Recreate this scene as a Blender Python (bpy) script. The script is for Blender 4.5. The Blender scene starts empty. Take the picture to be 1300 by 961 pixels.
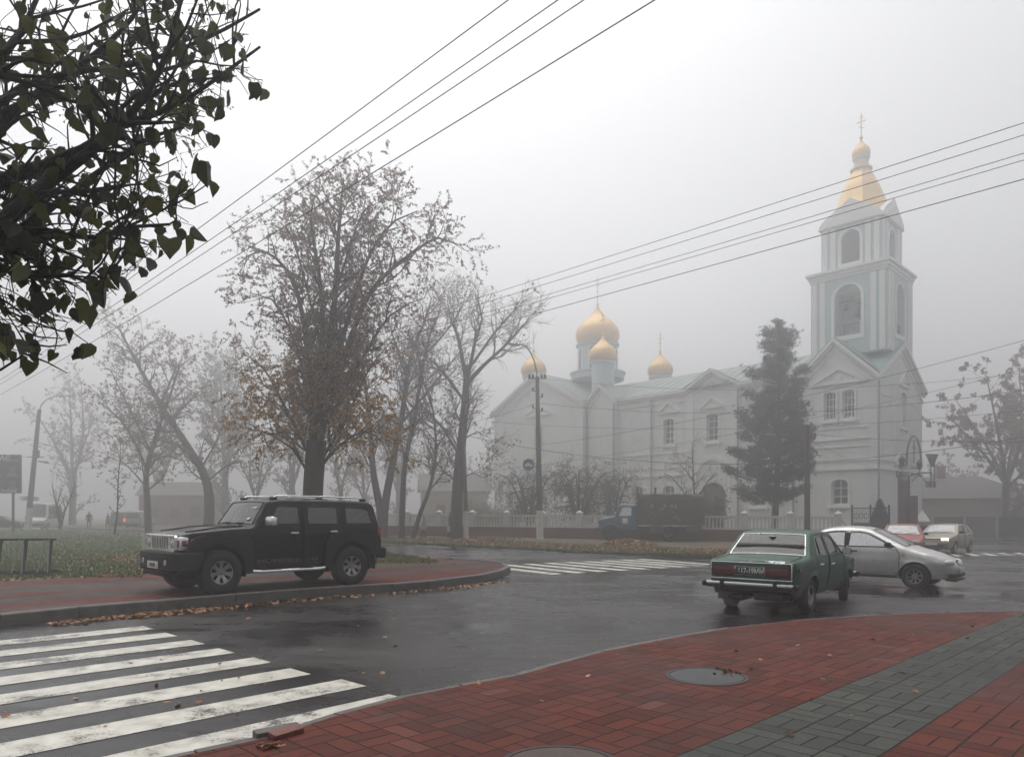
import bpy, bmesh, math, random
from mathutils import Vector, Matrix, geometry
V = Vector
PI = math.pi
R = math.radians
sc = bpy.context.scene
col = sc.collection

# ------------------------------------------------------------------ camera, sky, sun, exposure
CAMZ, FPX, U0, V0, TILT = 1.65, 920.0, 650.0, 655.0, 0.006
cam_d = bpy.data.cameras.new("camera")
cam = bpy.data.objects.new("camera", cam_d)
col.objects.link(cam)
cam.location = (0, 0, CAMZ)
cam.rotation_euler = (R(90), 0, 0)
cam_d.sensor_width = 36
cam_d.lens = 36 * FPX / 1300
cam_d.shift_y = (V0 - 480.5) / 1300
cam_d.clip_start = 0.05
cam_d.clip_end = 2000
sc.camera = cam

SUN_EL, SUN_AZ = 70, 334
world = bpy.data.worlds.new("World")
sc.world = world
world.use_nodes = True
wn = world.node_tree
wn.nodes.clear()
sky = wn.nodes.new("ShaderNodeTexSky")
sky.sky_type = 'NISHITA'
sky.sun_disc = False
sky.sun_elevation = R(SUN_EL)
sky.sun_rotation = R(SUN_AZ)
sky.air_density = 1.0
sky.dust_density = 6.0
sky.ozone_density = 1.0
hs = wn.nodes.new("ShaderNodeHueSaturation")
hs.inputs["Saturation"].default_value = 0.10
bg = wn.nodes.new("ShaderNodeBackground")
bg.inputs["Strength"].default_value = 0.13
wo = wn.nodes.new("ShaderNodeOutputWorld")
wn.links.new(sky.outputs[0], hs.inputs["Color"])
cap = wn.nodes.new("ShaderNodeVectorMath")      # thick cloud: no bright patch round the hidden sun
cap.operation = 'MINIMUM'
cap.inputs[1].default_value = (6, 6, 6)
wn.links.new(hs.outputs[0], cap.inputs[0])
wn.links.new(cap.outputs[0], bg.inputs["Color"])
wn.links.new(bg.outputs[0], wo.inputs["Surface"])

sun_d = bpy.data.lights.new("sun", 'SUN')
sun_d.energy = 1.4
sun_d.angle = R(60)
sun_d.color = (1.0, 0.98, 0.95)
sun = bpy.data.objects.new("sun", sun_d)
col.objects.link(sun)
sun.rotation_euler = (R(90 - SUN_EL), 0, R(180 - SUN_AZ))

sc.view_settings.view_transform = 'Standard'
sc.view_settings.look = 'None'
sc.view_settings.exposure = 0.48
sc.view_settings.gamma = 1.0
sc.view_settings.use_curve_mapping = False
HAZE = 0.0096
sc.render.engine = 'CYCLES'
cy = sc.cycles
cy.use_denoising = True
cy.max_bounces = 8
cy.diffuse_bounces = 3
cy.glossy_bounces = 3
cy.transmission_bounces = 4
cy.transparent_max_bounces = 12
cy.volume_bounces = 2
cy.caustics_reflective = False
cy.caustics_refractive = False
cy.sample_clamp_indirect = 6


# ------------------------------------------------------------------ helpers
def gz(x):
    return -TILT * x


def gp(u, v, h=0.0):
    """the spot on the gently sloping ground seen at photo pixel (u, v)"""
    a, b = (u - U0) / FPX, (v - V0) / FPX
    Y = (CAMZ - h) / (b - TILT * a)
    return V((a * Y, Y, gz(a * Y) + h))


def at(u, v, Y):
    return V(((u - U0) / FPX * Y, Y, CAMZ - (v - V0) / FPX * Y))


def gr(u, Y, h=0.0):
    x = (u - U0) / FPX * Y
    return V((x, Y, gz(x) + h))


def cdt(loops, extra=()):
    """triangulate loops[0] with the other loops marked; -> verts, [(tri, [loop ids])]"""
    vs, fs = [], []
    for lp in loops:
        q = [V((p[0], p[1])) for p in lp]
        if sum(a.x * b.y - b.x * a.y for a, b in zip(q, q[1:] + q[:1])) < 0:
            q.reverse()
        fs.append(list(range(len(vs), len(vs) + len(q))))
        vs += q
    vs += [V((p[0], p[1])) for p in extra]
    ov, oe, of, _, _, orig = geometry.delaunay_2d_cdt(vs, [], fs, 0, 1e-5, True)
    return ov, [(f, o) for f, o in zip(of, orig)]


class MB:
    def __init__(s):
        s.v, s.f, s.m = [], [], []

    def add(s, vs, fs, mi=0):
        o = len(s.v)
        s.v += [tuple(p) for p in vs]
        s.f += [tuple(i + o for i in f) for f in fs]
        s.m += [mi] * len(fs)

    def box(s, c, size, rot=None, mi=0, bev=0.0):
        hx, hy, hz = size[0] / 2, size[1] / 2, size[2] / 2
        if bev > 0:
            bm = bmesh.new()
            bmesh.ops.create_cube(bm, size=1)
            for q in bm.verts:
                q.co = (q.co.x * size[0], q.co.y * size[1], q.co.z * size[2])
            bmesh.ops.bevel(bm, geom=bm.edges[:], offset=min(bev, min(size) * .45), segments=2, affect='EDGES', profile=.5)
            bm.verts.index_update()
            vs = [q.co.copy() for q in bm.verts]
            fs = [[q.index for q in f.verts] for f in bm.faces]
            bm.free()
        else:
            vs = [V((x, y, z)) for x in (-hx, hx) for y in (-hy, hy) for z in (-hz, hz)]
            fs = [(0, 1, 3, 2), (4, 6, 7, 5), (0, 4, 5, 1), (2, 3, 7, 6), (0, 2, 6, 4), (1, 5, 7, 3)]
        if rot is not None:
            vs = [rot @ q for q in vs]
        c = V(c)
        s.add([q + c for q in vs], fs, mi)

    def tube(s, pts, rad, n=8, mi=0, cap=True):
        pts = [V(p) for p in pts]
        if not hasattr(rad, '__len__'):
            rad = [rad] * len(pts)
        k = len(pts)
        ref = None
        vs = []
        for i in range(k):
            t = (pts[min(i + 1, k - 1)] - pts[max(i - 1, 0)])
            if t.length < 1e-9:
                t = V((0, 0, 1))
            t.normalize()
            if ref is None:
                ref = V((1, 0, 0)) if abs(t.x) < .8 else V((0, 1, 0))
            a = (ref - t * ref.dot(t))
            if a.length < 1e-6:
                a = t.orthogonal()
            a.normalize()
            ref = a
            b = t.cross(a)
            for j in range(n):
                w = 2 * PI * j / n
                vs.append(pts[i] + (a * math.cos(w) + b * math.sin(w)) * rad[i])
        fs = [(i * n + j, i * n + (j + 1) % n, (i + 1) * n + (j + 1) % n, (i + 1) * n + j) for i in range(k - 1) for j in range(n)]
        if cap:
            fs.append(tuple(range(n - 1, -1, -1)))
            fs.append(tuple((k - 1) * n + j for j in range(n)))
        s.add(vs, fs, mi)

    def lathe(s, prof, n=24, M=None, mi=0, cap=True):
        vs, fs = [], []
        for r, z in prof:
            for j in range(n):
                w = 2 * PI * j / n
                vs.append(V((r * math.cos(w), r * math.sin(w), z)))
        for i in range(len(prof) - 1):
            for j in range(n):
                fs.append((i * n + j, i * n + (j + 1) % n, (i + 1) * n + (j + 1) % n, (i + 1) * n + j))
        if cap:
            if prof[0][0] > 1e-4:
                fs.append(tuple(range(n - 1, -1, -1)))
            if prof[-1][0] > 1e-4:
                fs.append(tuple((len(prof) - 1) * n + j for j in range(n)))
        if M is not None:
            vs = [M @ q for q in vs]
        s.add(vs, fs, mi)

    def plate(s, outer, holes, thick, M, mi=0, mi_side=None):
        """a slab cut from outline `outer` (2d) with holes; M maps (a, b, depth) to space"""
        loops = [outer] + list(holes)
        vs, tris = cdt(loops)
        n = len(vs)
        front = [M @ V((p.x, p.y, 0)) for p in vs]
        back = [M @ V((p.x, p.y, thick)) for p in vs]
        fs = []
        edge = {}
        for f, o in tris:
            if 0 not in o or any(k > 0 for k in o):
                continue
            fs.append(tuple(reversed(f)))
            fs.append(tuple(i + n for i in f))
            for i in range(len(f)):
                e = (f[i], f[(i + 1) % len(f)])
                edge[e] = 1
        side = [(a, b, b + n, a + n) for a, b in edge if (b, a) not in edge]
        o = len(s.v)
        s.v += [tuple(p) for p in front + back]
        s.f += [tuple(i + o for i in f) for f in fs + side]
        s.m += [mi] * len(fs) + [mi if mi_side is None else mi_side] * len(side)

    def flat(s, poly, mi=0):
        """one flat (possibly concave) polygon of 3d points lying near horizontal"""
        vs, tris = cdt([[(p[0], p[1]) for p in poly]])
        fs = [f for f, o in tris if o]
        s.add([(p.x, p.y, gz(p.x) + poly[0][2] - gz(poly[0][0])) for p in vs], fs, mi)

    def build(s, name, mats, parent=None, smooth=40, loc=None, fix=True):
        me = bpy.data.meshes.new(name)
        vs = s.v
        if loc is not None:
            vs = [(p[0] - loc[0], p[1] - loc[1], p[2] - loc[2]) for p in vs]
        me.from_pydata(vs, [], s.f)
        if not isinstance(mats, (list, tuple)):
            mats = [mats]
        for m in mats:
            me.materials.append(m)
        me.polygons.foreach_set("material_index", s.m)
        me.validate()
        if fix and len(me.polygons) < 60000:
            bm = bmesh.new()
            bm.from_mesh(me)
            bmesh.ops.recalc_face_normals(bm, faces=bm.faces[:])
            bm.to_mesh(me)
            bm.free()
        if smooth:
            me.shade_smooth()
            me.set_sharp_from_angle(angle=R(smooth))
        me.update()
        o = bpy.data.objects.new(name, me)
        col.objects.link(o)
        if parent is not None:
            o.parent = parent
        if loc is not None:
            o.location = loc
        return o


def tag(o, label=None, cat=None, group=None, kind=None):
    if label:
        o["label"] = label
    if cat:
        o["category"] = cat
    if group:
        o["group"] = group
    if kind:
        o["kind"] = kind
    return o


def thing(name, label, cat, loc=(0, 0, 0), rz=0.0, group=None):
    o = bpy.data.objects.new(name, None)
    o.empty_display_size = .2
    col.objects.link(o)
    o.location = loc
    o.rotation_euler = (0, 0, rz)
    return tag(o, label, cat, group)


def kids(o):
    return [c for c in bpy.data.objects if c.parent == o]


def copy_tree(o, parent=None, loc=None, rz=None, label=None):
    c = o.copy()
    col.objects.link(c)
    if parent is not None:
        c.parent = parent
    for ch in list(o.children):
        copy_tree(ch, c)
    if loc is not None:
        c.location = loc
    if rz is not None:
        c.rotation_euler = (0, 0, rz)
    if label:
        c["label"] = label
    return c


def text(name, body, size, mat, parent, loc, rot, extrude=.002, align='CENTER', sx=1.0, shear=0.0, bold=0.0):
    cu = bpy.data.curves.new(name, 'FONT')
    cu.body = body
    cu.size = size
    cu.extrude = extrude
    cu.align_x = align
    cu.align_y = 'CENTER'
    cu.shear = shear
    cu.offset = bold
    cu.materials.append(mat)
    tmp = bpy.data.objects.new(name, cu)
    col.objects.link(tmp)
    me = bpy.data.meshes.new_from_object(tmp.evaluated_get(bpy.context.evaluated_depsgraph_get()))
    bpy.data.objects.remove(tmp)
    o = bpy.data.objects.new(name, me)
    col.objects.link(o)
    o.parent = parent
    o.location = loc
    o.rotation_euler = rot
    o.scale = (sx, 1, 1)
    return o


# ------------------------------------------------------------------ materials
def nd(nt, t, ins=None, **props):
    n = nt.nodes.new(t)
    for k, v in props.items():
        setattr(n, k, v)
    for k, v in (ins or {}).items():
        if isinstance(v, bpy.types.NodeSocket):
            nt.links.new(v, n.inputs[k])
        else:
            n.inputs[k].default_value = v
    return n


def mth(nt, op, a, b=0.0, c=None):
    ins = {0: a, 1: b}
    if c is not None:
        ins[2] = c
    return nd(nt, "ShaderNodeMath", ins, operation=op).outputs[0]


def ramp(nt, fac, stops):
    n = nd(nt, "ShaderNodeValToRGB", {0: fac})
    el = n.color_ramp.elements
    while len(el) < len(stops):
        el.new(.5)
    for e, (p, c) in zip(el, stops):
        e.position = p
        e.color = (*c, 1) if len(c) == 3 else c
    return n.outputs[0]


def mixc(nt, fac, a, b, mode='MIX'):
    n = nd(nt, "ShaderNodeMix", data_type='RGBA', blend_type=mode)
    for k, v in ((0, fac), (6, a), (7, b)):
        if isinstance(v, bpy.types.NodeSocket):
            nt.links.new(v, n.inputs[k])
        else:
            n.inputs[k].default_value = v if k == 0 else (*v, 1)
    return n.outputs[2]


def new_mat(name):
    m = bpy.data.materials.new(name)
    m.use_nodes = True
    nt = m.node_tree
    return m, nt, nt.nodes["Principled BSDF"]


def mat(name, c, rough=.6, metal=0.0, var=.15, scale=3.0, bump=0.0, bscale=40.0, spec=.5, coat=0.0, c2=None, trans=0.0):
    m, nt, bs = new_mat(name)
    tc = nd(nt, "ShaderNodeTexCoord").outputs["Object"]
    nz = nd(nt, "ShaderNodeTexNoise", {"Vector": tc, "Scale": scale, "Detail": 6, "Roughness": .6}).outputs[0]
    a = tuple(max(0, q * (1 - var)) for q in c)
    b = c2 if c2 else tuple(min(1, q * (1 + var)) for q in c)
    cc = ramp(nt, nz, [(.3, a), (.7, b)])
    nt.links.new(cc, bs.inputs["Base Color"])
    bs.inputs["Metallic"].default_value = metal
    bs.inputs["Specular IOR Level"].default_value = spec
    nt.links.new(mth(nt, 'MULTIPLY_ADD', nz, rough * .5, rough * .75), bs.inputs["Roughness"])
    if coat:
        bs.inputs["Coat Weight"].default_value = coat
        bs.inputs["Coat Roughness"].default_value = .08
    if bump:
        n2 = nd(nt, "ShaderNodeTexNoise", {"Vector": tc, "Scale": bscale, "Detail": 4}).outputs[0]
        bp = nd(nt, "ShaderNodeBump", {"Height": n2, "Strength": bump, "Distance": .02})
        nt.links.new(bp.outputs[0], bs.inputs["Normal"])
    return m


def leaf_mat(name, c1, c2, trans=.42, rough=.5):
    m, nt, bs = new_mat(name)
    g = nd(nt, "ShaderNodeNewGeometry")
    cc = ramp(nt, g.outputs["Random Per Island"], [(0, c1), (1, c2)])
    nt.links.new(cc, bs.inputs["Base Color"])
    bs.inputs["Roughness"].default_value = rough
    tr = nd(nt, "ShaderNodeBsdfTranslucent", {"Color": cc})
    mx = nd(nt, "ShaderNodeMixShader", {0: trans, 1: bs.outputs[0], 2: tr.outputs[0]})
    nt.links.new(mx.outputs[0], nt.nodes["Material Output"].inputs[0])
    return m


def glass_mat(name, tint=(.25, .28, .28), op=.45, rough=.03):
    m, nt, bs = new_mat(name)
    nt.nodes.remove(bs)
    tr = nd(nt, "ShaderNodeBsdfTransparent", {"Color": (*tint, 1)})
    gl = nd(nt, "ShaderNodeBsdfGlossy", {"Color": (.95, .95, .95, 1), "Roughness": rough})
    fa = nd(nt, "ShaderNodeLayerWeight", {"Blend": .5}).outputs["Facing"]
    fac = mth(nt, 'MINIMUM', mth(nt, 'MULTIPLY_ADD', mth(nt, 'POWER', fa, 4.0), .9, op * .12 + .035), 1.0)
    mx = nd(nt, "ShaderNodeMixShader", {0: fac, 1: tr.outputs[0], 2: gl.outputs[0]})
    nt.links.new(mx.outputs[0], nt.nodes["Material Output"].inputs[0])
    return m


def emit_mat(name, c, s):
    m, nt, bs = new_mat(name)
    bs.inputs["Base Color"].default_value = (*c, 1)
    bs.inputs["Emission Color"].default_value = (*c, 1)
    bs.inputs["Emission Strength"].default_value = s
    return m


def asphalt_mat(name, wet=True):
    m, nt, bs = new_mat(name)
    tc = nd(nt, "ShaderNodeTexCoord").outputs["Object"]
    big = nd(nt, "ShaderNodeTexNoise", {"Vector": tc, "Scale": .22, "Detail": 5, "Roughness": .55, "Distortion": .6}).outputs[0]
    mid = nd(nt, "ShaderNodeTexNoise", {"Vector": tc, "Scale": 1.3, "Detail": 6, "Roughness": .65}).outputs[0]
    st = nd(nt, "ShaderNodeMapping", {"Vector": tc, "Rotation": (0, 0, R(-44)), "Scale": (.09, .9, 1)}).outputs[0]
    tracks = nd(nt, "ShaderNodeTexNoise", {"Vector": st, "Scale": 1.0, "Detail": 4, "Roughness": .55}).outputs[0]
    fine = nd(nt, "ShaderNodeTexNoise", {"Vector": tc, "Scale": 90, "Detail": 3, "Roughness": .7}).outputs[0]
    vor = nd(nt, "ShaderNodeTexVoronoi", {"Vector": tc, "Scale": 130}).outputs[0]
    k = mth(nt, 'ADD', mth(nt, 'MULTIPLY', big, .55), mth(nt, 'ADD', mth(nt, 'MULTIPLY', mid, .25), mth(nt, 'MULTIPLY', tracks, .35)))
    base = ramp(nt, k, [(.42, (.010, .010, .011)), (.58, (.022, .021, .021)), (.72, (.040, .037, .036))])
    agg = ramp(nt, fine, [(.35, (.45, .45, .45)), (.7, (1.6, 1.56, 1.52))])
    cc = mixc(nt, 1.0, base, agg, 'MULTIPLY')
    # cracks
    wv = nd(nt, "ShaderNodeTexVoronoi", {"Vector": nd(nt, "ShaderNodeVectorMath", {0: tc, 1: nd(nt, "ShaderNodeTexNoise", {"Vector": tc, "Scale": 2.0, "Detail": 4}).outputs[1]}, operation='ADD').outputs[0], "Scale": .23}, feature='DISTANCE_TO_EDGE').outputs[0]
    crack = ramp(nt, wv, [(.0, (.15, .15, .15)), (.004, (.3, .3, .3)), (.009, (1, 1, 1))])
    cc = mixc(nt, .95, cc, crack, 'MULTIPLY')
    nt.links.new(cc, bs.inputs["Base Color"])
    rg = ramp(nt, k, [(.40, (.025,) * 3), (.50, (.09,) * 3), (.60, (.28,) * 3), (.74, (.5,) * 3)])
    nt.links.new(mth(nt, 'ADD', rg, mth(nt, 'MULTIPLY', fine, .06)), bs.inputs["Roughness"])
    bst = ramp(nt, k, [(.44, (.0,) * 3), (.64, (.3,) * 3)])
    bp = nd(nt, "ShaderNodeBump", {"Height": mth(nt, 'ADD', fine, vor), "Distance": .006, "Strength": bst})
    nt.links.new(bp.outputs[0], bs.inputs["Normal"])
    bs.inputs["Specular IOR Level"].default_value = .30
    return m


def paving_mat(name, ang, unit, off, bands, red, grey, amp=1.0):
    """basket-weave blocks; rows run along `ang`; bands: [(lo, hi)] of the cross coordinate laid in grey"""
    m, nt, bs = new_mat(name)
    tc = nd(nt, "ShaderNodeTexCoord").outputs["Object"]
    wob = nd(nt, "ShaderNodeTexNoise", {"Vector": tc, "Scale": 1.1, "Detail": 2}).outputs[1]
    tcw = nd(nt, "ShaderNodeVectorMath", {0: tc, 1: nd(nt, "ShaderNodeVectorMath", {0: wob, 1: (.02, .02, 0)}, operation='MULTIPLY').outputs[0]}, operation='ADD').outputs[0]
    sp = nd(nt, "ShaderNodeSeparateXYZ", {0: nd(nt, "ShaderNodeMapping", {"Vector": tcw, "Rotation": (0, 0, -ang)}).outputs[0]})
    X = mth(nt, 'DIVIDE', sp.outputs[0], unit)
    Yc = mth(nt, 'DIVIDE', mth(nt, 'SUBTRACT', sp.outputs[1], off), unit)
    fx, fy = mth(nt, 'FLOOR', X), mth(nt, 'FLOOR', Yc)
    lx, ly = mth(nt, 'SUBTRACT', X, fx), mth(nt, 'SUBTRACT', Yc, fy)
    par = mth(nt, 'FLOORED_MODULO', mth(nt, 'ADD', fx, fy), 2.0)
    ip = mth(nt, 'SUBTRACT', 1.0, par)
    p = mth(nt, 'ADD', mth(nt, 'MULTIPLY', lx, par), mth(nt, 'MULTIPLY', ly, ip))
    q = mth(nt, 'MULTIPLY', mth(nt, 'ADD', mth(nt, 'MULTIPLY', ly, par), mth(nt, 'MULTIPLY', lx, ip)), 2.0)
    qi = mth(nt, 'FLOOR', q)
    ql = mth(nt, 'SUBTRACT', q, qi)
    d1 = mth(nt, 'MULTIPLY', mth(nt, 'MINIMUM', p, mth(nt, 'SUBTRACT', 1.0, p)), unit)
    d2 = mth(nt, 'MULTIPLY', mth(nt, 'MINIMUM', ql, mth(nt, 'SUBTRACT', 1.0, ql)), unit / 2)
    d = mth(nt, 'MINIMUM', d1, d2)
    idv = nd(nt, "ShaderNodeCombineXYZ", {0: fx, 1: fy, 2: qi}).outputs[0]
    wn_ = nd(nt, "ShaderNodeTexWhiteNoise", {"Vector": idv}).outputs[0]
    big = nd(nt, "ShaderNodeTexNoise", {"Vector": tc, "Scale": .5, "Detail": 5, "Roughness": .6}).outputs[0]
    fine = nd(nt, "ShaderNodeTexNoise", {"Vector": tc, "Scale": 70, "Detail": 4, "Roughness": .7}).outputs[0]
    mask = None
    Ym = sp.outputs[1]
    for lo, hi in bands:
        b = mth(nt, 'MULTIPLY', mth(nt, 'GREATER_THAN', Ym, lo), mth(nt, 'LESS_THAN', Ym, hi))
        mask = b if mask is None else mth(nt, 'MAXIMUM', mask, b)
    if mask is None:
        mask = 0.0
    red2, grey2 = tuple(x * .62 for x in red), tuple(x * .72 for x in grey)
    cr = ramp(nt, wn_, [(0, red2), (.55, red), (.96, tuple(x * 1.12 for x in red)), (1, tuple(x * 1.15 + .018 for x in red))])
    cg = ramp(nt, wn_, [(0, grey2), (1, tuple(x * 1.15 for x in grey))])
    cb = mixc(nt, mask, cr, cg)
    cb = mixc(nt, 1.0, cb, ramp(nt, fine, [(.3, (.72,) * 3), (.75, (1.22,) * 3)]), 'MULTIPLY')
    cb = mixc(nt, 1.0, cb, ramp(nt, big, [(.35, (.72, .74, .76)), (.65, (1.15,) * 3)]), 'MULTIPLY')
    sta = nd(nt, "ShaderNodeTexNoise", {"Vector": tc, "Scale": 1.7, "Detail": 7, "Roughness": .7}).outputs[0]
    cb = mixc(nt, nd(nt, "ShaderNodeMapRange", {"Value": sta, "From Min": .50, "From Max": .72, "To Max": .55}).outputs[0], cb, (.045, .034, .026))
    wid = mth(nt, 'MULTIPLY_ADD', big, .006, .0022)
    jm = nd(nt, "ShaderNodeMapRange", {"Value": d, "From Min": mth(nt, 'MULTIPLY', wid, .6), "From Max": mth(nt, 'MULTIPLY', wid, 1.8)}).outputs[0]
    cc = mixc(nt, jm, (.014, .012, .010), cb)
    nt.links.new(cc, bs.inputs["Base Color"])
    nt.links.new(nd(nt, "ShaderNodeMapRange", {"Value": big, "From Min": .35, "From Max": .65, "To Min": .52, "To Max": .78}).outputs[0], bs.inputs["Roughness"])
    bs.inputs["Specular IOR Level"].default_value = .13
    tilt_ = mth(nt, 'MULTIPLY', mth(nt, 'SUBTRACT', nd(nt, "ShaderNodeTexWhiteNoise", {"Vector": nd(nt, "ShaderNodeVectorMath", {0: idv, 1: (.5, .3, .7)}, operation='ADD').outputs[0]}).outputs[0], .5), mth(nt, 'ADD', mth(nt, 'SUBTRACT', p, .5), mth(nt, 'SUBTRACT', ql, .5)))
    hgt = mth(nt, 'ADD', mth(nt, 'ADD', mth(nt, 'MULTIPLY', jm, 1.0), mth(nt, 'MULTIPLY', tilt_, 1.6)), mth(nt, 'ADD', mth(nt, 'MULTIPLY', fine, .22), mth(nt, 'MULTIPLY', wn_, .35)))
    bp = nd(nt, "ShaderNodeBump", {"Height": hgt, "Distance": .008 * amp, "Strength": .7})
    nt.links.new(bp.outputs[0], bs.inputs["Normal"])
    return m


def paint_mat():
    """worn white road paint over asphalt"""
    m, nt, bs = new_mat("road_paint")
    tc = nd(nt, "ShaderNodeTexCoord").outputs["Object"]
    n1 = nd(nt, "ShaderNodeTexNoise", {"Vector": tc, "Scale": 38, "Detail": 6, "Roughness": .75}).outputs[0]
    n2 = nd(nt, "ShaderNodeTexNoise", {"Vector": tc, "Scale": .9, "Detail": 4}).outputs[0]
    n3 = nd(nt, "ShaderNodeTexNoise", {"Vector": tc, "Scale": 5, "Detail": 5}).outputs[0]
    k = mth(nt, 'ADD', n1, mth(nt, 'MULTIPLY_ADD', n2, 1.0, mth(nt, 'MULTIPLY_ADD', n3, .45, -.75)))
    wear = nd(nt, "ShaderNodeMapRange", {"Value": k, "From Min": .31, "From Max": .40}).outputs[0]
    pc = ramp(nt, n3, [(.3, (.40, .38, .33)), (.7, (.66, .64, .57))])
    cc = mixc(nt, wear, (.05, .048, .046), pc)
    nt.links.new(cc, bs.inputs["Base Color"])
    bs.inputs["Roughness"].default_value = .42
    bp = nd(nt, "ShaderNodeBump", {"Height": mth(nt, 'ADD', n1, wear), "Distance": .003, "Strength": .5})
    nt.links.new(bp.outputs[0], bs.inputs["Normal"])
    return m


def ground_mat(name, stops, scale=6.0):
    m, nt, bs = new_mat(name)
    tc = nd(nt, "ShaderNodeTexCoord").outputs["Object"]
    a = nd(nt, "ShaderNodeTexNoise", {"Vector": tc, "Scale": .35, "Detail": 5}).outputs[0]
    b = nd(nt, "ShaderNodeTexNoise", {"Vector": tc, "Scale": scale, "Detail": 8, "Roughness": .75}).outputs[0]
    k = mth(nt, 'ADD', mth(nt, 'MULTIPLY', a, .55), mth(nt, 'MULTIPLY', b, .45))
    nt.links.new(ramp(nt, k, stops), bs.inputs["Base Color"])
    bs.inputs["Roughness"].default_value = .85
    bp = nd(nt, "ShaderNodeBump", {"Height": b, "Distance": .08, "Strength": .8})
    nt.links.new(bp.outputs[0], bs.inputs["Normal"])
    return m


def grimy(m, amount=1.0):
    """splashed road mud on the lower body"""
    nt = m.node_tree
    bs = nt.nodes["Principled BSDF"]
    tc = nd(nt, "ShaderNodeTexCoord").outputs["Object"]
    z = nd(nt, "ShaderNodeSeparateXYZ", {0: tc}).outputs[2]
    n = nd(nt, "ShaderNodeTexNoise", {"Vector": tc, "Scale": 4.5, "Detail": 8, "Roughness": .7}).outputs[0]
    f = nd(nt, "ShaderNodeMapRange", {"Value": mth(nt, 'ADD', z, mth(nt, 'MULTIPLY', mth(nt, 'SUBTRACT', n, .5), .9)), "From Min": .30, "From Max": .85, "To Min": .75 * amount, "To Max": .04}).outputs[0]
    lk = bs.inputs["Base Color"].links[0].from_socket
    nt.links.new(mixc(nt, f, lk, (.055, .046, .037)), bs.inputs["Base Color"])
    lr = bs.inputs["Roughness"].links[0].from_socket
    nt.links.new(mth(nt, 'ADD', lr, mth(nt, 'MULTIPLY', f, .5)), bs.inputs["Roughness"])
    if bs.inputs["Coat Weight"].default_value:
        nt.links.new(mth(nt, 'MULTIPLY', bs.inputs["Coat Weight"].default_value, mth(nt, 'SUBTRACT', 1.0, f)), bs.inputs["Coat Weight"])


M_ = {}
M_['asphalt'] = asphalt_mat("wet_asphalt")
M_['kerb'] = mat("kerb_concrete", (.085, .08, .072), .55, var=.4, scale=6, bump=.3)
M_['paint'] = paint_mat()
M_['grass'] = ground_mat("lawn", [(.3, (.022, .040, .010)), (.5, (.048, .072, .018)), (.66, (.075, .080, .026)), (.8, (.11, .075, .035))])
M_['verge'] = ground_mat("leafy_verge", [(.3, (.035, .035, .015)), (.48, (.075, .06, .028)), (.6, (.13, .075, .032)), (.75, (.16, .11, .06))], 9)
M_['earth'] = ground_mat("earth", [(.3, (.05, .045, .035)), (.7, (.10, .085, .06))])
M_['black_paint'] = mat("black_paint", (.0022, .0022, .0025), .2, var=.1, coat=.10, spec=.25)
M_['black_plastic'] = mat("black_plastic", (.008, .008, .0085), .6, spec=.3)
M_['rubber'] = mat("rubber", (.012, .012, .012), .75, var=.3, scale=20)
M_['chrome'] = mat("chrome", (.88, .88, .88), .26, .7, var=.06)
M_['alloy'] = mat("alloy", (.34, .33, .32), .30, .9, var=.25, scale=12)
M_['green_paint'] = mat("green_paint", (.008, .060, .036), .38, var=.12, scale=2, coat=.12, spec=.35)
M_['silver_paint'] = mat("silver_paint", (.60, .60, .585), .30, .5, var=.05, coat=.3)
M_['red_paint'] = mat("faded_red_paint", (.30, .055, .05), .4, var=.1, coat=.2)
M_['beige_paint'] = mat("beige_paint", (.34, .31, .25), .32, .5, var=.06, coat=.3)
M_['white_paint'] = mat("white_paint", (.62, .62, .61), .45, var=.1)
M_['grey_paint'] = mat("grey_paint", (.30, .31, .32), .4, .3, var=.1)
M_['blue_paint'] = mat("truck_blue", (.045, .12, .175), .5, var=.2, scale=4)
M_['drab'] = mat("drab_panel", (.038, .040, .030), .8, var=.35, scale=2.2, bump=.5, bscale=6)
M_['glass_rear'] = glass_mat("rear_glass", (.20, .20, .195), .25, .05)
M_['glass_screen'] = glass_mat("screen_glass", (.30, .31, .31), 1.3, .12)
M_['dark'] = mat("dark_void", (.006, .006, .006), .9, spec=.1)
M_['seat'] = mat("seat_cloth", (.03, .028, .026), .9)
M_['glass_dark'] = glass_mat("tinted_glass", (.05, .055, .055), .7)
M_['glass_mid'] = glass_mat("windscreen_glass", (.45, .48, .47), .5)
M_['glass_frost'] = glass_mat("fogged_glass", (.45, .47, .47), 4.2, .2)
M_['lamp_glass'] = mat("lamp_glass", (.55, .55, .52), .12, .2, var=.1)
M_['red_lens'] = mat("red_lens", (.32, .01, .012), .2, var=.1, coat=.3)
M_['dull_red_lens'] = mat("dull_red_lens", (.10, .012, .010), .3, var=.3, scale=10)
M_['amber_lens'] = mat("amber_lens", (.75, .10, .01), .25, var=.08)
M_['brown_lens'] = mat("brown_lens", (.14, .03, .018), .25, var=.2)
M_['plate_white'] = mat("plate_white", (.55, .55, .52), .5, var=.12, scale=12)
M_['plate_black'] = mat("plate_black", (.01, .01, .01), .5)
M_['decal'] = mat("decal_grey", (.045, .042, .036), .5, var=.1)
M_['headlight_on'] = emit_mat("lit_headlight", (1.0, .74, .50), 3.5)
M_['tail_on'] = emit_mat("lit_tail_light", (1.0, .08, .05), 2.0)
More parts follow.
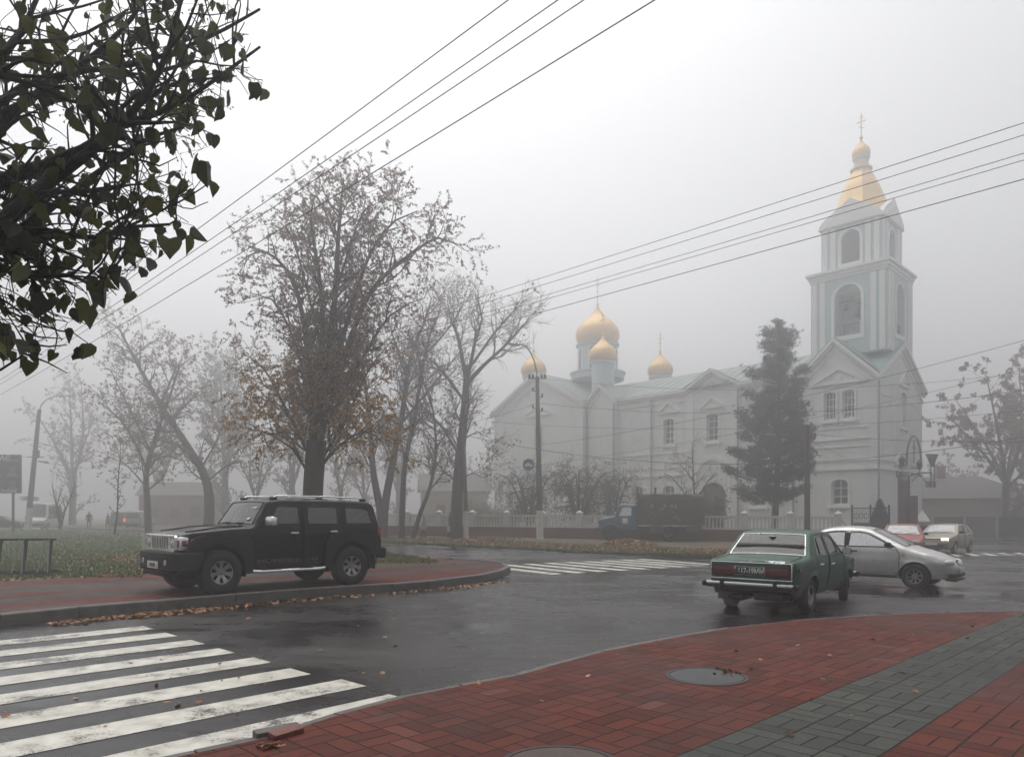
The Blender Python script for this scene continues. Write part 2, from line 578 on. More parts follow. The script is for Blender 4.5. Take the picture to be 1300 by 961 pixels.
def plaster(name, c):
    m, nt, bs = new_mat(name)
    tc = nd(nt, "ShaderNodeTexCoord").outputs["Object"]
    st = nd(nt, "ShaderNodeMapping", {"Vector": tc, "Scale": (1.6, 1.6, .10)}).outputs[0]
    a = nd(nt, "ShaderNodeTexNoise", {"Vector": st, "Scale": 1.0, "Detail": 7, "Roughness": .65}).outputs[0]
    b = nd(nt, "ShaderNodeTexNoise", {"Vector": tc, "Scale": .5, "Detail": 6, "Roughness": .6}).outputs[0]
    k = mth(nt, 'ADD', mth(nt, 'MULTIPLY', a, .6), mth(nt, 'MULTIPLY', b, .4))
    nt.links.new(ramp(nt, k, [(.32, tuple(x * .74 for x in c)), (.48, tuple(x * .95 for x in c)), (.7, c)]), bs.inputs["Base Color"])
    bs.inputs["Roughness"].default_value = .85
    return m


M_["wall"] = plaster("church_whitewash", (.78, .80, .78))
M_["trim"] = mat("church_trim", (.80, .80, .78), .75, var=.05)
M_['aqua'] = mat("church_aqua", (.46, .58, .57), .75, var=.07, scale=.8)
M_['roof_nave'] = mat("roof_nave", (.21, .25, .235), .55, var=.15, scale=.8)
M_['roof_green'] = mat("roof_green", (.19, .29, .27), .5, var=.15, scale=.8)
M_['gold'] = mat("gilding", (.80, .52, .20), .5, .45, var=.08)
M_['pane'] = mat("dark_panes", (.05, .055, .06), .15, var=.3)
M_['pane_red'] = mat("curtained_panes", (.15, .10, .09), .25, var=.3)
M_['maroon'] = mat("maroon_wood", (.075, .024, .020), .6, var=.2)
M_['iron'] = mat("dark_iron", (.02, .02, .022), .5, .3)
M_['pipe'] = mat("pipe_grey", (.22, .25, .27), .5)
M_['fence_white'] = mat("fence_whitewash", (.56, .55, .52), .85, var=.12, scale=2)
M_['fence_red'] = mat("plinth_red", (.12, .038, .030), .8, var=.22, scale=2)
M_['pole'] = mat("weathered_concrete", (.085, .075, .060), .85, var=.25, scale=3, bump=.2)
M_['limewash'] = mat("limewash", (.55, .54, .51), .9, var=.15, scale=5)
M_['galv'] = mat("galvanised", (.22, .22, .215), .45, .6, var=.25, scale=9)
M_['sign_blue'] = mat("sign_blue", (.02, .07, .20), .45, var=.1)
M_['sign_white'] = mat("sign_white", (.6, .6, .6), .5)
M_['wire'] = mat("wire_black", (.012, .012, .012), .6)
M_['bark'] = mat("bark", (.038, .031, .025), .9, var=.4, scale=7, bump=.8, bscale=22)
M_['bark_wet'] = mat("wet_bark", (.008, .0075, .007), .9, var=.35, scale=9, bump=.6, bscale=30)
M_['bark_pine'] = mat("pine_bark", (.055, .038, .028), .9, var=.3, scale=6)
M_['leaf_brown'] = leaf_mat("leaf_brown", (.13, .055, .032), (.30, .15, .09))
M_['leaf_gold'] = leaf_mat("leaf_gold", (.30, .14, .012), (.60, .33, .04))
M_['leaf_olive'] = leaf_mat("leaf_olive", (.05, .05, .018), (.12, .10, .04))
M_['leaf_green'] = leaf_mat("leaf_dark_green", (.012, .022, .005), (.10, .105, .016), .45, .5)
M_['needle'] = leaf_mat("needle", (.010, .020, .012), (.030, .046, .024), .1)
M_['thuja'] = leaf_mat("thuja_green", (.012, .024, .010), (.03, .045, .018), .1)
M_['litter'] = leaf_mat("litter", (.13, .05, .016), (.40, .19, .065), .05)
M_['blade'] = leaf_mat("grass_blade", (.03, .062, .010), (.10, .14, .030), .2)
M_['skin'] = mat("skin", (.38, .22, .16), .6)
M_['coat_light'] = mat("pale_coat", (.36, .34, .33), .9)
M_['coat_dark'] = mat("dark_coat", (.03, .035, .045), .9)
M_['trouser'] = mat("dark_trousers", (.02, .02, .022), .9)
M_['hat_red'] = mat("dull_red_hat", (.20, .05, .045), .9)
M_['cream_wall'] = mat("cream_wall", (.36, .32, .25), .85, var=.12, scale=1)
M_['slate'] = mat("slate_roof", (.11, .10, .095), .7, var=.2, scale=2)
M_['far_red'] = mat("reddish_render", (.22, .10, .085), .85, var=.2)
M_['board_dark'] = mat("board_dark", (.022, .024, .03), .5)
M_['board_grey'] = mat("board_grey", (.12, .12, .125), .6)
M_['manhole'] = mat("manhole_iron", (.045, .048, .05), .6, .1, var=.45, scale=9, bump=.4)

for _k, _a in (('green_paint', .55), ('silver_paint', .6), ('beige_paint', .8), ('red_paint', .7), ('white_paint', .7), ('grey_paint', .8), ('black_paint', .25), ('blue_paint', .5)):
    grimy(M_[_k], _a)


# ------------------------------------------------------------------ the ground
def sheet(name, poly, z, m, subdiv=None):
    mb = MB()
    mb.flat([(p[0], p[1], gz(p[0]) + z) for p in poly])
    return tag(mb.build(name, m, smooth=None), kind='structure')


def island(name, poly, z, m, zb=-.05):
    """a raised sheet with its own edge"""
    mb = MB()
    top = [V((p[0], p[1], gz(p[0]) + z)) for p in poly]
    vs, tris = cdt([[(p.x, p.y) for p in top]])
    mb.add([(p.x, p.y, gz(p.x) + z) for p in vs], [f for f, o in tris if o])
    n = len(top)
    mb.add(top + [V((p.x, p.y, gz(p.x) + zb)) for p in top], [(i, (i + 1) % n, n + (i + 1) % n, n + i) for i in range(n)])
    return tag(mb.build(name, m, smooth=None), kind='structure')


def densify(pts, step=.6):
    pts = [V((p[0], p[1])) for p in pts]
    # Catmull-Rom through the points
    out = []
    for i in range(len(pts) - 1):
        p0, p1, p2, p3 = pts[max(i - 1, 0)], pts[i], pts[i + 1], pts[min(i + 2, len(pts) - 1)]
        n = max(1, int((p2 - p1).length / step))
        for k in range(n):
            t = k / n
            out.append(.5 * ((2 * p1) + (p2 - p0) * t + (2 * p0 - 5 * p1 + 4 * p2 - p3) * t * t + (3 * p1 - p0 - 3 * p2 + p3) * t ** 3))
    out.append(pts[-1])
    return out


def kerb_row(name, line, w, z0, z1, m, side, slab=1.0, gap=.012, tilt=0):
    """a row of kerb stones following `line`; `side` +1 puts the width left of the direction of travel"""
    mb = MB()
    n = len(line)
    off = []
    for i in range(n):
        t = (line[min(i + 1, n - 1)] - line[max(i - 1, 0)]).normalized()
        off.append(V((-t.y, t.x)) * side)
    rnd = random.Random(3)
    acc = 0.0
    for i in range(n - 1):
        a, b = line[i], line[i + 1]
        L = (b - a).length
        if L < .02:
            continue
        g = (b - a) / L * gap
        a2, b2 = a + g, b
        dz = rnd.uniform(-.006, .006)
        c = .02
        q = []
        for p, o in ((a2, off[i]), (b2, off[i + 1])):
            for d, z in ((0, z0), (0, z1 - c), (c, z1), (w, z1)):
                pp = p + o * d
                q.append((pp.x, pp.y, gz(pp.x) + z + (dz if z != z0 else 0)))
        mb.add(q, [(0, 1, 5, 4), (1, 2, 6, 5), (2, 3, 7, 6), (0, 1, 2, 3), (4, 7, 6, 5)])
    return tag(mb.build(name, m, smooth=None), kind='structure')


sheet("ground", [(-320, -60), (320, -60), (320, 420), (-320, 420)], -.03, M_['earth'])
sheet("road", [(-160, -30), (110, -30), (110, 95), (-160, 130)], 0.0, M_['asphalt'])

# near pavement: kerb line in order from the lower left round the corner to the right
near_px = [(335, 940), (420, 912), (510, 888), (580, 874), (650, 861), (705, 845), (760, 830), (850, 812), (920, 800), (1000, 791), (1100, 784), (1200, 780), (1300, 778)]
near_k = [V((-9.0, -1.7)), V((-4.6, 2.75))] + [gp(u, v).xy for u, v in near_px]
near_k += [V((14.0, 12.7)), V((30, 13.0))]
near_k = densify(near_k, .75)
PZ = .05
pav_near = paving_mat("near_paving", R(45), .316, 1.70, [(1.70, 2.648)], (.112, .027, .018), (.066, .070, .063))
inner = []
for i, p in enumerate(near_k):
    t = (near_k[min(i + 1, len(near_k) - 1)] - near_k[max(i - 1, 0)]).normalized()
    inner.append(p + V((t.y, -t.x)) * .10)
sheet("pavement_near", inner + [V((30, -12)), V((-9, -12))], PZ, pav_near)
kerb_row("kerb_near", near_k, .10, -.03, PZ - .004, M_['kerb'], -1)

# island pavement under the black off-roader
isl_px = [(-60, 802), (0, 795), (100, 784), (200, 775), (300, 765.5), (400, 757), (500, 750.5), (560, 745), (610, 738.5), (638, 731.5), (648, 726), (640, 721), (605, 717), (560, 714)]
IZ = .165
isl = [gp(u, v).xy for u, v in isl_px]
isl_left = isl[0] + (isl[0] - isl[3]).normalized() * 14
isl_k = densify([isl_left] + isl, .9)
back_px = [(530, 715.5), (480, 718), (330, 723.5), (170, 729.5), (0, 738)]
back = [gp(u, v, IZ).xy for u, v in back_px]
back_left = back[-1] + (back[-1] - back[-2]).normalized() * 18
_d = (isl[4] - isl[2]).normalized()
ang = math.atan2(_d.y, _d.x)
_nrm = V((-_d.y, _d.x))
_c0 = isl[2].dot(_nrm)
pav_far = paving_mat("island_paving", ang, .316, _c0, [(_c0 + 3.25, _c0 + 4.15), (_c0 + 1.6, _c0 + 2.2)], (.112, .027, .018), (.062, .065, .060))
inner2 = []
for i, p in enumerate(isl_k):
    t = (isl_k[min(i + 1, len(isl_k) - 1)] - isl_k[max(i - 1, 0)]).normalized()
    inner2.append(p + V((-t.y, t.x)) * .14)
island("pavement_island", inner2 + back + [back_left], IZ, pav_far)
kerb_row("kerb_island", isl_k, .14, -.03, IZ + .012, M_['kerb'], 1)

# lawn behind it
lawn_px = [(560, 714), (530, 706), (490, 701)]
l1 = [gp(u, v, .14).xy for u, v in lawn_px]
l2 = l1[-1]
lawn_poly = [p for p in reversed(back)][:0] + [back_left] + list(reversed(back)) + l1 + [V((l2.x - 22, l2.y + 22)), V((l2.x - 42, l2.y + 40)), V((-75, 74)), V((-95, 60))]
island("lawn", lawn_poly, .15, M_['grass'])

# far verge with its kerb
ver_px = [(480, 689), (550, 692), (620, 695.5), (690, 699), (760, 703), (830, 705.5), (900, 707.5), (980, 709), (1030, 706)]
ver = [gp(u, v).xy for u, v in ver_px]
v0 = ver[0] + V((-52, 46))
ver_k = densify([v0] + ver, 1.2)
island("verge", ver_k + [V((18.5, 36)), V((20, 41)), V((24, 46)), V((28, 52)), V((20, 140)), V((-60, 160))], .12, M_['verge'])
kerb_row("kerb_verge", ver_k, .15, -.03, .135, M_['kerb'], 1)


# ------------------------------------------------------------------ zebra crossings
def zebra(name, stripes, z=.004):
    mb = MB()
    for q in stripes:
        mb.flat([(p.x, p.y, gz(p.x) + z) for p in q])
    return tag(mb.build(name, M_['paint'], smooth=None), kind='structure')


st = []
ends = [(190, 797, 176, 800), (222, 806, 206, 809), (258, 816, 241, 819.5), (298, 826, 279, 830.5), (341, 837, 318, 842.5), (395, 852, 366, 858), (458, 868, 432, 876.5), (510, 885, 478, 894)]
tops = [(190, 796.5), (222, 805), (258, 814), (299, 824.5), (345, 836.5), (396, 850.5), (458, 867.5), (512, 886.5)]
A0, A1 = gp(190, 796.5).xy, gp(512, 886.5).xy
ax = (A1 - A0) / 7
perp = V((ax.y, -ax.x)).normalized()
if perp.x > 0:
    perp = -perp
rz_ = random.Random(5)
for i in range(8):
    a = A0 + ax * i + perp * rz_.uniform(-.05, .05)
    w = ax * .5
    st.append([a - w * .5, a + w * .5, a + w * .5 + perp * 4.6, a - w * .5 + perp * 4.6])
zebra("crosswalk_near", st)
st = []
m_ = V((.56, -.83)).normalized()
q_ = V((.80, .60))
P0 = gp(606, 718.5).xy
for i in range(9):
    a = P0 + q_ * (.92 * i)
    st.append([a, a + q_ * .46, a + q_ * .46 + m_ * 4.0, a + m_ * 4.0])
zebra("crosswalk_far", st)
st = []
for i in range(7):
    a = gp(1212, 706).xy + V((.95 * i, .25 * i))
    st.append([a, a + V((.45, .1)), a + V((.45 + 1.2, .1 + 2.6)), a + V((1.2, 2.6))])
zebra("crosswalk_right", st)


# ------------------------------------------------------------------ manholes, broken kerb corner, litter
def manhole(label, p, r, z, m=None):
    t = thing("manhole_cover", label, "manhole cover", (p.x, p.y, gz(p.x) + z), .4)
    mb = MB()
    mb.lathe([(r, -.03), (r, .006), (r - .012, .009), (0.0001, .009)], 40)
    mb.build("cover", m or M_['manhole'], t)
    mb = MB()
    mb.lathe([(r + .045, -.03), (r + .045, .005), (r + .008, .007), (r + .008, -.03)], 40, cap=False)
    mb.build("frame", M_['iron'], t)
    return t


mh = gp(897, 858.5, PZ)
manhole("round grey iron manhole cover with weeds on its rim, set in the red paving", mh, .36, PZ)
mh2 = gp(712, 972, PZ)
manhole("dark manhole cover cut off by the bottom edge of the picture", mh2, .36, PZ, mat("rusty_iron", (.055, .034, .026), .6, var=.4, scale=12, bump=.3))


def scatter_leaves(name, spots, n, size, m, seed=1, z=0.0, flat=.35, label=None):
    """loose leaves: spots = list of (centre xy, (half sizes), angle, weight)"""
    rr = random.Random(seed)
    mb = MB()
    tot = sum(s[3] for s in spots)
    for c, h, an, w, zz in spots:
        ca, sa = math.cos(an), math.sin(an)
        for _ in range(int(n * w / tot)):
            a, b = rr.gauss(0, .5) * h[0], rr.gauss(0, .5) * h[1]
            if len(h) > 2:
                a = rr.uniform(-1, 1) * h[0]
            x, y = c[0] + a * ca - b * sa, c[1] + a * sa + b * ca
            s = size * rr.uniform(.5, 1.25)
            M = Matrix.Translation((x, y, gz(x) + zz + z + rr.uniform(.004, .02))) @ Matrix.Rotation(rr.uniform(0, 6.28), 4, 'Z') @ Matrix.Rotation(rr.gauss(0, flat), 4, 'X') @ Matrix.Rotation(rr.gauss(0, flat), 4, 'Y')
            cu = rr.uniform(-.25, .5) * s
            pts = [(-.6 * s, 0, cu * .4), (-.2 * s, .42 * s, cu), (.35 * s, .36 * s, cu * .6), (.7 * s, 0, 0), (.35 * s, -.36 * s, cu * .7), (-.2 * s, -.42 * s, cu)]
            mb.add([M @ V(p) for p in pts], [(0, 1, 2, 3), (0, 3, 4, 5)])
    o = mb.build(name, m, smooth=None, fix=False)
    return tag(o, label, kind='stuff')


sp = []
for a, b, w in ((( 60, 792), (200, 778), 5), ((150, 784), (270, 772), 13), ((270, 772), (420, 758), 3), ((420, 758), (560, 748), 1.5), ((560, 748), (635, 738), 3.5)):
    p, q = gp(*a).xy, gp(*b).xy
    d = q - p
    sp.append(((p + q) / 2 + V((.12, -.12)), (d.length / 2, .20, 1), math.atan2(d.y, d.x), w, 0.0))
scatter_leaves("kerb_leaves", sp, 1100, .075, M_['litter'], 2, label="brown fallen leaves drifted along the island kerb")
sp = []
for u, v, hx, hy, w in ((165, 708, 3, 2.5, 5), (60, 735, 4, .4, 2), (330, 716, 6, 2.2, 5), (500, 711, 2.0, 1.6, 4), (100, 690, 9, 6, 1)):
    c = gp(u, v, .15)
    sp.append((c.xy, (hx, hy), .7, w, .15))
scatter_leaves("lawn_leaves", sp, 2600, .09, M_['litter'], 3, label="fallen leaves lying over the lawn")
sp = []
for u, v, hx, hy, w in ((600, 690, 5, 1.5, 4), (720, 694, 5, 1.6, 5), (820, 697, 5, 1.8, 6), (900, 700, 5, 1.5, 5), (540, 687, 5, 1.5, 3), (980, 703, 3, 1.2, 3)):
    c = gp(u, v, .12)
    sp.append((c.xy, (hx, hy), -.6, w, .12))
scatter_leaves("verge_leaves", sp, 4200, .13, M_['litter'], 4, label="fallen leaves covering the far verge")
sp = []
for u, v, h, w in ((1085, 800, .05, 1), (1162, 807, .05, 1), (1230, 811, .05, 1), (1235, 796, .05, 1), (968, 805, .05, 1), (1297, 782, .12, 6), (925, 856, .10, 10), (1290, 820, .05, 1), (345, 948, .12, 7), (830, 815, .3, 2), (1000, 830, 2.5, 6), (700, 860, 1.2, 3), (1100, 900, 1.5, 4)):
    c = gp(u, v, PZ)
    sp.append((c.xy, (h, h * .7), .7, w, PZ + .002))
scatter_leaves("pavement_leaves", sp, 75, .05, M_['litter'], 6, label="a few dry leaves dropped on the near pavement")
sp = [(gp(u, v).xy, (h, h), .7, w, .0) for u, v, h, w in ((560, 790, 3.0, 4), (330, 850, 1.5, 5), (450, 765, 3, 4), (230, 900, 1.2, 4), (800, 770, 3, 2))]
scatter_leaves("road_leaves", sp, 60, .05, M_['litter'], 7, label="stray leaves stuck to the wet asphalt")


def leaf_heap(label, u, v, Y, w, h):
    p = gr(u, Y, .12)
    mb = MB()
    rr = random.Random(int(u))
    n, k = 18, 6
    vs = []
    for i in range(k + 1):
        t = i / k
        for j in range(n):
            a = 2 * PI * j / n
            rad = w * (1 - t) * (1 + rr.uniform(-.14, .14))
            vs.append((rad * math.cos(a), rad * .7 * math.sin(a), h * (1 - (1 - t) ** 1.8) * rr.uniform(.85, 1.1) - .02))
    fs = [(i * n + j, i * n + (j + 1) % n, (i + 1) * n + (j + 1) % n, (i + 1) * n + j) for i in range(k) for j in range(n)]
    mb.add(vs, fs)
    for _ in range(420):
        a, t = rr.uniform(0, 6.28), rr.random() ** .6
        x, y = w * 1.05 * t * math.cos(a), w * .74 * t * math.sin(a)
        z = h * (1 - t ** 1.8) + .02
        s = rr.uniform(.06, .13)
        M = Matrix.Translation((x, y, z)) @ Matrix.Rotation(rr.uniform(0, 6.28), 4, 'Z') @ Matrix.Rotation(rr.gauss(0, .6), 4, 'X')
        mb.add([M @ V(q) for q in ((-s, 0, 0), (0, s * .7, .02), (s, 0, 0), (0, -s * .7, .02))], [(0, 1, 2, 3)], 1)
    t = thing("leaf_heap", label, "leaf heap", p, 0, "raked leaf heaps on the verge")
    mb.build("heap", [M_['verge'], M_['litter']], t, smooth=None, fix=False)


leaf_heap("brown heap of raked leaves in front of the blue truck", 797, 692, 38.5, 1.5, .30)
leaf_heap("low heap of leaves left of the lamp post with the blue sign", 622, 688, 45, 2.0, .22)

# grass blades on the lawn and along the verges
rr = random.Random(11)
mb = MB()
for k in range(26000):
    z = rr.random()
    if k < 15000:
        u, v = rr.uniform(-20, 180), 672 + 62 * rr.random() ** 1.2
        h0 = .15
    elif k < 19000:
        u, v = rr.uniform(470, 556), 701 + 14 * rr.random()
        if v < 701 + (u - 490) * .17 or v > 716 - max(0, (u - 530)) * .05:
            continue
        h0 = .15
    else:
        u, v = rr.uniform(480, 1020), 0
        lo = 690 + (u - 480) * .042 if u < 900 else 707.5
        v = lo - 10 * rr.random()
        h0 = .12
    p = gp(u, v, h0)
    h = rr.uniform(.03, .10) * (1.5 if k >= 19000 else 1)
    w = .006 + p.y * .0005
    a = rr.uniform(0, 6.28)
    dx, dy = math.cos(a) * w, math.sin(a) * w
    lx, ly = rr.gauss(0, .03), rr.gauss(0, .03)
    mb.add([(p.x - dx, p.y - dy, p.z - .01), (p.x + dx, p.y + dy, p.z - .01), (p.x + lx, p.y + ly, p.z + h)], [(0, 1, 2)])
tag(mb.build("grass", M_['blade'], smooth=None, fix=False), "short grass on the lawn and verge", kind='stuff')

# tufts on the manhole rim
mb = MB()
for k in range(150):
    a = rr.uniform(.25, 1.05)
    rad = .37 + rr.gauss(.0, .02)
    x, y = mh.x + rad * math.cos(a), mh.y + rad * math.sin(a)
    h = rr.uniform(.015, .045)
    b = rr.uniform(0, 6.28)
    w = .006
    z = gz(x) + PZ
    mb.add([(x - w * math.cos(b), y - w * math.sin(b), z), (x + w * math.cos(b), y + w * math.sin(b), z), (x + rr.gauss(0, .02), y + rr.gauss(0, .02), z + h)], [(0, 1, 2)])
tag(mb.build("weeds", M_['leaf_olive'], smooth=None, fix=False), "weeds growing on the manhole rim", kind='stuff')

# broken kerb block at the near corner
cb = gp(352, 938)
t = thing("broken_kerb_stone", "dark broken kerb stone with a red brick lying askew beside the crossing", "kerb stone", cb, R(40))
mb = MB()
mb.box((0, 0, .035), (.34, .10, .11), Matrix.Rotation(.08, 3, 'X'), 0, .012)
mb.build("stone", M_['kerb'], t)
mb = MB()
mb.box((.02, -.11, .07), (.24, .10, .05), Matrix.Rotation(.16, 3, 'X') @ Matrix.Rotation(.2, 3, 'Z'), 0, .006)
mb.build("brick", mat("loose_brick", (.15, .045, .034), .6, var=.3, scale=18, bump=.3), t)


# ------------------------------------------------------------------ vehicles
def lerp_tab(tab, x):
    if x <= tab[0][0]:
        return tab[0][1]
    for (a, p), (b, q) in zip(tab, tab[1:]):
        if x <= b:
            t = (x - a) / (b - a)
            t = t * t * (3 - 2 * t) * .5 + t * .5
            return p + (q - p) * t
    return tab[-1][1]


def seg_d(p, a, b):
    ab = b - a
    t = max(0, min(1, (p - a).dot(ab) / max(1e-9, ab.length_squared)))
    return (p - (a + ab * t)).length


def shell(root, S, M):
    """car body from its side profile. S: prof [(x,z)] rear bottom -> over the roof -> front bottom, glass segments,
    arches, plan, tumble-home; M: materials. Returns half-width function."""
    prof = [V(p) for p in S['prof']]
    fil = S.get('fillet', .05)
    pts, seg = [prof[0]], []
    for i in range(1, len(prof) - 1):
        a, b, c = prof[i - 1], prof[i], prof[i + 1]
        f = S.get('fil', {}).get(i, fil)
        d1, d2 = min(f, (b - a).length * .35), min(f, (c - b).length * .35)
        p, q = b + (a - b).normalized() * d1, b + (c - b).normalized() * d2
        pts += [p]
        seg.append(i - 1)
        for t in (.33, .67):
            pts.append((1 - t) ** 2 * p + 2 * t * (1 - t) * b + t * t * q)
            seg.append(i - 1 if t < .5 else i)
        pts.append(q)
        seg.append(i)
    pts.append(prof[-1])
    seg.append(len(prof) - 2)
    up, sg = [pts[0]], []
    for i in range(len(pts) - 1):
        n = max(1, int((pts[i + 1] - pts[i]).length / .085))
        for k in range(1, n + 1):
            up.append(pts[i].lerp(pts[i + 1], k / n))
            sg.append(seg[i])
    sill = S['sill']
    low = []
    arches = sorted(S['arches'], key=lambda a: -a[0])
    cur = up[-1]

    def run(a, b):
        n = max(1, int((b - a).length / .12))
        return [a.lerp(b, k / n) for k in range(1, n)]
    xs = V((up[-1].x - S.get('chin', .12), sill))
    low += run(cur, xs) + [xs]
    cur = xs
    for cx, cz, Ra in arches:
        h = math.sqrt(max(1e-4, Ra * Ra - (sill - cz) ** 2))
        a0 = math.atan2(sill - cz, h)
        p = V((cx + h, sill))
        low += run(cur, p) + [p]
        for k in range(1, 15):
            w = a0 + (PI - 2 * a0) * k / 15
            low.append(V((cx + Ra * math.cos(w), cz + Ra * math.sin(w))))
        cur = V((cx - h, sill))
        low.append(cur)
    xe = V((up[0].x + S.get('tail', .12), sill))
    low += run(cur, xe) + [xe] + run(xe, up[0])
    outline = up + low
    rr = S['r']
    zb, tk = S['belt'], S['tumble']

    def wf(x, z, edge=True):
        w = lerp_tab(S['plan'], x)
        if z > zb:
            w -= (z - zb) * tk
        else:
            t = (zb - z) / (zb - sill)
            w -= S.get('tuck', .05) * max(0, (t - .35) / .65) ** 1.6
            if 'crease' in S:
                cz, ch, cd = S['crease']
                w += cd * math.exp(-((z - cz) / ch) ** 2)
        for cx, cz, Ra in arches:
            d = math.hypot(x - cx, z - cz) - Ra
            if d < .07 and z > sill + .02:
                w += S.get('flare', .012) * (1 - max(0, d) / .07)
        if edge:
            p = V((x, z))
            d = min(seg_d(p, up[i], up[i + 1]) for i in range(len(up) - 1))
            if d < rr:
                w -= rr * (1 - math.sqrt(max(0, 1 - (1 - d / rr) ** 2))) * S.get('rk', 1.0)
        return max(w, .05)
    extra = []
    for i in range(1, len(up) - 1):
        t = (up[i + 1] - up[i - 1]).normalized()
        n = V((t.y, -t.x))
        for f in (.06, .22, .5, .95):
            extra.append(up[i] + n * rr * f)
    x0, x1 = min(p.x for p in outline), max(p.x for p in outline)
    z1 = max(p.y for p in outline)
    k = .11
    for i in range(int((x1 - x0) / k) + 1):
        for j in range(int((z1 - sill) / k) + 1):
            extra.append(V((x0 + i * k + .013, sill + j * k + .017)))
    for cx, cz, Ra in arches:
        for d in (.03, .07):
            for q in range(25):
                w = PI * q / 24
                extra.append(V((cx + (Ra + d) * math.cos(w), cz + (Ra + d) * math.sin(w))))
    wins, doors = S['windows'], S.get('doors', [])
    loops = [outline] + [[V(p) for p in w] for w in wins] + [[V(p) for p in d] for d in doors]
    vs, tris = cdt(loops, extra)
    W = [wf(p.x, p.y) for p in vs]
    nw, ndr = len(wins), len(doors)
    groups = {}
    for f, o in tris:
        if 0 not in o:
            continue
        g = ('b', 0)
        for q in o:
            if 1 <= q <= nw:
                g = ('w', q - 1)
                break
            if q > nw:
                g = ('d', q - 1 - nw)
        groups.setdefault(g, []).append(f)
    body = bmesh.new()
    nst = S.get('nst', 14)
    mg = S.get('gmargin', .07)
    ts = sorted(set([-1, 1, -(1 - mg), 1 - mg] + [round(-1 + 2 * q / nst, 4) for q in range(1, nst)]))
    crown = S.get('crown', .03)

    def put(bm, cache, key, co):
        if key not in cache:
            cache[key] = bm.verts.new(co)
        return cache[key]
    for sgn in (1, -1):
        c = {}
        for f in groups.get(('b', 0), []):
            q = [put(body, c, i, (vs[i].x, sgn * W[i], vs[i].y)) for i in f]
            try:
                body.faces.new(q if sgn < 0 else q[::-1])
            except ValueError:
                pass
    glass = {}
    upw = [wf(p.x, p.y) for p in up]
    gl_seg = S['glass']
    rows = []
    for i, p in enumerate(up):
        t = (up[min(i + 1, len(up) - 1)] - up[max(i - 1, 0)]).normalized()
        n = V((-t.y, t.x))
        rows.append([V((p.x + n.x * crown * (1 - a * a), a * upw[i], p.y + n.y * crown * (1 - a * a))) for a in ts])
    cb, cg = {}, {}
    for i in range(len(up) - 1):
        nm = gl_seg.get(sg[i])
        for j in range(len(ts) - 1):
            inside = nm and abs((ts[j] + ts[j + 1]) / 2) < 1 - mg
            if inside:
                bm, cc = glass.setdefault(nm, (bmesh.new(), {}))
            else:
                bm, cc = body, cb
            q = [put(bm, cc, (a, b), rows[a][b]) for a, b in ((i, j), (i + 1, j), (i + 1, j + 1), (i, j + 1))]
            try:
                bm.faces.new(q)
            except ValueError:
                pass
    bmesh.ops.remove_doubles(body, verts=body.verts[:], dist=2e-4)
    bmesh.ops.recalc_face_normals(body, faces=body.faces[:])

    def fin(bm, name, mats, ang=35, parent=root):
        me = bpy.data.meshes.new(name)
        bm.to_mesh(me)
        bm.free()
        for m in (mats if isinstance(mats, list) else [mats]):
            me.materials.append(m)
        me.shade_smooth()
        me.set_sharp_from_angle(angle=R(ang))
        o = bpy.data.objects.new(name, me)
        col.objects.link(o)
        o.parent = parent
        return o
    fin(body, "body", M['body'], S.get('sharp', 32))
    for nm, (bm, cc) in glass.items():
        g = fin(bm, nm, M['glass'].get(nm, M['side_glass']), 60)
        # rubber or chrome surround
        rows_i = [i for i in range(len(up) - 1) if gl_seg.get(sg[i]) == nm]
        jl, jr = ts.index(-(1 - mg)), ts.index(1 - mg)
        a, b = rows_i[0], rows_i[-1] + 1
        loop = [rows[a][j] for j in range(jl, jr + 1)] + [rows[i][jr] for i in range(a + 1, b + 1)] + [rows[b][j] for j in range(jr - 1, jl - 1, -1)] + [rows[i][jl] for i in range(b - 1, a - 1, -1)]
        mb = MB()
        mb.tube(loop, S.get('seal', .011), 6, cap=False)
        if S.get('seal2'):
            mb.tube([p * 1.0 for p in loop], S['seal'] * 1.0, 6, cap=False)
        mb.build("seal", M.get('seal', M_['black_plastic']), g)
    for sgn in (1, -1):
        for k in range(nw):
            bm, c = bmesh.new(), {}
            for f in groups.get(('w', k), []):
                q = [put(bm, c, i, (vs[i].x, sgn * (W[i] - .006), vs[i].y)) for i in f]
                bm.faces.new(q)
            bmesh.ops.recalc_face_normals(bm, faces=bm.faces[:])
            g = fin(bm, "side_window", M['side_glass'], 60)
            mb = MB()
            lp = [(p[0], sgn * wf(p[0], p[1]), p[1]) for p in resample([V(q) for q in wins[k]], .12)]
            mb.tube(lp + [lp[0]], S.get('wtrim', .010), 6, cap=False)
            mb.build("window_frame", M.get('wtrim', M_['black_plastic']), g)
        for k in range(ndr):
            bm, c = bmesh.new(), {}
            for f in groups.get(('d', k), []):
                q = [put(bm, c, i, (vs[i].x, sgn * W[i], vs[i].y)) for i in f]
                bm.faces.new(q)
            bmesh.ops.recalc_face_normals(bm, faces=bm.faces[:])
            d = fin(bm, "door", M['body'], 32)
            lp = [(p[0], sgn * (wf(p[0], p[1]) - .001), p[1]) for p in resample([V(q) for q in doors[k]], .1)]
            mb = MB()
            mb.tube(lp + [lp[0]], S.get('gap', .0045), 4, cap=False)
            mb.build("door_gap", M_['dark'], d)
            hx, hz = S['handles'][k]
            mb = MB()
            mb.box((hx, sgn * (wf(hx, hz) + .018), hz), (.17, .022, .035), bev=.009)
            for e in (-.07, .07):
                mb.box((hx + e, sgn * (wf(hx, hz) + .006), hz), (.025, .03, .03))
            mb.build("door_handle", M.get('handle', M_['chrome']), d)
    # wheel wells, floor
    mb = MB()
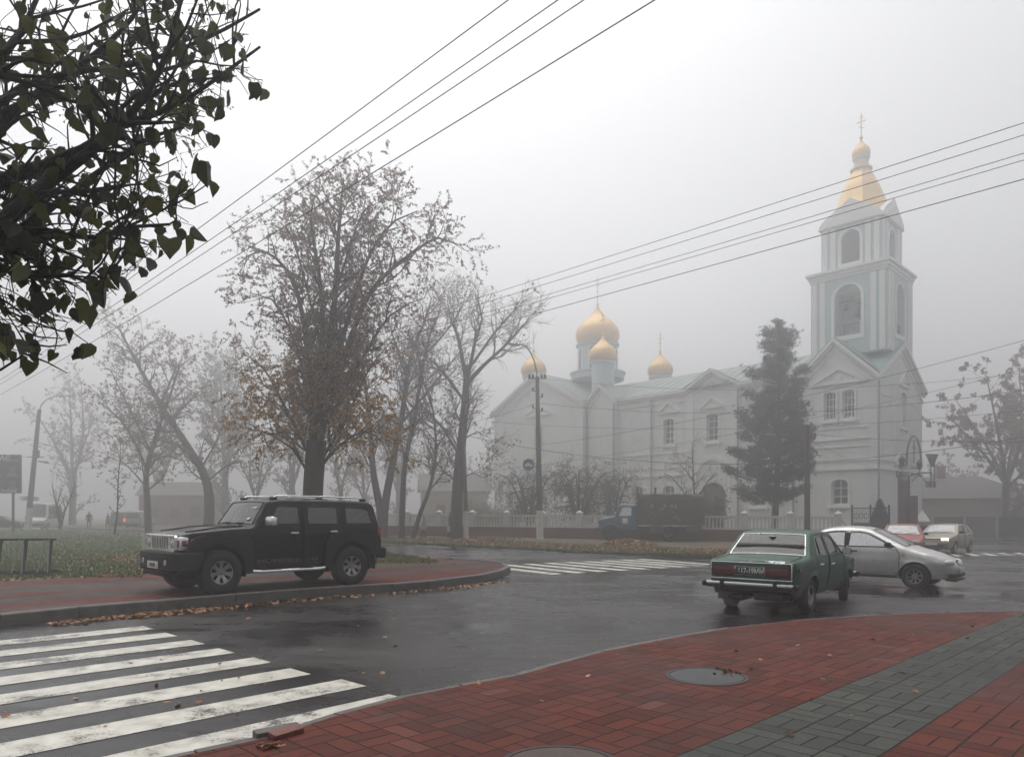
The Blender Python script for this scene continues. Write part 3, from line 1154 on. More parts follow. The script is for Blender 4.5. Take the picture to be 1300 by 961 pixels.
    for cx, cz, Ra in arches:
        for sgn in (1, -1):
            n = 20
            q = []
            for j in range(n + 1):
                w = -.25 + (PI + .5) * j / n
                x, z = cx + (Ra - .004) * math.cos(w), cz + (Ra - .004) * math.sin(w)
                w0 = lerp_tab(S['plan'], x) - S.get('tuck', .05) * .5 - .004
                q += [(x, sgn * (w0 - .03), z), (x, sgn * (w0 - .36), z)]
            mb.add(q, [(2 * j, 2 * j + 2, 2 * j + 3, 2 * j + 1) for j in range(n)] + [tuple(2 * j + 1 for j in range(n + 1))])
    fx0, fx1 = arches[-1][0] - arches[-1][2] - .02, arches[0][0] + arches[0][2] + .02
    wmid = lerp_tab(S['plan'], 0)
    mb.box((0, 0, sill + .05), (fx1 - fx0 - 2 * arches[0][2] - .1, 2 * wmid - .14, .10))
    mb.box(((up[-1].x - .3 + fx1) / 2, 0, sill + .12), (max(.05, up[-1].x - .1 - fx1), 2 * wmid - .45, .12))
    mb.box(((up[0].x + .1 + fx0) / 2, 0, sill + .10), (max(.05, fx0 - up[0].x - .1), 2 * wmid - .45, .12))
    mb.box((0, 0, sill + .03), (fx1 - fx0, .6, .16))
    for cx, cz, Ra in arches:
        mb.tube([(cx, -wmid + .2, cz - .01), (cx, wmid - .2, cz - .01)], .045, 8)
    mb.build("underbody", M_['dark'], root)
    return wf, up, upw


def resample(poly, step):
    out = []
    n = len(poly)
    for i in range(n):
        a, b = poly[i], poly[(i + 1) % n]
        k = max(1, int((b - a).length / step))
        out += [a.lerp(b, q / k) for q in range(k)]
    return out


def wheel(root, x, y, Rw, wid, rim, rimm, spokes=5, steer=0.0, style='alloy'):
    """wheel centred at (x, y, Rw); outer face away from the car's middle"""
    sgn = 1 if y > 0 else -1
    w = bpy.data.objects.new("wheel", None)
    col.objects.link(w)
    w.parent = root
    w.location = (x, y, Rw)
    w.rotation_euler = (0, 0, steer)
    M = Matrix.Rotation(-sgn * PI / 2, 4, 'X')       # local z -> outward y
    h = wid / 2
    mb = MB()
    pr = [(rim - .01, -h * .8), (rim + .02, -h * .95), (Rw - .05, -h), (Rw - .018, -h * .92), (Rw - .003, -h * .72), (Rw, -h * .3), (Rw, h * .3), (Rw - .003, h * .72), (Rw - .018, h * .92), (Rw - .05, h), (rim + .035, h * .97), (rim + .012, h * .9), (rim - .002, h * .78)]
    mb.lathe(pr, 44, M, cap=False)
    nb = 46
    for k in range(nb):
        a = 2 * PI * k / nb
        for z in (-.6, -.2, .2, .6):
            a2 = a + (.5 * 2 * PI / nb if z in (-.2, .6) else 0)
            rot = Matrix.Rotation(a2, 3, 'Z')
            c = rot @ V((Rw + .001, 0, z * h * 1.1))
            mb.box(M @ c, (.012, .028 * Rw / .3, h * .34), M.to_3x3() @ rot)
    mb.build("tyre", M_['rubber'], w)
    mb = MB()
    mb.lathe([(rim - .004, h * .80), (rim - .004, h * .86), (rim - .022, h * .84), (rim - .03, h * .55), (rim - .035, -h * .7)], 40, M, 0, cap=False)
    mb.lathe([(rim - .03, h * .12), (.001, h * .12)], 30, M, 1, cap=False)
    mb.lathe([(.001, h * .62), (.045, h * .60), (.062, h * .50), (.07, h * .3)], 20, M, 0, cap=False)
    if style == 'steel':
        mb.lathe([(rim - .03, h * .55), (rim - .05, h * .32), (rim * .62, h * .30), (rim * .5, h * .48), (.07, h * .5)], 32, M, 0, cap=False)
        for k in range(12):
            rot = Matrix.Rotation(2 * PI * k / 12, 3, 'Z')
            mb.box(M @ (rot @ V((rim * .78, 0, h * .315))), (.035, .02, .012), M.to_3x3() @ rot, 1)
    else:
        for k in range(spokes):
            rot = Matrix.Rotation(2 * PI * (k + .25) / spokes, 3, 'Z')
            q = []
            w0, w1 = (.030, .052) if spokes <= 7 else (.016, .020)
            w0, w1 = w0 * rim / .2, w1 * rim / .2
            for r_, ww, z in ((.05, w0, h * .58), (rim * .6, w0 * .95, h * .66), (rim - .015, w1, h * .78)):
                for yy in (-ww, ww):
                    q.append(M @ (rot @ V((r_, yy, z))))
                for yy in (-ww * .8, ww * .8):
                    q.append(M @ (rot @ V((r_, yy, z - .035))))
            fs = []
            for b in (0, 4):
                fs += [(b, b + 1, b + 5, b + 4), (b, b + 4, b + 6, b + 2), (b + 1, b + 3, b + 7, b + 5), (b + 2, b + 6, b + 7, b + 3)]
            mb.add(q, fs, 0)
            mb.lathe([(.011, h * .60), (.011, h * .645), (.0005, h * .65)], 8, M @ Matrix.Translation(rot @ V((.04, 0, 0))), 0)
    mb.build("rim", [rimm, M_['dark']], w, smooth=30)
    return w


def place_car(root, p, heading, h=0.0):
    """p = ground spot of the car's origin; heading in radians; the car stands on the sloping ground"""
    root.location = (p[0], p[1], gz(p[0]) + h)
    c, s = math.cos(heading), math.sin(heading)
    # tilt about world y so that the wheels follow the slope
    nrm = V((TILT, 0, 1)).normalized()
    q = V((0, 0, 1)).rotation_difference(nrm) @ Matrix.Rotation(heading, 3, 'Z').to_quaternion()
    root.rotation_mode = 'QUATERNION'
    root.rotation_quaternion = q


def seats(root, zf, rows, w, h=.62, m=None):
    mb = MB()
    for x, ys in rows:
        for y, ww in ys:
            mb.box((x, y, zf + .22), (.48, ww, .18), None, 0, .05)
            mb.box((x - .26, y, zf + .22 + h / 2), (.13, ww, h), Matrix.Rotation(-.2, 3, 'Y'), 0, .05)
            if ww < .7:
                mb.box((x - .36, y, zf + .26 + h), (.09, ww * .5, .16), None, 0, .03)
    return mb


def interior(root, x0, x1, zf, ztop, w, rows, dash):
    mb = seats(root, zf, rows, w)
    mb.box(((x0 + x1) / 2, 0, zf), (x1 - x0, 2 * w, .06))
    mb.box((dash, 0, ztop - .06), (.34, 2 * w - .05, .20), None, 0, .05)
    mb.box((x0 + .1, 0, ztop - .07), (.4, 2 * w - .05, .04))
    a = V((dash - .32, .36, ztop - .02))
    lp = [a + V((.06 * math.sin(t) * .8, .19 * math.cos(t), .18 * math.sin(t))) for t in [2 * PI * k / 20 for k in range(21)]]
    mb.tube(lp, .014, 6, cap=False)
    mb.tube([a, a + V((.3, 0, -.12))], .02, 6)
    return mb.build("interior", M_['seat'], root, smooth=40)


def mirror(root, x, y, z, size, m, arm=M_['black_plastic']):
    s = 1 if y > 0 else -1
    mb = MB()
    mb.box((x, y + s * size[1] * .5, z + size[2] * .15), size, Matrix.Rotation(s * .15, 3, 'Z'), 0, min(size) * .42)
    mb.box((x + .01, y - s * .02, z - size[2] * .12), (.05, .10, .035), None, 1, .01)
    mb.box((x - size[0] * .5, y + s * size[1] * .5 + s * .004, z + size[2] * .15), (.006, size[1] * .82, size[2] * .8), Matrix.Rotation(s * .15, 3, 'Z'), 2)
    mb.build("mirror", [m, arm, M_['lamp_glass']], root)


def wiper(root, p, q):
    mb = MB()
    p, q = V(p), V(q)
    mb.tube([p, p.lerp(q, .5) + V((.012, 0, .02)), q], [.009, .007, .004], 5)
    d = (q - p) * .5
    mb.tube([q - d * .8 + V((0, 0, .004)), q + d * .5 + V((-.01, 0, .01))], .006, 4)
    mb.build("wiper", M_['black_plastic'], root)


def xz_plate(y, sgn=1):
    """2d (x, z) drawn on the side at y; depth runs inward"""
    return Matrix(((1, 0, 0, 0), (0, 0, -sgn, y), (0, 1, 0, 0), (0, 0, 0, 1)))


# ---- black off-roader on the island pavement
def build_suv():
    t = thing("off_road_car", "boxy black off-road car with chrome grille parked on the red island paving", "car")
    Rw = .405
    S = dict(prof=[(-2.16, .58), (-2.20, .85), (-2.20, 1.22), (-2.06, 1.70), (-1.92, 1.775), (-.9, 1.80), (.15, 1.79), (.43, 1.755), (.47, 1.715), (.75, 1.275), (.80, 1.245), (1.35, 1.205), (1.98, 1.135), (2.10, 1.085), (2.13, .98), (2.12, .62)],
             glass={8: "windscreen"}, arches=[(1.42, .42, .53), (-1.42, .42, .53)], sill=.42, r=.05, fillet=.04,
             plan=[(-2.25, .80), (-2.05, .885), (-1.4, .90), (1.0, .90), (1.7, .86), (2.0, .82), (2.15, .74)], belt=1.22, tumble=.22, tuck=.04, crown=.03, gmargin=.10,
             chin=.05, tail=.05, flare=.0,
             windows=[[(.44, 1.30), (.27, 1.625), (.20, 1.65), (-.16, 1.65), (-.20, 1.62), (-.20, 1.30)],
                      [(-.40, 1.33), (-.41, 1.62), (-.45, 1.65), (-1.05, 1.65), (-1.10, 1.61), (-1.10, 1.33), (-1.05, 1.30), (-.44, 1.30)],
                      [(-1.30, 1.33), (-1.30, 1.61), (-1.34, 1.64), (-1.80, 1.63), (-1.90, 1.58), (-1.97, 1.33), (-1.92, 1.30), (-1.34, 1.30)]],
             doors=[[(.72, .50), (.72, 1.22), (.45, 1.69), (-.26, 1.71), (-.28, .50)], [(-.32, .50), (-.31, 1.71), (-1.18, 1.70), (-1.20, 1.10), (-.88, .85), (-.80, .50)]],
             handles=[(-.08, 1.12), (-.98, 1.14)], sharp=28)
    M = dict(body=M_['black_paint'], glass=dict(windscreen=M_['glass_mid']), side_glass=M_['glass_dark'])
    wf, up, upw = shell(t, S, M)
    wf_ = lambda x, z: wf(x, z, False)
    interior(t, -1.9, .75, .62, 1.22, .74, [(-.05, [(.40, .5), (-.40, .5)]), (-1.0, [(0, 1.3)])], .55)
    # hood bulge edges
    mb = MB()
    for s in (1, -1):
        mb.tube([(.86, s * .62, 1.268), (1.4, s * .62, 1.233), (1.95, s * .60, 1.155)], .014, 6)
    mb.box((1.0, 0, 1.262), (.25, .9, .014), Matrix.Rotation(.06, 3, 'Y'), 1, .004)
    mb.build("bonnet_ridge", [M_['black_paint'], M_['black_plastic']], t)
    # flared arches
    for cx in (1.42, -1.42):
        front = cx > 0
        for s in (1, -1):
            arc = [(cx + .50 * math.cos(a), .43 + .50 * math.sin(a)) for a in [PI * k / 18 for k in range(19)]]
            if front:
                o = [(cx - .66, .36), (cx - .64, .9), (cx - .58, 1.04), (cx - .50, 1.085), (cx + .36, 1.075), (cx + .50, 1.04), (cx + .60, .92), (cx + .64, .70), (cx + .50, .70)]
                poly = [(cx + .50, .62)] + arc + [(cx - .50, .36)] + o
            else:
                o = [(cx - .72, .62), (cx - .74, .95), (cx - .68, 1.07), (cx - .60, 1.10), (cx + .42, 1.10), (cx + .54, 1.05), (cx + .62, .92), (cx + .66, .40), (cx + .50, .40)]
                poly = [(cx - .50, .62)] + list(reversed(arc)) + list(reversed(o))
                poly = poly
            y = s * (wf_(cx, .9) + .045)
            mb = MB()
            mb.plate(poly, [], .11, xz_plate(y, s), 0)
            me = mb.build("fender_flare", M_['black_plastic'], t, smooth=30)
            b = me.modifiers.new("bevel", 'BEVEL')
            b.width, b.segments, b.limit_method, b.angle_limit = .022, 3, 'ANGLE', R(50)
    for x, st in ((1.42, .10), (-1.42, 0)):
        for s in (1, -1):
            wheel(t, x, s * .82, Rw, .27, .225, M_['alloy'], 7, st if x > 0 else 0)
    # grille
    mb = MB()
    fx = 2.135
    fr = [(-.66, .80), (.66, .80), (.70, .84), (.70, 1.06), (.66, 1.10), (-.66, 1.10), (-.70, 1.06), (-.70, .84)]
    MP = Matrix(((0, 0, -1, fx + .045), (1, 0, 0, 0), (0, 1, 0, 0), (0, 0, 0, 1)))
    holes = []
    for k in range(7):
        c = (k - 3) * .118
        holes.append([(c - .042, .845), (c + .042, .845), (c + .042, 1.035), (c + .030, 1.05), (c - .030, 1.05), (c - .042, 1.035)])
    for s in (1, -1):
        holes.append([(s * .565 + .105 * math.cos(a), .945 + .10 * math.sin(a)) for a in [2 * PI * q / 20 for q in range(20)]])
    mb.plate(fr, holes, .05, MP)
    mb.box((fx + .045, 0, 1.082), (.05, 1.36, .05), None, 0, .018)
    mb.box((fx - .01, 0, .95), (.03, 1.34, .26), None, 1)
    for k in range(6):
        c = (k - 2.5) * .118
        mb.lathe([(.016, 0), (.016, .02), (.001, .026)], 10, Matrix.Translation((fx + .05, c, .838)) @ Matrix.Rotation(PI / 2, 4, 'Y'))
    gr_ = mb.build("grille", [M_['chrome'], M_['dark']], t, smooth=30)
    for s in (1, -1):
        mb = MB()
        mb.lathe([(.098, 0), (.094, .03), (.07, .05), (.001, .062)], 24, Matrix.Translation((fx, s * .565, .945)) @ Matrix.Rotation(PI / 2, 4, 'Y'))
        mb.build("headlight", M_['lamp_glass'], t)
        # corner lamp block: chrome frame round an amber lens, wrapping the corner
        mb = MB()
        mb.box((2.06, s * .765, .945), (.17, .135, .25), None, 0, .03)
        mb.box((2.147, s * .775, .95), (.012, .07, .12), None, 1)
        mb.box((2.060, s * .832, .955), (.085, .014, .11), None, 1, .004)
        mb.build("corner_lamp", [M_['chrome'], M_['brown_lens']], t)
        mb = MB()
        mb.box((1.92, s * (wf_(1.92, .95) + .055), .965), (.085, .03, .13), None, 0, .012)
        mb.build("side_marker", M_['amber_lens'], t)
        mb = MB()
        mb.box((-2.17, s * .80, 1.02), (.08, .13, .40), None, 0, .02)
        mb.build("tail_light", M_['red_lens'], t)
        mb = MB()
        mb.tube([(.30, s * .64, 1.80), (.18, s * .64, 1.86), (-.75, s * .64, 1.87), (-.85, s * .64, 1.84)], [.012, .018, .018, .012], 8)
        mb.tube([(-.72, s * .64, 1.84), (-.82, s * .64, 1.87), (-1.75, s * .64, 1.855), (-1.90, s * .64, 1.79)], [.012, .018, .018, .012], 8, 0)
        for x in (.25, -.78, -1.86):
            mb.box((x, s * .64, 1.815), (.16, .055, .06), None, 1, .02)
        mb.build("roof_rail", [M_['chrome'], M_['black_plastic']], t)
        mb = MB()
        mb.tube([(.80, s * .93, .395), (.70, s * .965, .385), (-.62, s * .965, .385), (-.75, s * .92, .395)], .036, 10)
        for x0 in (.45, -.30):
            mb.box((x0, s * .968, .418), (.42 if x0 > 0 else .30, .05, .016), None, 1, .006)
        for x in (.72, .1, -.62):
            mb.tube([(x, s * .95, .385), (x, s * .72, .43)], .018, 6)
        mb.build("side_step", [M_['chrome'], M_['black_plastic']], t)
        mirror(t, .50, s * (wf_(.5, 1.25) + .02), 1.33, (.13, .25, .19), M_['chrome'])
        mb = MB()
        mb.box((-1.98, s * .84, .47), (.03, .24, .30), None, 0, .006)
        mb.build("mud_flap", M_['rubber'], t)
    # bumpers
    mb = MB()
    q = [V((-.955, .0)), V((-.93, .12)), V((-.80, .20)), V((.80, .20)), V((.93, .12)), V((.955, .0))]
    out = [(-.93, -.34), (-.955, 0), (-.88, .16), (-.70, .23), (.70, .23), (.88, .16), (.955, 0), (.93, -.34), (.62, -.20), (-.62, -.20)]
    MT = Matrix(((0, 1, 0, 2.06), (1, 0, 0, 0), (0, 0, 1, .44), (0, 0, 0, 1)))
    mb.plate(out, [], .35, MT)
    o = mb.build("bumper", M_['black_plastic'], t, smooth=30)
    b = o.modifiers.new("bevel", 'BEVEL')
    b.width, b.segments, b.limit_method, b.angle_limit = .035, 3, 'ANGLE', R(40)
    mb = MB()
    mb.box((2.29, 0, .70), (.03, 1.5, .03), None, 0, .01)
    mb.box((2.16, 0, .41), (.26, 1.15, .08), Matrix.Rotation(.25, 3, 'Y'), 0, .02)
    for s in (1, -1):
        mb.lathe([(.045, 0), (.055, .02), (.05, .03)], 16, Matrix.Translation((2.27, s * .55, .60)) @ Matrix.Rotation(PI / 2, 4, 'Y'), 1)
        mb.tube([(2.2, s * .42, .46), (2.36, s * .42, .47), (2.36, s * .46, .47), (2.2, s * .46, .46)], .013, 6)
    mb.build("bumper_insert", [M_['black_plastic'], M_['lamp_glass']], o)
    mb = MB()
    mb.box((2.315, 0.02, .545), (.014, .52, .13), None, 0, .004)
    mb.box((2.306, 0.02, .545), (.014, .545, .15), None, 1, .004)
    lp = mb.build("licence_plate", [M_['plate_white'], M_['plate_black']], t)
    text("plate_text", "МАЯК", .095, M_['plate_black'], lp, (2.3235, .02, .545), (R(90), 0, R(90)), .001, bold=.002)
    mb = MB()
    mb.box((-2.27, 0, .66), (.17, 1.76, .24), None, 0, .05)
    mb.box((-2.22, 0, .50), (.10, 1.3, .12), None, 0, .03)
    mb.build("rear_bumper", M_['black_plastic'], t)
    mb = MB()
    mb.tube([(-2.33, .0, .55), (-2.44, 0, .55), (-2.45, 0, .60)], .025, 8)
    mb.build("tow_hook", M_['iron'], t)
    mb = MB()
    mb.lathe([(.38, -.11), (.39, .11), (.34, .13), (.001, .13)], 36, Matrix.Translation((-2.34, 0, 1.06)) @ Matrix.Rotation(-PI / 2, 4, 'Y'))
    mb.build("spare_wheel", M_['rubber'], t)
    mb = MB()
    mb.box((-2.08, 0, 1.48), (.02, 1.25, .36), Matrix.Rotation(.28, 3, 'Y'), 0)
    mb.build("rear_window", M_['glass_dark'], t)
    wiper(t, (.83, -.1, 1.275), (.74, .42, 1.33))
    wiper(t, (.83, -.62, 1.265), (.74, -.15, 1.335))
    mb = MB()
    mb.tube([(.05, .25, 1.80), (-.02, .25, 1.93)], [.008, .003], 6)
    mb.build("aerial", M_['black_plastic'], t)
    for s in (1, -1):
        rot = (R(90), 0, R(180) if s > 0 else 0)
        y = s * (wf_(.2, .57) + .0035)
        text("lettering", "HUMMER", .135, M_['decal'], t, (.22, y, .585), rot, .0008, sx=1.75, bold=.006)
        text("lettering", "H3", .125, M_['decal'], t, (-.52, y, .59), rot, .0008, sx=1.5, bold=.006)
        mb = MB()
        for a, b in (((-.34, .51), (-.70, .51)), ((-.34, .67), (-.70, .67))):
            mb.box(((a[0] + b[0]) / 2, y, a[1]), (.36, .002, .012))
        for x in (-.34, -.70):
            mb.box((x, y, .59), (.012, .002, .172))
        mb.build("decal_frame", M_['decal'], t)
        text("emblem", "H3", .075, M_['chrome'], t, (.80 - .16, y + s * .001, .70), rot, .003, sx=1.3)
    mb = MB()
    mb.box((.70, .52, 1.40), (.02, .10, .07), Matrix.Rotation(-R(57), 3, 'Y'))
    mb.box((.55, .50, 1.62), (.02, .16, .05), Matrix.Rotation(-R(57), 3, 'Y'))
    mb.build("windscreen_sticker", M_['sign_white'], t)
    return t


suv = build_suv()
F_, R__ = V((-5.40, 13.45)), V((-3.40, 15.50))
hd = (F_ - R__).normalized()
rn = V((hd.y, -hd.x))
c_ = (F_ + R__) / 2 + rn * .95
place_car(suv, c_, math.atan2(hd.y, hd.x), IZ)


# ---- green saloon
def build_saloon():
    t = thing("green_saloon", "old dark green saloon seen from behind, turning on the wet road", "car")
    S = dict(prof=[(-2.06, .40), (-2.09, .55), (-2.09, .86), (-2.05, .905), (-1.36, .965), (-1.30, .985), (-.90, 1.345), (-.80, 1.385), (-.25, 1.41), (.22, 1.385), (.33, 1.35), (.80, .965), (.86, .94), (1.65, .865), (1.80, .83), (1.86, .80), (1.85, .42)],
             glass={5: "rear_window", 10: "windscreen"}, arches=[(1.212, .30, .355), (-1.212, .30, .345)], sill=.30, r=.045, fillet=.035,
             plan=[(-2.1, .735), (-1.9, .775), (-1.0, .80), (.9, .80), (1.6, .775), (1.86, .735)], belt=.93, tumble=.36, tuck=.07, crown=.025, gmargin=.075,
             chin=.04, tail=.15, flare=.02, crease=(.83, .05, .012),
             windows=[[(-.20, .975), (-.20, 1.315), (.17, 1.315), (.26, 1.28), (.62, .985)],
                      [(-.96, 1.0), (-.79, 1.27), (-.70, 1.31), (-.30, 1.32), (-.30, .975)]],
             doors=[[(.70, .36), (.72, .93), (.64, 1.01), (.26, 1.335), (-.24, 1.36), (-.25, .36)], [(-.27, .36), (-.26, 1.36), (-.74, 1.345), (-1.02, .98), (-.98, .80), (-.84, .62), (-.80, .36)]],
             handles=[(-.10, .80), (-.82, .82)], seal=.012, wtrim=.009, sharp=30)
    M = dict(body=M_['green_paint'], glass={'rear_window': M_['glass_rear']}, side_glass=M_['glass_rear'], seal=M_['chrome'], wtrim=M_['galv'])
    wf, up, upw = shell(t, S, M)
    wf_ = lambda x, z: wf(x, z, False)
    mb = seats(t, .38, [(.05, [(.36, .48), (-.36, .48)]), (-.82, [(0, 1.25)])], .7, .58)
    mb.box((-.1, 0, .40), (1.9, 1.4, .06))
    mb.box((.72, 0, .90), (.3, 1.36, .18), None, 0, .05)
    mb.box((-1.12, 0, .955), (.42, 1.3, .03))
    a = V((.42, .36, .93))
    mb.tube([a + V((.08 * math.sin(q), .19 * math.cos(q), .17 * math.sin(q))) for q in [2 * PI * k / 20 for k in range(21)]], .013, 6, cap=False)
    mb.build("interior", M_['seat'], t)
    mb = MB()
    mb.box((-1.10, -.42, 1.0), (.22, .34, .07), None, 0, .03)
    mb.build("parcel_cushion", mat("cushion_orange", (.35, .09, .04), .9), t)
    for x, st in ((1.212, .22), (-1.212, 0)):
        for s in (1, -1):
            wheel(t, x, s * .675, .297, .17, .185, M_['galv'], 0, st if x > 0 else 0, 'steel')
    # rear panel
    mb = MB()
    x = -2.098
    mb.box((x, 0, .735), (.02, 1.34, .27), None, 0, .006)
    mb.build("rear_panel", M_['green_paint'], t)
    mb = MB()
    for z in (.595, .875):
        mb.box((x - .012, 0, z), (.022, 1.40, .016), None, 0, .004)
    for s in (1, -1):
        mb.box((x - .012, s * .70, .735), (.022, .014, .28), None, 0, .004)
    mb.build("rear_trim", M_['chrome'], t)
    for s in (1, -1):
        mb = MB()
        mb.box((x - .025, s * .47, .735), (.04, .40, .175), None, 0, .012)
        mb.box((x - .047, s * .47, .735), (.006, .36, .13), None, 1, .002)
        mb.box((x - .050, s * .31, .735), (.006, .06, .13), None, 2, .002)
        mb.box((x - .052, s * .47, .735), (.004, .36, .008), None, 0)
        mb.box((x - .045, s * .255, .79), (.03, .014, .05), None, 3)
        mb.build("tail_light", [M_['black_plastic'], M_['dull_red_lens'], M_['brown_lens'], M_['chrome']], t)
        mb = MB()
        mb.box((-1.93, s * (wf_(-1.93, .78) + .006), .775), (.10, .016, .05), None, 0, .005)
        mb.build("side_marker", M_['dull_red_lens'], t)
        mb = MB()
        mb.box((1.862, s * .52, .67), (.04, .36, .18), None, 0, .02)
        mb.build("headlight", M_['lamp_glass'], t)
        mb = MB()
        mb.box((1.85, s * .70, .70), (.06, .05, .08), None, 0, .01)
        mb.build("indicator", M_['amber_lens'], t)
        mb = MB()
        mb.box((-1.60, s * .68, .30), (.02, .20, .26), None, 0, .004)
        mb.build("mud_flap", M_['rubber'], t)
        # window bars
        mb = MB()
        mb.tube([(.36, s * (wf_(.36, .98) + .002), .98), (.33, s * (wf_(.33, 1.24) + .002), 1.235)], .008, 5)
        mb.tube([(-.78, s * (wf_(-.78, .98) + .002), .98), (-.72, s * (wf_(-.72, 1.30) + .002), 1.30)], .008, 5)
        mb.build("quarter_light_bar", M_['black_plastic'], t)
    mb = MB()
    mb.box((x - .03, 0, .735), (.012, .50, .125), None, 0, .004)
    mb.box((x - .022, 0, .735), (.012, .53, .15), None, 1, .004)
    lp = mb.build("licence_plate", [M_['plate_black'], M_['galv']], t)
    text("plate_text", "617-19ММ", .125, M_['plate_white'], lp, (x - .0375, -.02, .735), (R(90), 0, R(-90)), .001, sx=.80, bold=.003)
    text("lettering", "ЖИГУЛИ", .06, M_['chrome'], t, (-2.082, -.40, .893), (R(55), 0, R(-90)), .003, sx=1.3, shear=.2, bold=.002)
    mb = MB()
    cz_ = lambda x, y: .905 + (x + 2.05) / .69 * .06 + .025 * (1 - (y / .775) ** 2) + .0005
    for s in (1, -1):
        mb.tube([(xx, s * .655, cz_(xx, .655)) for xx in (-2.04, -1.8, -1.6, -1.40)], .005, 4)
    mb.tube([(-1.40, yy, cz_(-1.40, yy)) for yy in (-.655, -.4, 0, .4, .655)], .005, 4)
    mb.build("boot_gap", M_['dark'], t)
    mb = MB()
    mb.box((-2.085, 0, .885), (.02, .05, .03), None, 0, .006)
    mb.build("boot_lock", M_['chrome'], t)
    # bumpers
    for xb, sg in ((-2.19, -1), (1.95, 1)):
        mb = MB()
        mb.box((xb, 0, .515), (.07, 1.50, .05), None, 0, .015)
        mb.box((xb, 0, .465), (.065, 1.48, .06), None, 1, .01)
        for s in (1, -1):
            mb.box((xb - sg * .06, s * .79, .49), (.20, .075, .10), None, 1, .025)
            mb.box((xb + sg * .02, s * .46, .50), (.09, .06, .16), None, 1, .015)
        mb.box((xb - sg * .05, 0, .46), (.05, 1.4, .05), None, 1)
        mb.build("bumper", [M_['chrome'], M_['black_plastic']], t)
    mb = MB()
    mb.tube([(-.6, .1, .22), (-1.5, .30, .23), (-2.12, .36, .27)], .024, 8)
    mb.box((-1.7, .30, .25), (.5, .22, .12), None, 0, .04)
    mb.box((-1.85, -.30, .30), (.5, .5, .12), None, 0, .03)
    mb.lathe([(.001, -.13), (.10, -.10), (.13, 0), (.10, .10), (.001, .13)], 16, Matrix.Translation((-1.212, 0, .30)) @ Matrix.Rotation(PI / 2, 4, 'Y'))
    mb.build("exhaust", M_['iron'], t)
    mb = MB()
    mb.box((1.87, 0, .66), (.03, .6, .18), None, 0, .006)
    mb.build("grille", M_['chrome'], t)
    for s in (1, -1):
        mirror(t, .60, s * (wf_(.6, .98) + .03), 1.00, (.09, .17, .12), M_['black_plastic'])
    mb = MB()
    for s in (1, -1):
        pts = [(xx, s * (wf(xx, .835) + .003), .835) for xx in (-2.0, -1.6, -1.1)]
        mb.tube(pts, .006, 5)
        pts = [(xx, s * (wf(xx, .60) + .002), .60) for xx in (-.75, -.2, .4, .8)]
        mb.tube(pts, .005, 5)
    mb.build("side_moulding", M_['green_paint'], t)
    mb = MB()
    mb.lathe([(.001, 0), (.055, 0), (.06, .012), (.001, .02)], 16, Matrix.Translation((-.99, .0, 1.30)))
    mb.build("interior_light", M_['plate_white'], t)
    return t


lada = build_saloon()
th = R(51.5)
rr_ = V((5.17, 12.72))
right = V((math.sin(th), -math.cos(th)))
c_ = rr_ - right * .675 + V((math.cos(th), math.sin(th))) * 1.212
place_car(lada, c_, th)
# the driver and a passenger's pale bundle are seen only as a light patch: leave seats bare


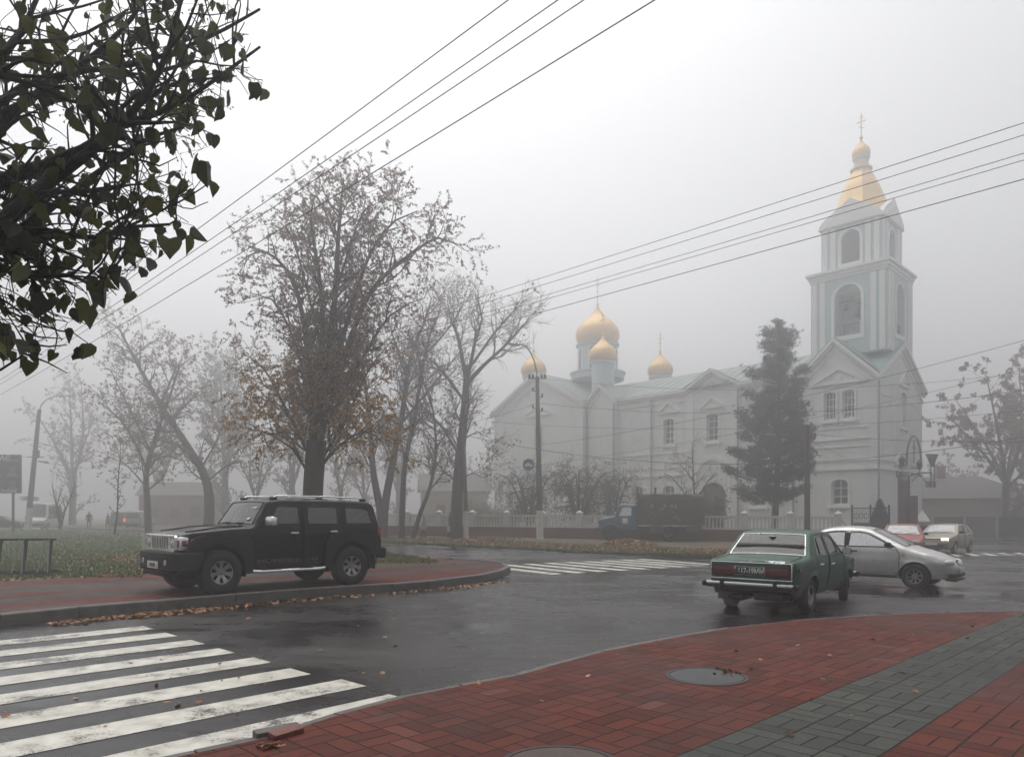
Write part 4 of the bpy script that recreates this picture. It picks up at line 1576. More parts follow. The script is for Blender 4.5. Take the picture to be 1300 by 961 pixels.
# ---- silver saloon
def build_silver():
    t = thing("silver_saloon", "rounded silver saloon crossing the junction beyond the green car", "car")
    S = dict(prof=[(-2.10, .34), (-2.14, .55), (-2.12, .80), (-2.02, .94), (-1.55, 1.005), (-1.42, 1.03), (-.92, 1.335), (-.72, 1.395), (-.25, 1.425), (.08, 1.40), (.30, 1.345), (1.06, .955), (1.16, .915), (1.60, .80), (1.88, .69), (2.00, .60), (2.05, .50), (2.06, .38), (1.98, .22)],
             glass={5: "rear_window", 10: "windscreen"}, arches=[(1.26, .29, .345), (-1.26, .29, .345)], sill=.24, r=.13, fillet=.09, rk=.75,
             plan=[(-2.14, .62), (-1.9, .76), (-1.2, .835), (.9, .84), (1.5, .80), (1.8, .70), (2.0, .54), (2.06, .42)], belt=.93, tumble=.42, tuck=.05, crown=.035, gmargin=.12,
             chin=.06, tail=.1, flare=.012, crease=(.60, .05, .010),
             windows=[[(-.22, .955), (-.20, 1.30), (.05, 1.305), (.22, 1.27), (.62, 1.07), (.82, .965)],
                      [(-1.16, 1.005), (-.95, 1.19), (-.78, 1.275), (-.55, 1.31), (-.32, 1.315), (-.30, .955)]],
             doors=[[(.92, .34), (.94, .80), (.84, .975), (.62, 1.10), (.22, 1.30), (.05, 1.335), (-.26, 1.335), (-.28, .34)], [(-.30, .34), (-.28, 1.335), (-.55, 1.335), (-.80, 1.295), (-1.0, 1.19), (-1.22, .97), (-1.08, .66), (-.90, .50), (-.84, .34)]],
             handles=[(-.08, .845), (-.92, .86)], gap=.0075, seal=.010, wtrim=.016, sharp=40)
    M = dict(body=M_['silver_paint'], glass={}, side_glass=M_['glass_frost'], handle=M_['black_plastic'])
    M['glass'] = {"windscreen": M_['glass_screen'], "rear_window": M_['glass_screen']}
    wf, up, upw = shell(t, S, M)
    wf_ = lambda x, z: wf(x, z, False)
    interior(t, -1.5, 1.0, .36, .92, .70, [(.0, [(.36, .48), (-.36, .48)]), (-.9, [(0, 1.2)])], .80)
    for x, st in ((1.26, -.08), (-1.26, 0)):
        for s in (1, -1):
            wheel(t, x, s * .74, .29, .18, .185, M_['alloy'], 8, st if x > 0 else 0)
    for s in (1, -1):
        mb = MB()
        mb.lathe([(.001, .085), (.09, .06), (.125, .02), (.135, -.02)], 24, Matrix.Translation((1.90, s * .52, .615)) @ Matrix.Rotation(s * .62, 4, 'Z') @ Matrix.Rotation(PI / 2 - .45, 4, 'Y') @ Matrix.Diagonal((.62, 1.35, 1, 1)))
        mb.build("headlight", M_['lamp_glass'], t)
        mb = MB()
        mb.box((1.02, s * (wf_(1.02, .78) + .004), .775), (.07, .012, .03), None, 0, .005)
        mb.build("side_marker", M_['amber_lens'], t)
        mb = MB()
        mb.box((-2.03, s * .60, .80), (.10, .20, .16), Matrix.Rotation(-s * .5, 3, 'Z'), 0, .03)
        mb.build("tail_light", M_['red_lens'], t)
        mirror(t, .72, s * (wf_(.72, .98) + .01), 1.00, (.12, .19, .12), M_['black_plastic'])
        mb = MB()
        pts = [(xx, s * (wf(xx, .30) - .0), .27) for xx in (-.88, -.3, .3, .88)]
        mb.tube(pts, .035, 6)
        mb.build("sill", M_['black_plastic'], t)
        mb = MB()
        mb.box((-.26, s * (wf_(-.26, 1.12) - .012), 1.13), (.09, .02, .34), Matrix.Rotation(s * .40, 3, 'X'), 0)
        mb.build("pillar", M_['black_plastic'], t)
    mb = MB()
    mb.lathe([(.001, .03), (.15, .01), (.17, -.02)], 24, Matrix.Translation((2.025, 0, .595)) @ Matrix.Rotation(PI / 2 - .4, 4, 'Y') @ Matrix.Diagonal((.55, 1.3, 1, 1)), 0)
    for k in range(5):
        mb.box((2.055, (k - 2) * .075, .60), (.03, .022, .12), Matrix.Rotation(-.4, 3, 'Y'), 1, .004)
    mb.build("grille", [M_['dark'], M_['chrome']], t)
    mb = MB()
    mb.box((2.065, 0, .325), (.03, .9, .09), None, 0, .02)
    for s in (1, -1):
        mb.box((2.0, s * .60, .33), (.08, .22, .09), Matrix.Rotation(s * .5, 3, 'Z'), 0, .03)
    mb.box((1.96, 0, .215), (.22, 1.2, .03), Matrix.Rotation(.1, 3, 'Y'), 0, .01)
    mb.build("air_intake", M_['black_plastic'], t)
    mb = MB()
    mb.box((2.092, 0, .445), (.012, .50, .11), None, 0, .004)
    mb.build("licence_plate", M_['plate_white'], t)
    wiper(t, (1.10, -.05, .955), (.98, .45, 1.02))
    wiper(t, (1.10, -.60, .935), (.98, -.12, 1.03))
    mb = MB()
    mb.tube([(-.50, .0, 1.45), (-.66, 0, 1.62)], [.008, .003], 5)
    mb.build("aerial", M_['black_plastic'], t)
    return t


silver = build_silver()
h_ = R(-41)
fw = V((math.cos(h_), math.sin(h_)))
rgt = V((fw.y, -fw.x))
fwheel = gp(1161, 747).xy
c_ = fwheel - rgt * .80 - fw * 1.26
place_car(silver, c_, h_)


# ---- two hatchbacks further back
def build_hatch(name, label, paint, lit, frost):
    t = thing(name, label, "car")
    S = dict(prof=[(-1.90, .36), (-1.95, .55), (-1.93, .82), (-1.86, .93), (-1.42, 1.26), (-1.28, 1.33), (-.6, 1.39), (.02, 1.385), (.26, 1.345), (.92, .955), (1.02, .92), (1.70, .79), (1.88, .72), (1.98, .66), (2.0, .50), (1.95, .26)],
             glass={3: "rear_window", 8: "windscreen"}, arches=[(1.23, .29, .34), (-1.23, .29, .34)], sill=.26, r=.06, fillet=.05,
             plan=[(-1.95, .70), (-1.6, .79), (-.8, .81), (.9, .81), (1.5, .79), (1.85, .72), (2.0, .64)], belt=.92, tumble=.40, tuck=.05, crown=.03, gmargin=.09, chin=.06, tail=.1, flare=.012,
             windows=[[(-.20, .955), (-.18, 1.29), (.12, 1.29), (.28, 1.24), (.70, .975)], [(-1.12, 1.0), (-.95, 1.28), (-.28, 1.30), (-.28, .955)]],
             doors=[[(.84, .34), (.84, .92), (.26, 1.32), (-.22, 1.33), (-.24, .34)], [(-.26, .34), (-.25, 1.33), (-.98, 1.31), (-1.20, .95), (-.95, .6), (-.86, .34)]],
             handles=[(-.08, .83), (-.88, .85)], sharp=35)
    M = dict(body=paint, glass={}, side_glass=M_['glass_mid'], handle=M_['black_plastic'])
    M['glass'] = {"windscreen": M_['glass_screen'], "rear_window": M_['glass_screen']}
    wf, up, upw = shell(t, S, M)
    wf_ = lambda x, z: wf(x, z, False)
    interior(t, -1.4, .9, .36, .90, .68, [(.0, [(.36, .48), (-.36, .48)]), (-.85, [(0, 1.2)])], .72)
    for x in (1.23, -1.23):
        for s in (1, -1):
            wheel(t, x, s * .71, .285, .175, .18, M_['alloy'], 6)
    for s in (1, -1):
        mb = MB()
        mb.box((1.955, s * .53, .69), (.07, .30, .13), Matrix.Rotation(s * .18, 3, 'Z'), 0, .03)
        mb.build("headlight", M_['headlight_on'] if lit else M_['lamp_glass'], t)
        mb = MB()
        mb.box((1.93, s * .71, .69), (.08, .08, .11), Matrix.Rotation(s * .4, 3, 'Z'), 0, .02)
        mb.build("indicator", M_['amber_lens'], t)
        mb = MB()
        mb.box((-1.92, s * .60, .80), (.05, .24, .18), None, 0, .01)
        mb.build("tail_light", M_['red_lens'], t)
        mirror(t, .62, s * (wf_(.62, .98) + .01), 1.0, (.11, .17, .12), M_['black_plastic'])
    mb = MB()
    mb.box((1.99, 0, .69), (.03, .70, .06), None, 0, .008)
    mb.box((1.99, 0, .36), (.03, 1.0, .08), None, 0, .02)
    mb.build("grille", M_['black_plastic'], t)
    mb = MB()
    mb.box((2.0, 0, .50), (.10, 1.46, .16), None, 0, .04)
    mb.build("bumper", paint, t)
    mb = MB()
    mb.box((2.056, 0, .46), (.012, .50, .11), None, 0, .004)
    mb.build("licence_plate", M_['plate_white'], t)
    wiper(t, (.96, -.05, .965), (.84, .42, 1.03))
    wiper(t, (.96, -.58, .955), (.84, -.12, 1.035))
    return t


red = build_hatch("red_hatchback", "faded red hatchback half hidden behind the silver saloon's bonnet", M_['red_paint'], False, True)
p = gr(1146, 31.5)
place_car(red, (p.x, p.y), R(60 + 180))
beige = build_hatch("beige_hatchback", "beige hatchback with its headlights lit, waiting behind the red car", M_['beige_paint'], True, True)
P_ = gr(1207, 33.5)
hb = V((-.72, -.69)).normalized()
lf = V((-hb.y, hb.x))
c_ = P_.xy - hb * 1.9 - lf * .76
place_car(beige, (c_.x, c_.y), math.atan2(hb.y, hb.x))


# ---- far vans and a dark car
def build_van(name, label, paint, rear_lit=False, L=4.9, H=1.95, nose=.9):
    t = thing(name, label, "van")
    a, b = -L / 2, L / 2
    S = dict(prof=[(a, .40), (a - .03, .9), (a + .02, 1.15), (a + .10, H - .16), (a + .2, H - .03), (0, H), (b - nose - .75, H - .03), (b - nose - .62, H - .10), (b - nose + .05, 1.22), (b - nose + .15, 1.14), (b - .12, .95), (b - .02, .80), (b, .35)],
             glass={2: "rear_window", 7: "windscreen"}, arches=[(b - .95, .33, .40), (a + 1.0, .33, .40)], sill=.30, r=.09, fillet=.07,
             plan=[(a - .03, .84), (a + .3, .93), (b - 1.2, .94), (b - .3, .84), (b, .70)], belt=1.1, tumble=.14, tuck=.03, crown=.04, gmargin=.08,
             windows=[[(b - nose - .35, 1.15), (b - nose - .75, H - .22), (b - nose - 1.3, H - .22), (b - nose - 1.3, 1.15)], [(a + .3, 1.15), (a + .36, H - .22), (b - nose - 1.45, H - .22), (b - nose - 1.45, 1.15)]],
             doors=[], sharp=35)
    M = dict(body=paint, glass={}, side_glass=M_['glass_dark'])
    wf, up, upw = shell(t, S, M)
    for x in (b - .95, a + 1.0):
        for s in (1, -1):
            wheel(t, x, s * .80, .32, .20, .2, M_['galv'], 0, 0, 'steel')
    for s in (1, -1):
        mb = MB()
        mb.box((a - .03, s * .80, .98), (.06, .12, .36), None, 0, .02)
        mb.build("tail_light", M_['tail_on'] if rear_lit and s > 0 else M_['red_lens'], t)
        mb = MB()
        mb.box((b - .06, s * .62, .78), (.10, .28, .16), None, 0, .03)
        mb.build("headlight", M_['lamp_glass'], t)
        mirror(t, b - nose - .15, s * .93, 1.2, (.10, .2, .22), M_['black_plastic'])
    for x, z in ((a - .05, .52), (b + .0, .50)):
        mb = MB()
        mb.box((x, 0, z), (.10, 1.7, .22), None, 0, .04)
        mb.build("bumper", M_['black_plastic'], t)
    return t


vanA = build_van("silver_van", "pale silver van with one red tail light glowing, beyond the lawn", M_['grey_paint'], True)
p = gr(168, 78, 0)
place_car(vanA, (p.x - .3, p.y + 2.2), R(100), -.0)
vanB = build_van("dark_van", "dark grey van just left of the silver van beyond the lawn", M_['coat_dark'] if False else M_['board_grey'], False, 4.6, 1.85)
p = gr(143, 82, 0)
place_car(vanB, (p.x, p.y + 2), R(110))
vanC = build_van("white_van", "white van facing the lawn behind the left lamp post", M_['white_paint'], False, 5.6, 2.65, .8)
p = gr(40, 72, 0)
place_car(vanC, (p.x, p.y + 2), R(-75))
darkc = build_hatch("dark_car", "dark parked car cut off by the left edge of the picture", M_['black_plastic'], False, False)
p = gr(2, 70, 0)
place_car(darkc, (p.x, p.y), R(10))


# ---- blue-cabbed truck
def build_truck():
    t = thing("box_truck", "old truck with blue cab and drab patched box body parked on the verge", "truck")
    mb = MB()
    # cab: profile swept across the width, narrowing bonnet
    S = dict(prof=[(.70, .75), (.70, 2.20), (.74, 2.28), (1.55, 2.33), (1.80, 2.28), (1.86, 2.22), (2.06, 1.62), (2.12, 1.54), (2.95, 1.42), (3.08, 1.34), (3.12, 1.2), (3.12, .78)],
             glass={5: "windscreen"}, arches=[(2.35, .50, .56)], sill=.72, r=.10, fillet=.07,
             plan=[(.6, 1.02), (1.9, 1.02), (2.3, .98), (3.15, .86)], belt=1.5, tumble=.12, tuck=.02, crown=.05, gmargin=.10, chin=.02, tail=.0, flare=.05,
             windows=[[(1.02, 1.58), (1.02, 2.14), (1.60, 2.14), (1.84, 1.58)]],
             doors=[[(.92, .80), (.92, 2.22), (1.70, 2.22), (1.95, 1.56), (1.95, 1.0), (1.75, .80)]], handles=[(1.06, 1.36)], sharp=35)
    wf, up, upw = shell(t, S, dict(body=M_['blue_paint'], glass={}, side_glass=M_['glass_frost'], handle=M_['iron']))
    mb.box((-1.25, 0, .80), (6.6 - 2.6, .9, .22))
    mb.box((1.2, 0, .72), (3.9, .8, .18))
    for s in (1, -1):
        mb.box((-.05, s * .80, .66), (.9, .40, .45), None, 0, .05)
    mb.build("chassis", M_['iron'], t)
    mb = MB()
    x0, x1, hw = -3.45, .66, 1.18
    zt = 2.95
    prof = [(-hw, 1.02), (-hw, zt - .22), (-hw + .10, zt - .08), (-hw + .3, zt), (hw - .3, zt + .0), (hw - .10, zt - .08), (hw, zt - .22), (hw, 1.02)]
    MPL = Matrix(((0, 0, 1, x0), (1, 0, 0, 0), (0, 1, 0, 0), (0, 0, 0, 1)))
    mb.plate(prof, [], x1 - x0, MPL)
    for z in (1.9, 1.06, 2.62):
        for s in (1, -1):
            mb.box(((x0 + x1) / 2, s * (hw + .012), z), (x1 - x0, .03, .06))
    for k in range(6):
        for s in (1, -1):
            mb.box((x0 + .06 + k * (x1 - x0 - .12) / 5, s * (hw + .010), 1.9), (.05, .02, 1.7))
    rr2 = random.Random(4)
    mb.box((x1 - .05, 0, zt + .02), (.28, 2.2, .10), None, 0, .03)
    mb.build("box_body", M_['drab'], t)
    mb = MB()
    for k in range(16):
        s = 1
        x, z = rr2.uniform(-2.6, .1), rr2.uniform(1.25, 2.3)
        w = rr2.uniform(.04, .14)
        pts = [(x + w * math.cos(a) * rr2.uniform(.6, 1.2), z + w * 1.2 * math.sin(a) * rr2.uniform(.6, 1.2)) for a in [2 * PI * q / 9 for q in range(9)]]
        mb.plate(pts, [], .004, xz_plate(hw + .004, 1))
    mb.plate([(-1.95, 1.35), (-1.70, 1.38), (-1.60, 1.66), (-1.85, 1.60)], [], .004, xz_plate(hw + .004, 1))
    mb.build("flaked_patch", mat("flaked_paint", (.20, .20, .17), .8, var=.3), t)
    mb = MB()
    for k in range(46):
        x = rr2.uniform(x0 + .8, x1 - .1)
        mb.box((x, hw - rr2.uniform(.08, .5), zt - .01 + rr2.uniform(-.02, .03)), (rr2.uniform(.08, .3), rr2.uniform(.1, .3), .05), Matrix.Rotation(rr2.uniform(-1, 1), 3, 'Z'))
    mb.build("roof_scraps", mat("torn_canvas", (.24, .24, .22), .8, var=.6, scale=3), t)
    mb = MB()
    mb.tube([(-.45, .5, zt), (-.45, .5, zt + .42)], .06, 8)
    mb.tube([(-.45, .5, zt + .42), (-.45, .5, zt + .46)], .10, 8)
    mb.tube([(-2.35, .5, zt), (-2.35, .5, zt + .2)], .05, 8)
    mb.tube([(-3.2, .5, zt), (-3.2, .5, zt + .15)], .05, 8)
    mb.build("stove_pipe", M_['iron'], t)
    mb = MB()
    mb.box((1.42, wf(1.42, 1.25, False) + .006, 1.27), (.34, .01, .34), None, 0, .003)
    mb.build("door_notice", M_['sign_white'], t)
    for s in (1, -1):
        wheel(t, 2.35, s * .88, .47, .25, .26, M_['iron'], 0, 0, 'steel')
        wheel(t, -1.35, s * .92, .47, .36, .26, M_['iron'], 0, 0, 'steel')
        mb = MB()
        mb.box((-1.9, s * .95, .62), (.03, .45, .42))
        mb.build("mud_flap", M_['rubber'], t)
        mb = MB()
        mb.box((3.10, s * .66, 1.02), (.07, .26, .26), None, 0, .03)
        mb.build("headlight", M_['lamp_glass'], t)
        mirror(t, 1.95, s * 1.06, 1.75, (.06, .16, .28), M_['black_plastic'])
    mb = MB()
    mb.box((3.20, 0, .70), (.14, 2.1, .24), None, 0, .04)
    mb.build("bumper", M_['iron'], t)
    mb = MB()
    for k in range(7):
        mb.box((3.13, 0, .90 + k * .065), (.03, 1.0, .03))
    mb.build("grille", M_['iron'], t)
    mb = MB()
    mb.box((-.55, 1.02, .72), (.8, .35, .45), None, 0, .04)
    mb.build("tool_box", M_['drab'], t)
    mb = MB()
    mb.box((-2.75, 1.0, .75), (.8, .3, .4), None, 0, .04)
    mb.build("tool_box", M_['drab'], t)
    return t


truck = build_truck()
pf = gr(775, 46.5)
dirT = V((-.975, .222)).normalized()
lt = V((-dirT.y, dirT.x))
c_ = pf.xy - dirT * 2.35 - lt * .9
place_car(truck, (c_.x, c_.y), math.atan2(dirT.y, dirT.x), .12)


# exhaust vapour drifting round the green car's left rear wheel
mb = MB()
bm = bmesh.new()
bmesh.ops.create_icosphere(bm, subdivisions=3, radius=1)
r_e = random.Random(6)
offs = [V((r_e.gauss(0, 1), r_e.gauss(0, 1), r_e.gauss(0, 1))).normalized() for _ in range(9)]
vs_ = []
for q in bm.verts:
    k_ = 1 + .16 * sum(math.cos(4 * q.co.dot(o_)) for o_ in offs) / 2
    vs_.append((q.co.x * .62 * k_, q.co.y * .42 * k_, max(-.27, q.co.z * .27 * k_)))
bm.verts.index_update()
mb.add(vs_, [[q.index for q in f.verts] for f in bm.faces])
bm.free()
pe = rr_ - right * 1.25 - V((math.cos(th), math.sin(th))) * .55
sm = mb.build("smoke", mat("vapour", (.9, .9, .9)), smooth=60)
sm.location = (pe.x, pe.y, gz(pe.x) + .30)
nt_ = sm.data.materials[0].node_tree
nt_.nodes.clear()
vo_ = nt_.nodes.new("ShaderNodeVolumePrincipled")
vo_.inputs["Color"].default_value = (.93, .93, .95, 1)
vo_.inputs["Density"].default_value = .45
vo_.inputs["Density Attribute"].default_value = ""
vo_.inputs["Temperature Attribute"].default_value = ""
nt_.links.new(vo_.outputs[0], nt_.nodes.new("ShaderNodeOutputMaterial").inputs["Volume"])
tag(sm, "pale exhaust vapour behind the green car's left rear wheel", kind='stuff')


# ------------------------------------------------------------------ the church
CC = gr(1114, 58.0)
ch = thing("church", "white orthodox church with gilded onion domes and a tall bell tower fading into fog", "church", (CC.x, CC.y, CC.z), R(-45))


def FP(y, s=1):
    """2d (x, z) on a plane of constant y (street side looks along -y); depth runs to +y"""
    return Matrix(((1, 0, 0, 0), (0, 0, s, y), (0, 1, 0, 0), (0, 0, 0, 1)))


def WP(x, s=-1):
    """2d (y, z) on a plane of constant x; depth runs toward -x"""
    return Matrix(((0, 0, s, x), (1, 0, 0, 0), (0, 1, 0, 0), (0, 0, 0, 1)))


def arch_poly(c, w, z0, zs, rise=None, n=10):
    """opening centred at c, sill z0, springing zs; `rise` of the head (half round by default)"""
    rise = w / 2 if rise is None else rise
    return [(c - w / 2, z0), (c + w / 2, z0)] + [(c + w / 2 * math.cos(a), zs + rise * math.sin(a)) for a in [PI * k / n for k in range(n + 1)]]


def ring_poly(outer, k):
    cx = sum(p[0] for p in outer) / len(outer)
    cz = sum(p[1] for p in outer) / len(outer)
    w = max(p[0] for p in outer) - min(p[0] for p in outer)
    h = max(p[1] for p in outer) - min(p[1] for p in outer)
    return [(cx + (p[0] - cx) * (1 + 2 * k / w), cz + (p[1] - cz) * (1 + 2 * k / h)) for p in outer]


def ch_window(Pl, y, hole, out=1, depth=.28, bars=(1, 2), sill=True, pane=None, surround=True):
    """frame, glazing bars, pane, moulded surround and sill in a wall opening; Pl = FP or WP"""
    x0, x1 = min(p[0] for p in hole), max(p[0] for p in hole)
    z0, z1 = min(p[1] for p in hole), max(p[1] for p in hole)
    sg = -1 if Pl is WP else 1
    mb = MB()
    mb.plate(hole, [ring_poly(hole, -.09)], .08, Pl(y + sg * depth))
    for k in range(bars[0]):
        x = x0 + (x1 - x0) * (k + 1) / (bars[0] + 1)
        mb.plate([(x - .035, z0 + .05), (x + .035, z0 + .05), (x + .035, z1 - .06), (x - .035, z1 - .06)], [], .05, Pl(y + sg * (depth + .012)))
    for k in range(bars[1]):
        z = z0 + (z1 - z0) * (k + 1) / (bars[1] + 1)
        mb.plate([(x0 + .05, z - .035), (x1 - .05, z - .035), (x1 - .05, z + .035), (x0 + .05, z + .035)], [], .05, Pl(y + sg * (depth + .020)))
    if surround:
        mb.plate(ring_poly(hole, .20), [ring_poly(hole, .02)], .09, Pl(y - sg * .085))
    if sill:
        mb.plate([(x0 - .35, z0 - .28), (x1 + .35, z0 - .28), (x1 + .35, z0 - .12), (x0 - .35, z0 - .12)], [], .18, Pl(y - sg * .18))
        for x in (x0 - .12, x1 + .12):
            mb.plate([(x - .1, z0 - .55), (x + .1, z0 - .55), (x + .1, z0 - .283), (x - .1, z0 - .283)], [], .12, Pl(y - sg * .12))
    w = mb.build("window", M_['trim'], ch, smooth=None)
    mb = MB()
    mb.plate(hole, [], .03, Pl(y + sg * (depth + .10)))
    mb.build("pane", pane or M_['pane'], w, smooth=None)
    return w


def hood(Pl, y, c, w, z, h, orn=True):
    """triangular pediment over a window"""
    sg = -1 if Pl is WP else 1
    mb = MB()
    mb.plate([(c - w / 2, z), (c + w / 2, z), (c + w / 2, z + .16), (c - w / 2, z + .16)], [], .22, Pl(y - sg * .22))
    mb.plate([(c - w / 2, z + .163), (c - w / 2 + .3, z + .163), (c, z + h - .2), (c + w / 2 - .3, z + .163), (c + w / 2, z + .163), (c, z + h)], [], .26, Pl(y - sg * .26))
    mb.plate([(c - w / 2 + .3, z + .165), (c + w / 2 - .3, z + .165), (c, z + h - .2)], [], .06, Pl(y - sg * .06))
    if orn:
        mb.plate([(c + .28 * math.cos(a), z + h * .45 + .28 * math.sin(a)) for a in [2 * PI * k / 12 for k in range(12)]], [], .10, Pl(y - sg * .16))
        for q in (-1, 1):
            mb.plate([(c + q * w * .22 + .14 * math.cos(a), z + h * .32 + .14 * math.sin(a)) for a in [2 * PI * k / 10 for k in range(10)]], [], .08, Pl(y - sg * .14))
    mb.build("pediment", M_['trim'], ch, smooth=None)


def gable_band(Pl, y, pts, drops, outs):
    """cornice following a gable line: successive bands (drop from the line, height, projection)"""
    sg = -1 if Pl is WP else 1
    mb = MB()
    for (d, h), o in zip(drops, outs):
        up_ = [(p[0], p[1] - d) for p in pts]
        lo_ = [(p[0], p[1] - d - h) for p in pts]
        mb.plate(up_ + lo_[::-1], [], o, Pl(y - sg * o))
    mb.build("cornice", M_['trim'], ch, smooth=None)


def belt(Pl, y, x0, x1, z, h, o, name="string_course", m=None):
    sg = -1 if Pl is WP else 1
    mb = MB()
    mb.plate([(x0, z), (x1, z), (x1, z + h), (x0, z + h)], [], o, Pl(y - sg * o))
    return mb.build(name, m or M_['trim'], ch, smooth=None)


def pipe(x, y, z0, z1):
    mb = MB()
    mb.tube([(x, y, z0), (x, y, z1 - .4), (x, y + .12, z1)], .085, 8)
    for k in range(5):
        z = z0 + (z1 - z0) * (k + .5) / 5
        mb.tube([(x, y, z), (x, y, z + .06)], .11, 8)
    mb.build("drainpipe", M_['pipe'], ch)


def onion(cx, cy, z0, r, h, n=28, neck=.78):
    pr = [(.80, 0), (.92, .06), (1.0, .17), (1.0, .27), (.95, .37), (.82, .48), (.63, .58), (.43, .67), (.26, .76), (.14, .85), (.06, .94), (.02, 1.0), (.0001, 1.0)]
    return [(a * r, z0 + b * h) for a, b in pr]


def dome(cx, cy, z0, r, h, drum_r, drum_z, nwin=0, ring=None, cross=2.2):
    mb = MB()
    T = Matrix.Translation((cx, cy, 0))
    mb.lathe([(drum_r * 1.02, drum_z), (drum_r, drum_z + .1), (drum_r, z0 - .35), (drum_r * 1.12, z0 - .28), (drum_r * 1.14, z0 - .08), (drum_r * 1.0, z0)], 32, T)
    if ring:
        mb.lathe([(ring, drum_z - .2), (ring, drum_z + .45), (ring * 1.06, drum_z + .5), (ring * 1.06, drum_z + .65), (drum_r, drum_z + .8)], 32, T)
    d = mb.build("drum", M_['aqua'], ch, smooth=40)
    for k in range(nwin):
        a = 2 * PI * k / nwin + .39
        Mx = T @ Matrix.Rotation(a, 4, 'Z') @ Matrix(((0, 0, -1, drum_r + .03), (1, 0, 0, 0), (0, 1, 0, 0), (0, 0, 0, 1)))
        mb = MB()
        hz = drum_z + (.9 if ring else .4)
        hole = arch_poly(0, .62, hz, z0 - 1.0)
        mb.plate(ring_poly(hole, .14), [hole], .08, Mx @ Matrix.Translation((0, 0, -.03)))
        mb.plate(hole, [], .02, Mx @ Matrix.Translation((0, 0, .0)), 1)
        mb.build("window", [M_['trim'], M_['pane']], d, smooth=None)
    mb = MB()
    mb.lathe(onion(cx, cy, z0, r, h), 36, T)
    # ribs seen as faint seams
    for k in range(16):
        a = 2 * PI * k / 16
        pts = [T @ V(((q[0] + .004) * math.cos(a), (q[0] + .004) * math.sin(a), q[1])) for q in onion(cx, cy, z0, r, h)[:-2]]
        mb.tube(pts, .02, 4, cap=False)
    dm = mb.build("dome", M_['gold'], ch, smooth=60)
    zc = z0 + h
    mb = MB()
    mb.lathe([(.001, zc - .1), (.16, zc + .02), (.16, zc + .12), (.001, zc + .26)], 14, T)
    q = R(45)
    ux = V((math.cos(q) * 0 + 1, 0, 0))
    c = V((cx, cy, zc))
    mb.tube([c + V((0, 0, .1)), c + V((0, 0, cross))], .05, 6)
    mb.tube([c + V((-.42, 0, cross * .68)), c + V((.42, 0, cross * .68))], .045, 6)
    mb.tube([c + V((-.22, 0, cross * .85)), c + V((.22, 0, cross * .85))], .04, 6)
    mb.tube([c + V((-.26, 0, cross * .48)), c + V((.26, 0, cross * .40))], .04, 6)
    mb.build("cross", M_['gold'], dm)


# --- west block under the bell tower: x from -L to 0 (street side), y from 0 to Wd (west front)
L, Wd, ZE, ZG = 6.7, 11.6, 13.3, 16.5
w1 = arch_poly(-3.75, .92, 9.85, 12.05, .12)
w2 = arch_poly(-2.25, .92, 9.85, 12.05, .12)
w3 = arch_poly(-2.95, 1.30, 2.75, 4.45, .42)
mb = MB()
G1 = [(-L, 0), (0, 0), (0, ZE), (-L / 2, ZG), (-L, ZE)]
mb.plate(G1, [w1, w2, w3], .5, FP(0))
wu = arch_poly(Wd * .55, 1.35, 9.5, 12.2, .25)
dr = arch_poly(Wd * .5, 3.0, .4, 5.2)
G2 = [(0.5, 0), (Wd, 0), (Wd, ZE), (Wd / 2, ZG), (.5, ZE + .28)]
mb.plate(G2, [wu, dr], .5, WP(0))
mb.plate([(-L, 0), (-.5, 0), (-.5, ZE), (-L, ZE)], [], .5, FP(Wd - .5))
mb.plate([(0.5, 0), (Wd - .5, 0), (Wd - .5, ZG - 3), (0.5, ZG - 3)], [], .5, WP(-L + .5))
mb.build("wall", M_['wall'], ch, smooth=None)
ch_window(FP, 0, w1, bars=(2, 3), pane=M_['pane_red'])
ch_window(FP, 0, w2, bars=(2, 3), pane=M_['pane_red'])
ch_window(FP, 0, w3, bars=(1, 2))
ch_window(WP, 0, wu, bars=(1, 4))
hood(FP, 0, -2.98, 4.6, 12.75, 1.35)
hood(WP, 0, Wd * .55, 2.6, 12.9, 1.5)
gable_band(FP, 0, [(-L - .2, ZE - .1), (-L / 2, ZG + .12), (.3, ZE - .16)], [(0, .34), (.343, .22), (.95, .18)], [.42, .24, .10])
gable_band(WP, 0, [(-.28, ZE - .08), (Wd / 2, ZG + .12), (Wd + .3, ZE - .12)], [(0, .34), (.343, .22), (.95, .18)], [.40, .22, .09])
for z, h, o in ((5.6, .20, .16), (6.35, .12, .10), (8.1, .14, .12), (7.5, .10, .08), (9.05, .10, .07)):
    belt(FP, 0, -L, -.6 if z > 7 else .0 + o, z, h, o)
    if z < 7:
        belt(WP, 0, .0, Wd, z, h, o)
belt(FP, 0, -L, .12, 0, 1.0, .12, "plinth")
belt(WP, 0, 0.0, Wd * .5 - 1.9, 0, .98, .13, "plinth")
belt(WP, 0, Wd * .5 + 1.9, Wd, 0, .98, .13, "plinth")
for a, b in ((1.0, 3.4), (8.2, 10.6)):
    mb = MB()
    mb.plate([(a, 6.9), (b, 6.9), (b, 11.8), (a, 11.8)], [[(a + .12, 7.02), (b - .12, 7.02), (b - .12, 11.68), (a + .12, 11.68)]], .06, WP(.06))
    mb.build("panel_moulding", M_['trim'], ch, smooth=None)
pipe(.16, -.16, 0, 13.1)
pipe(-L - .1, -.16, 0, 13.0)
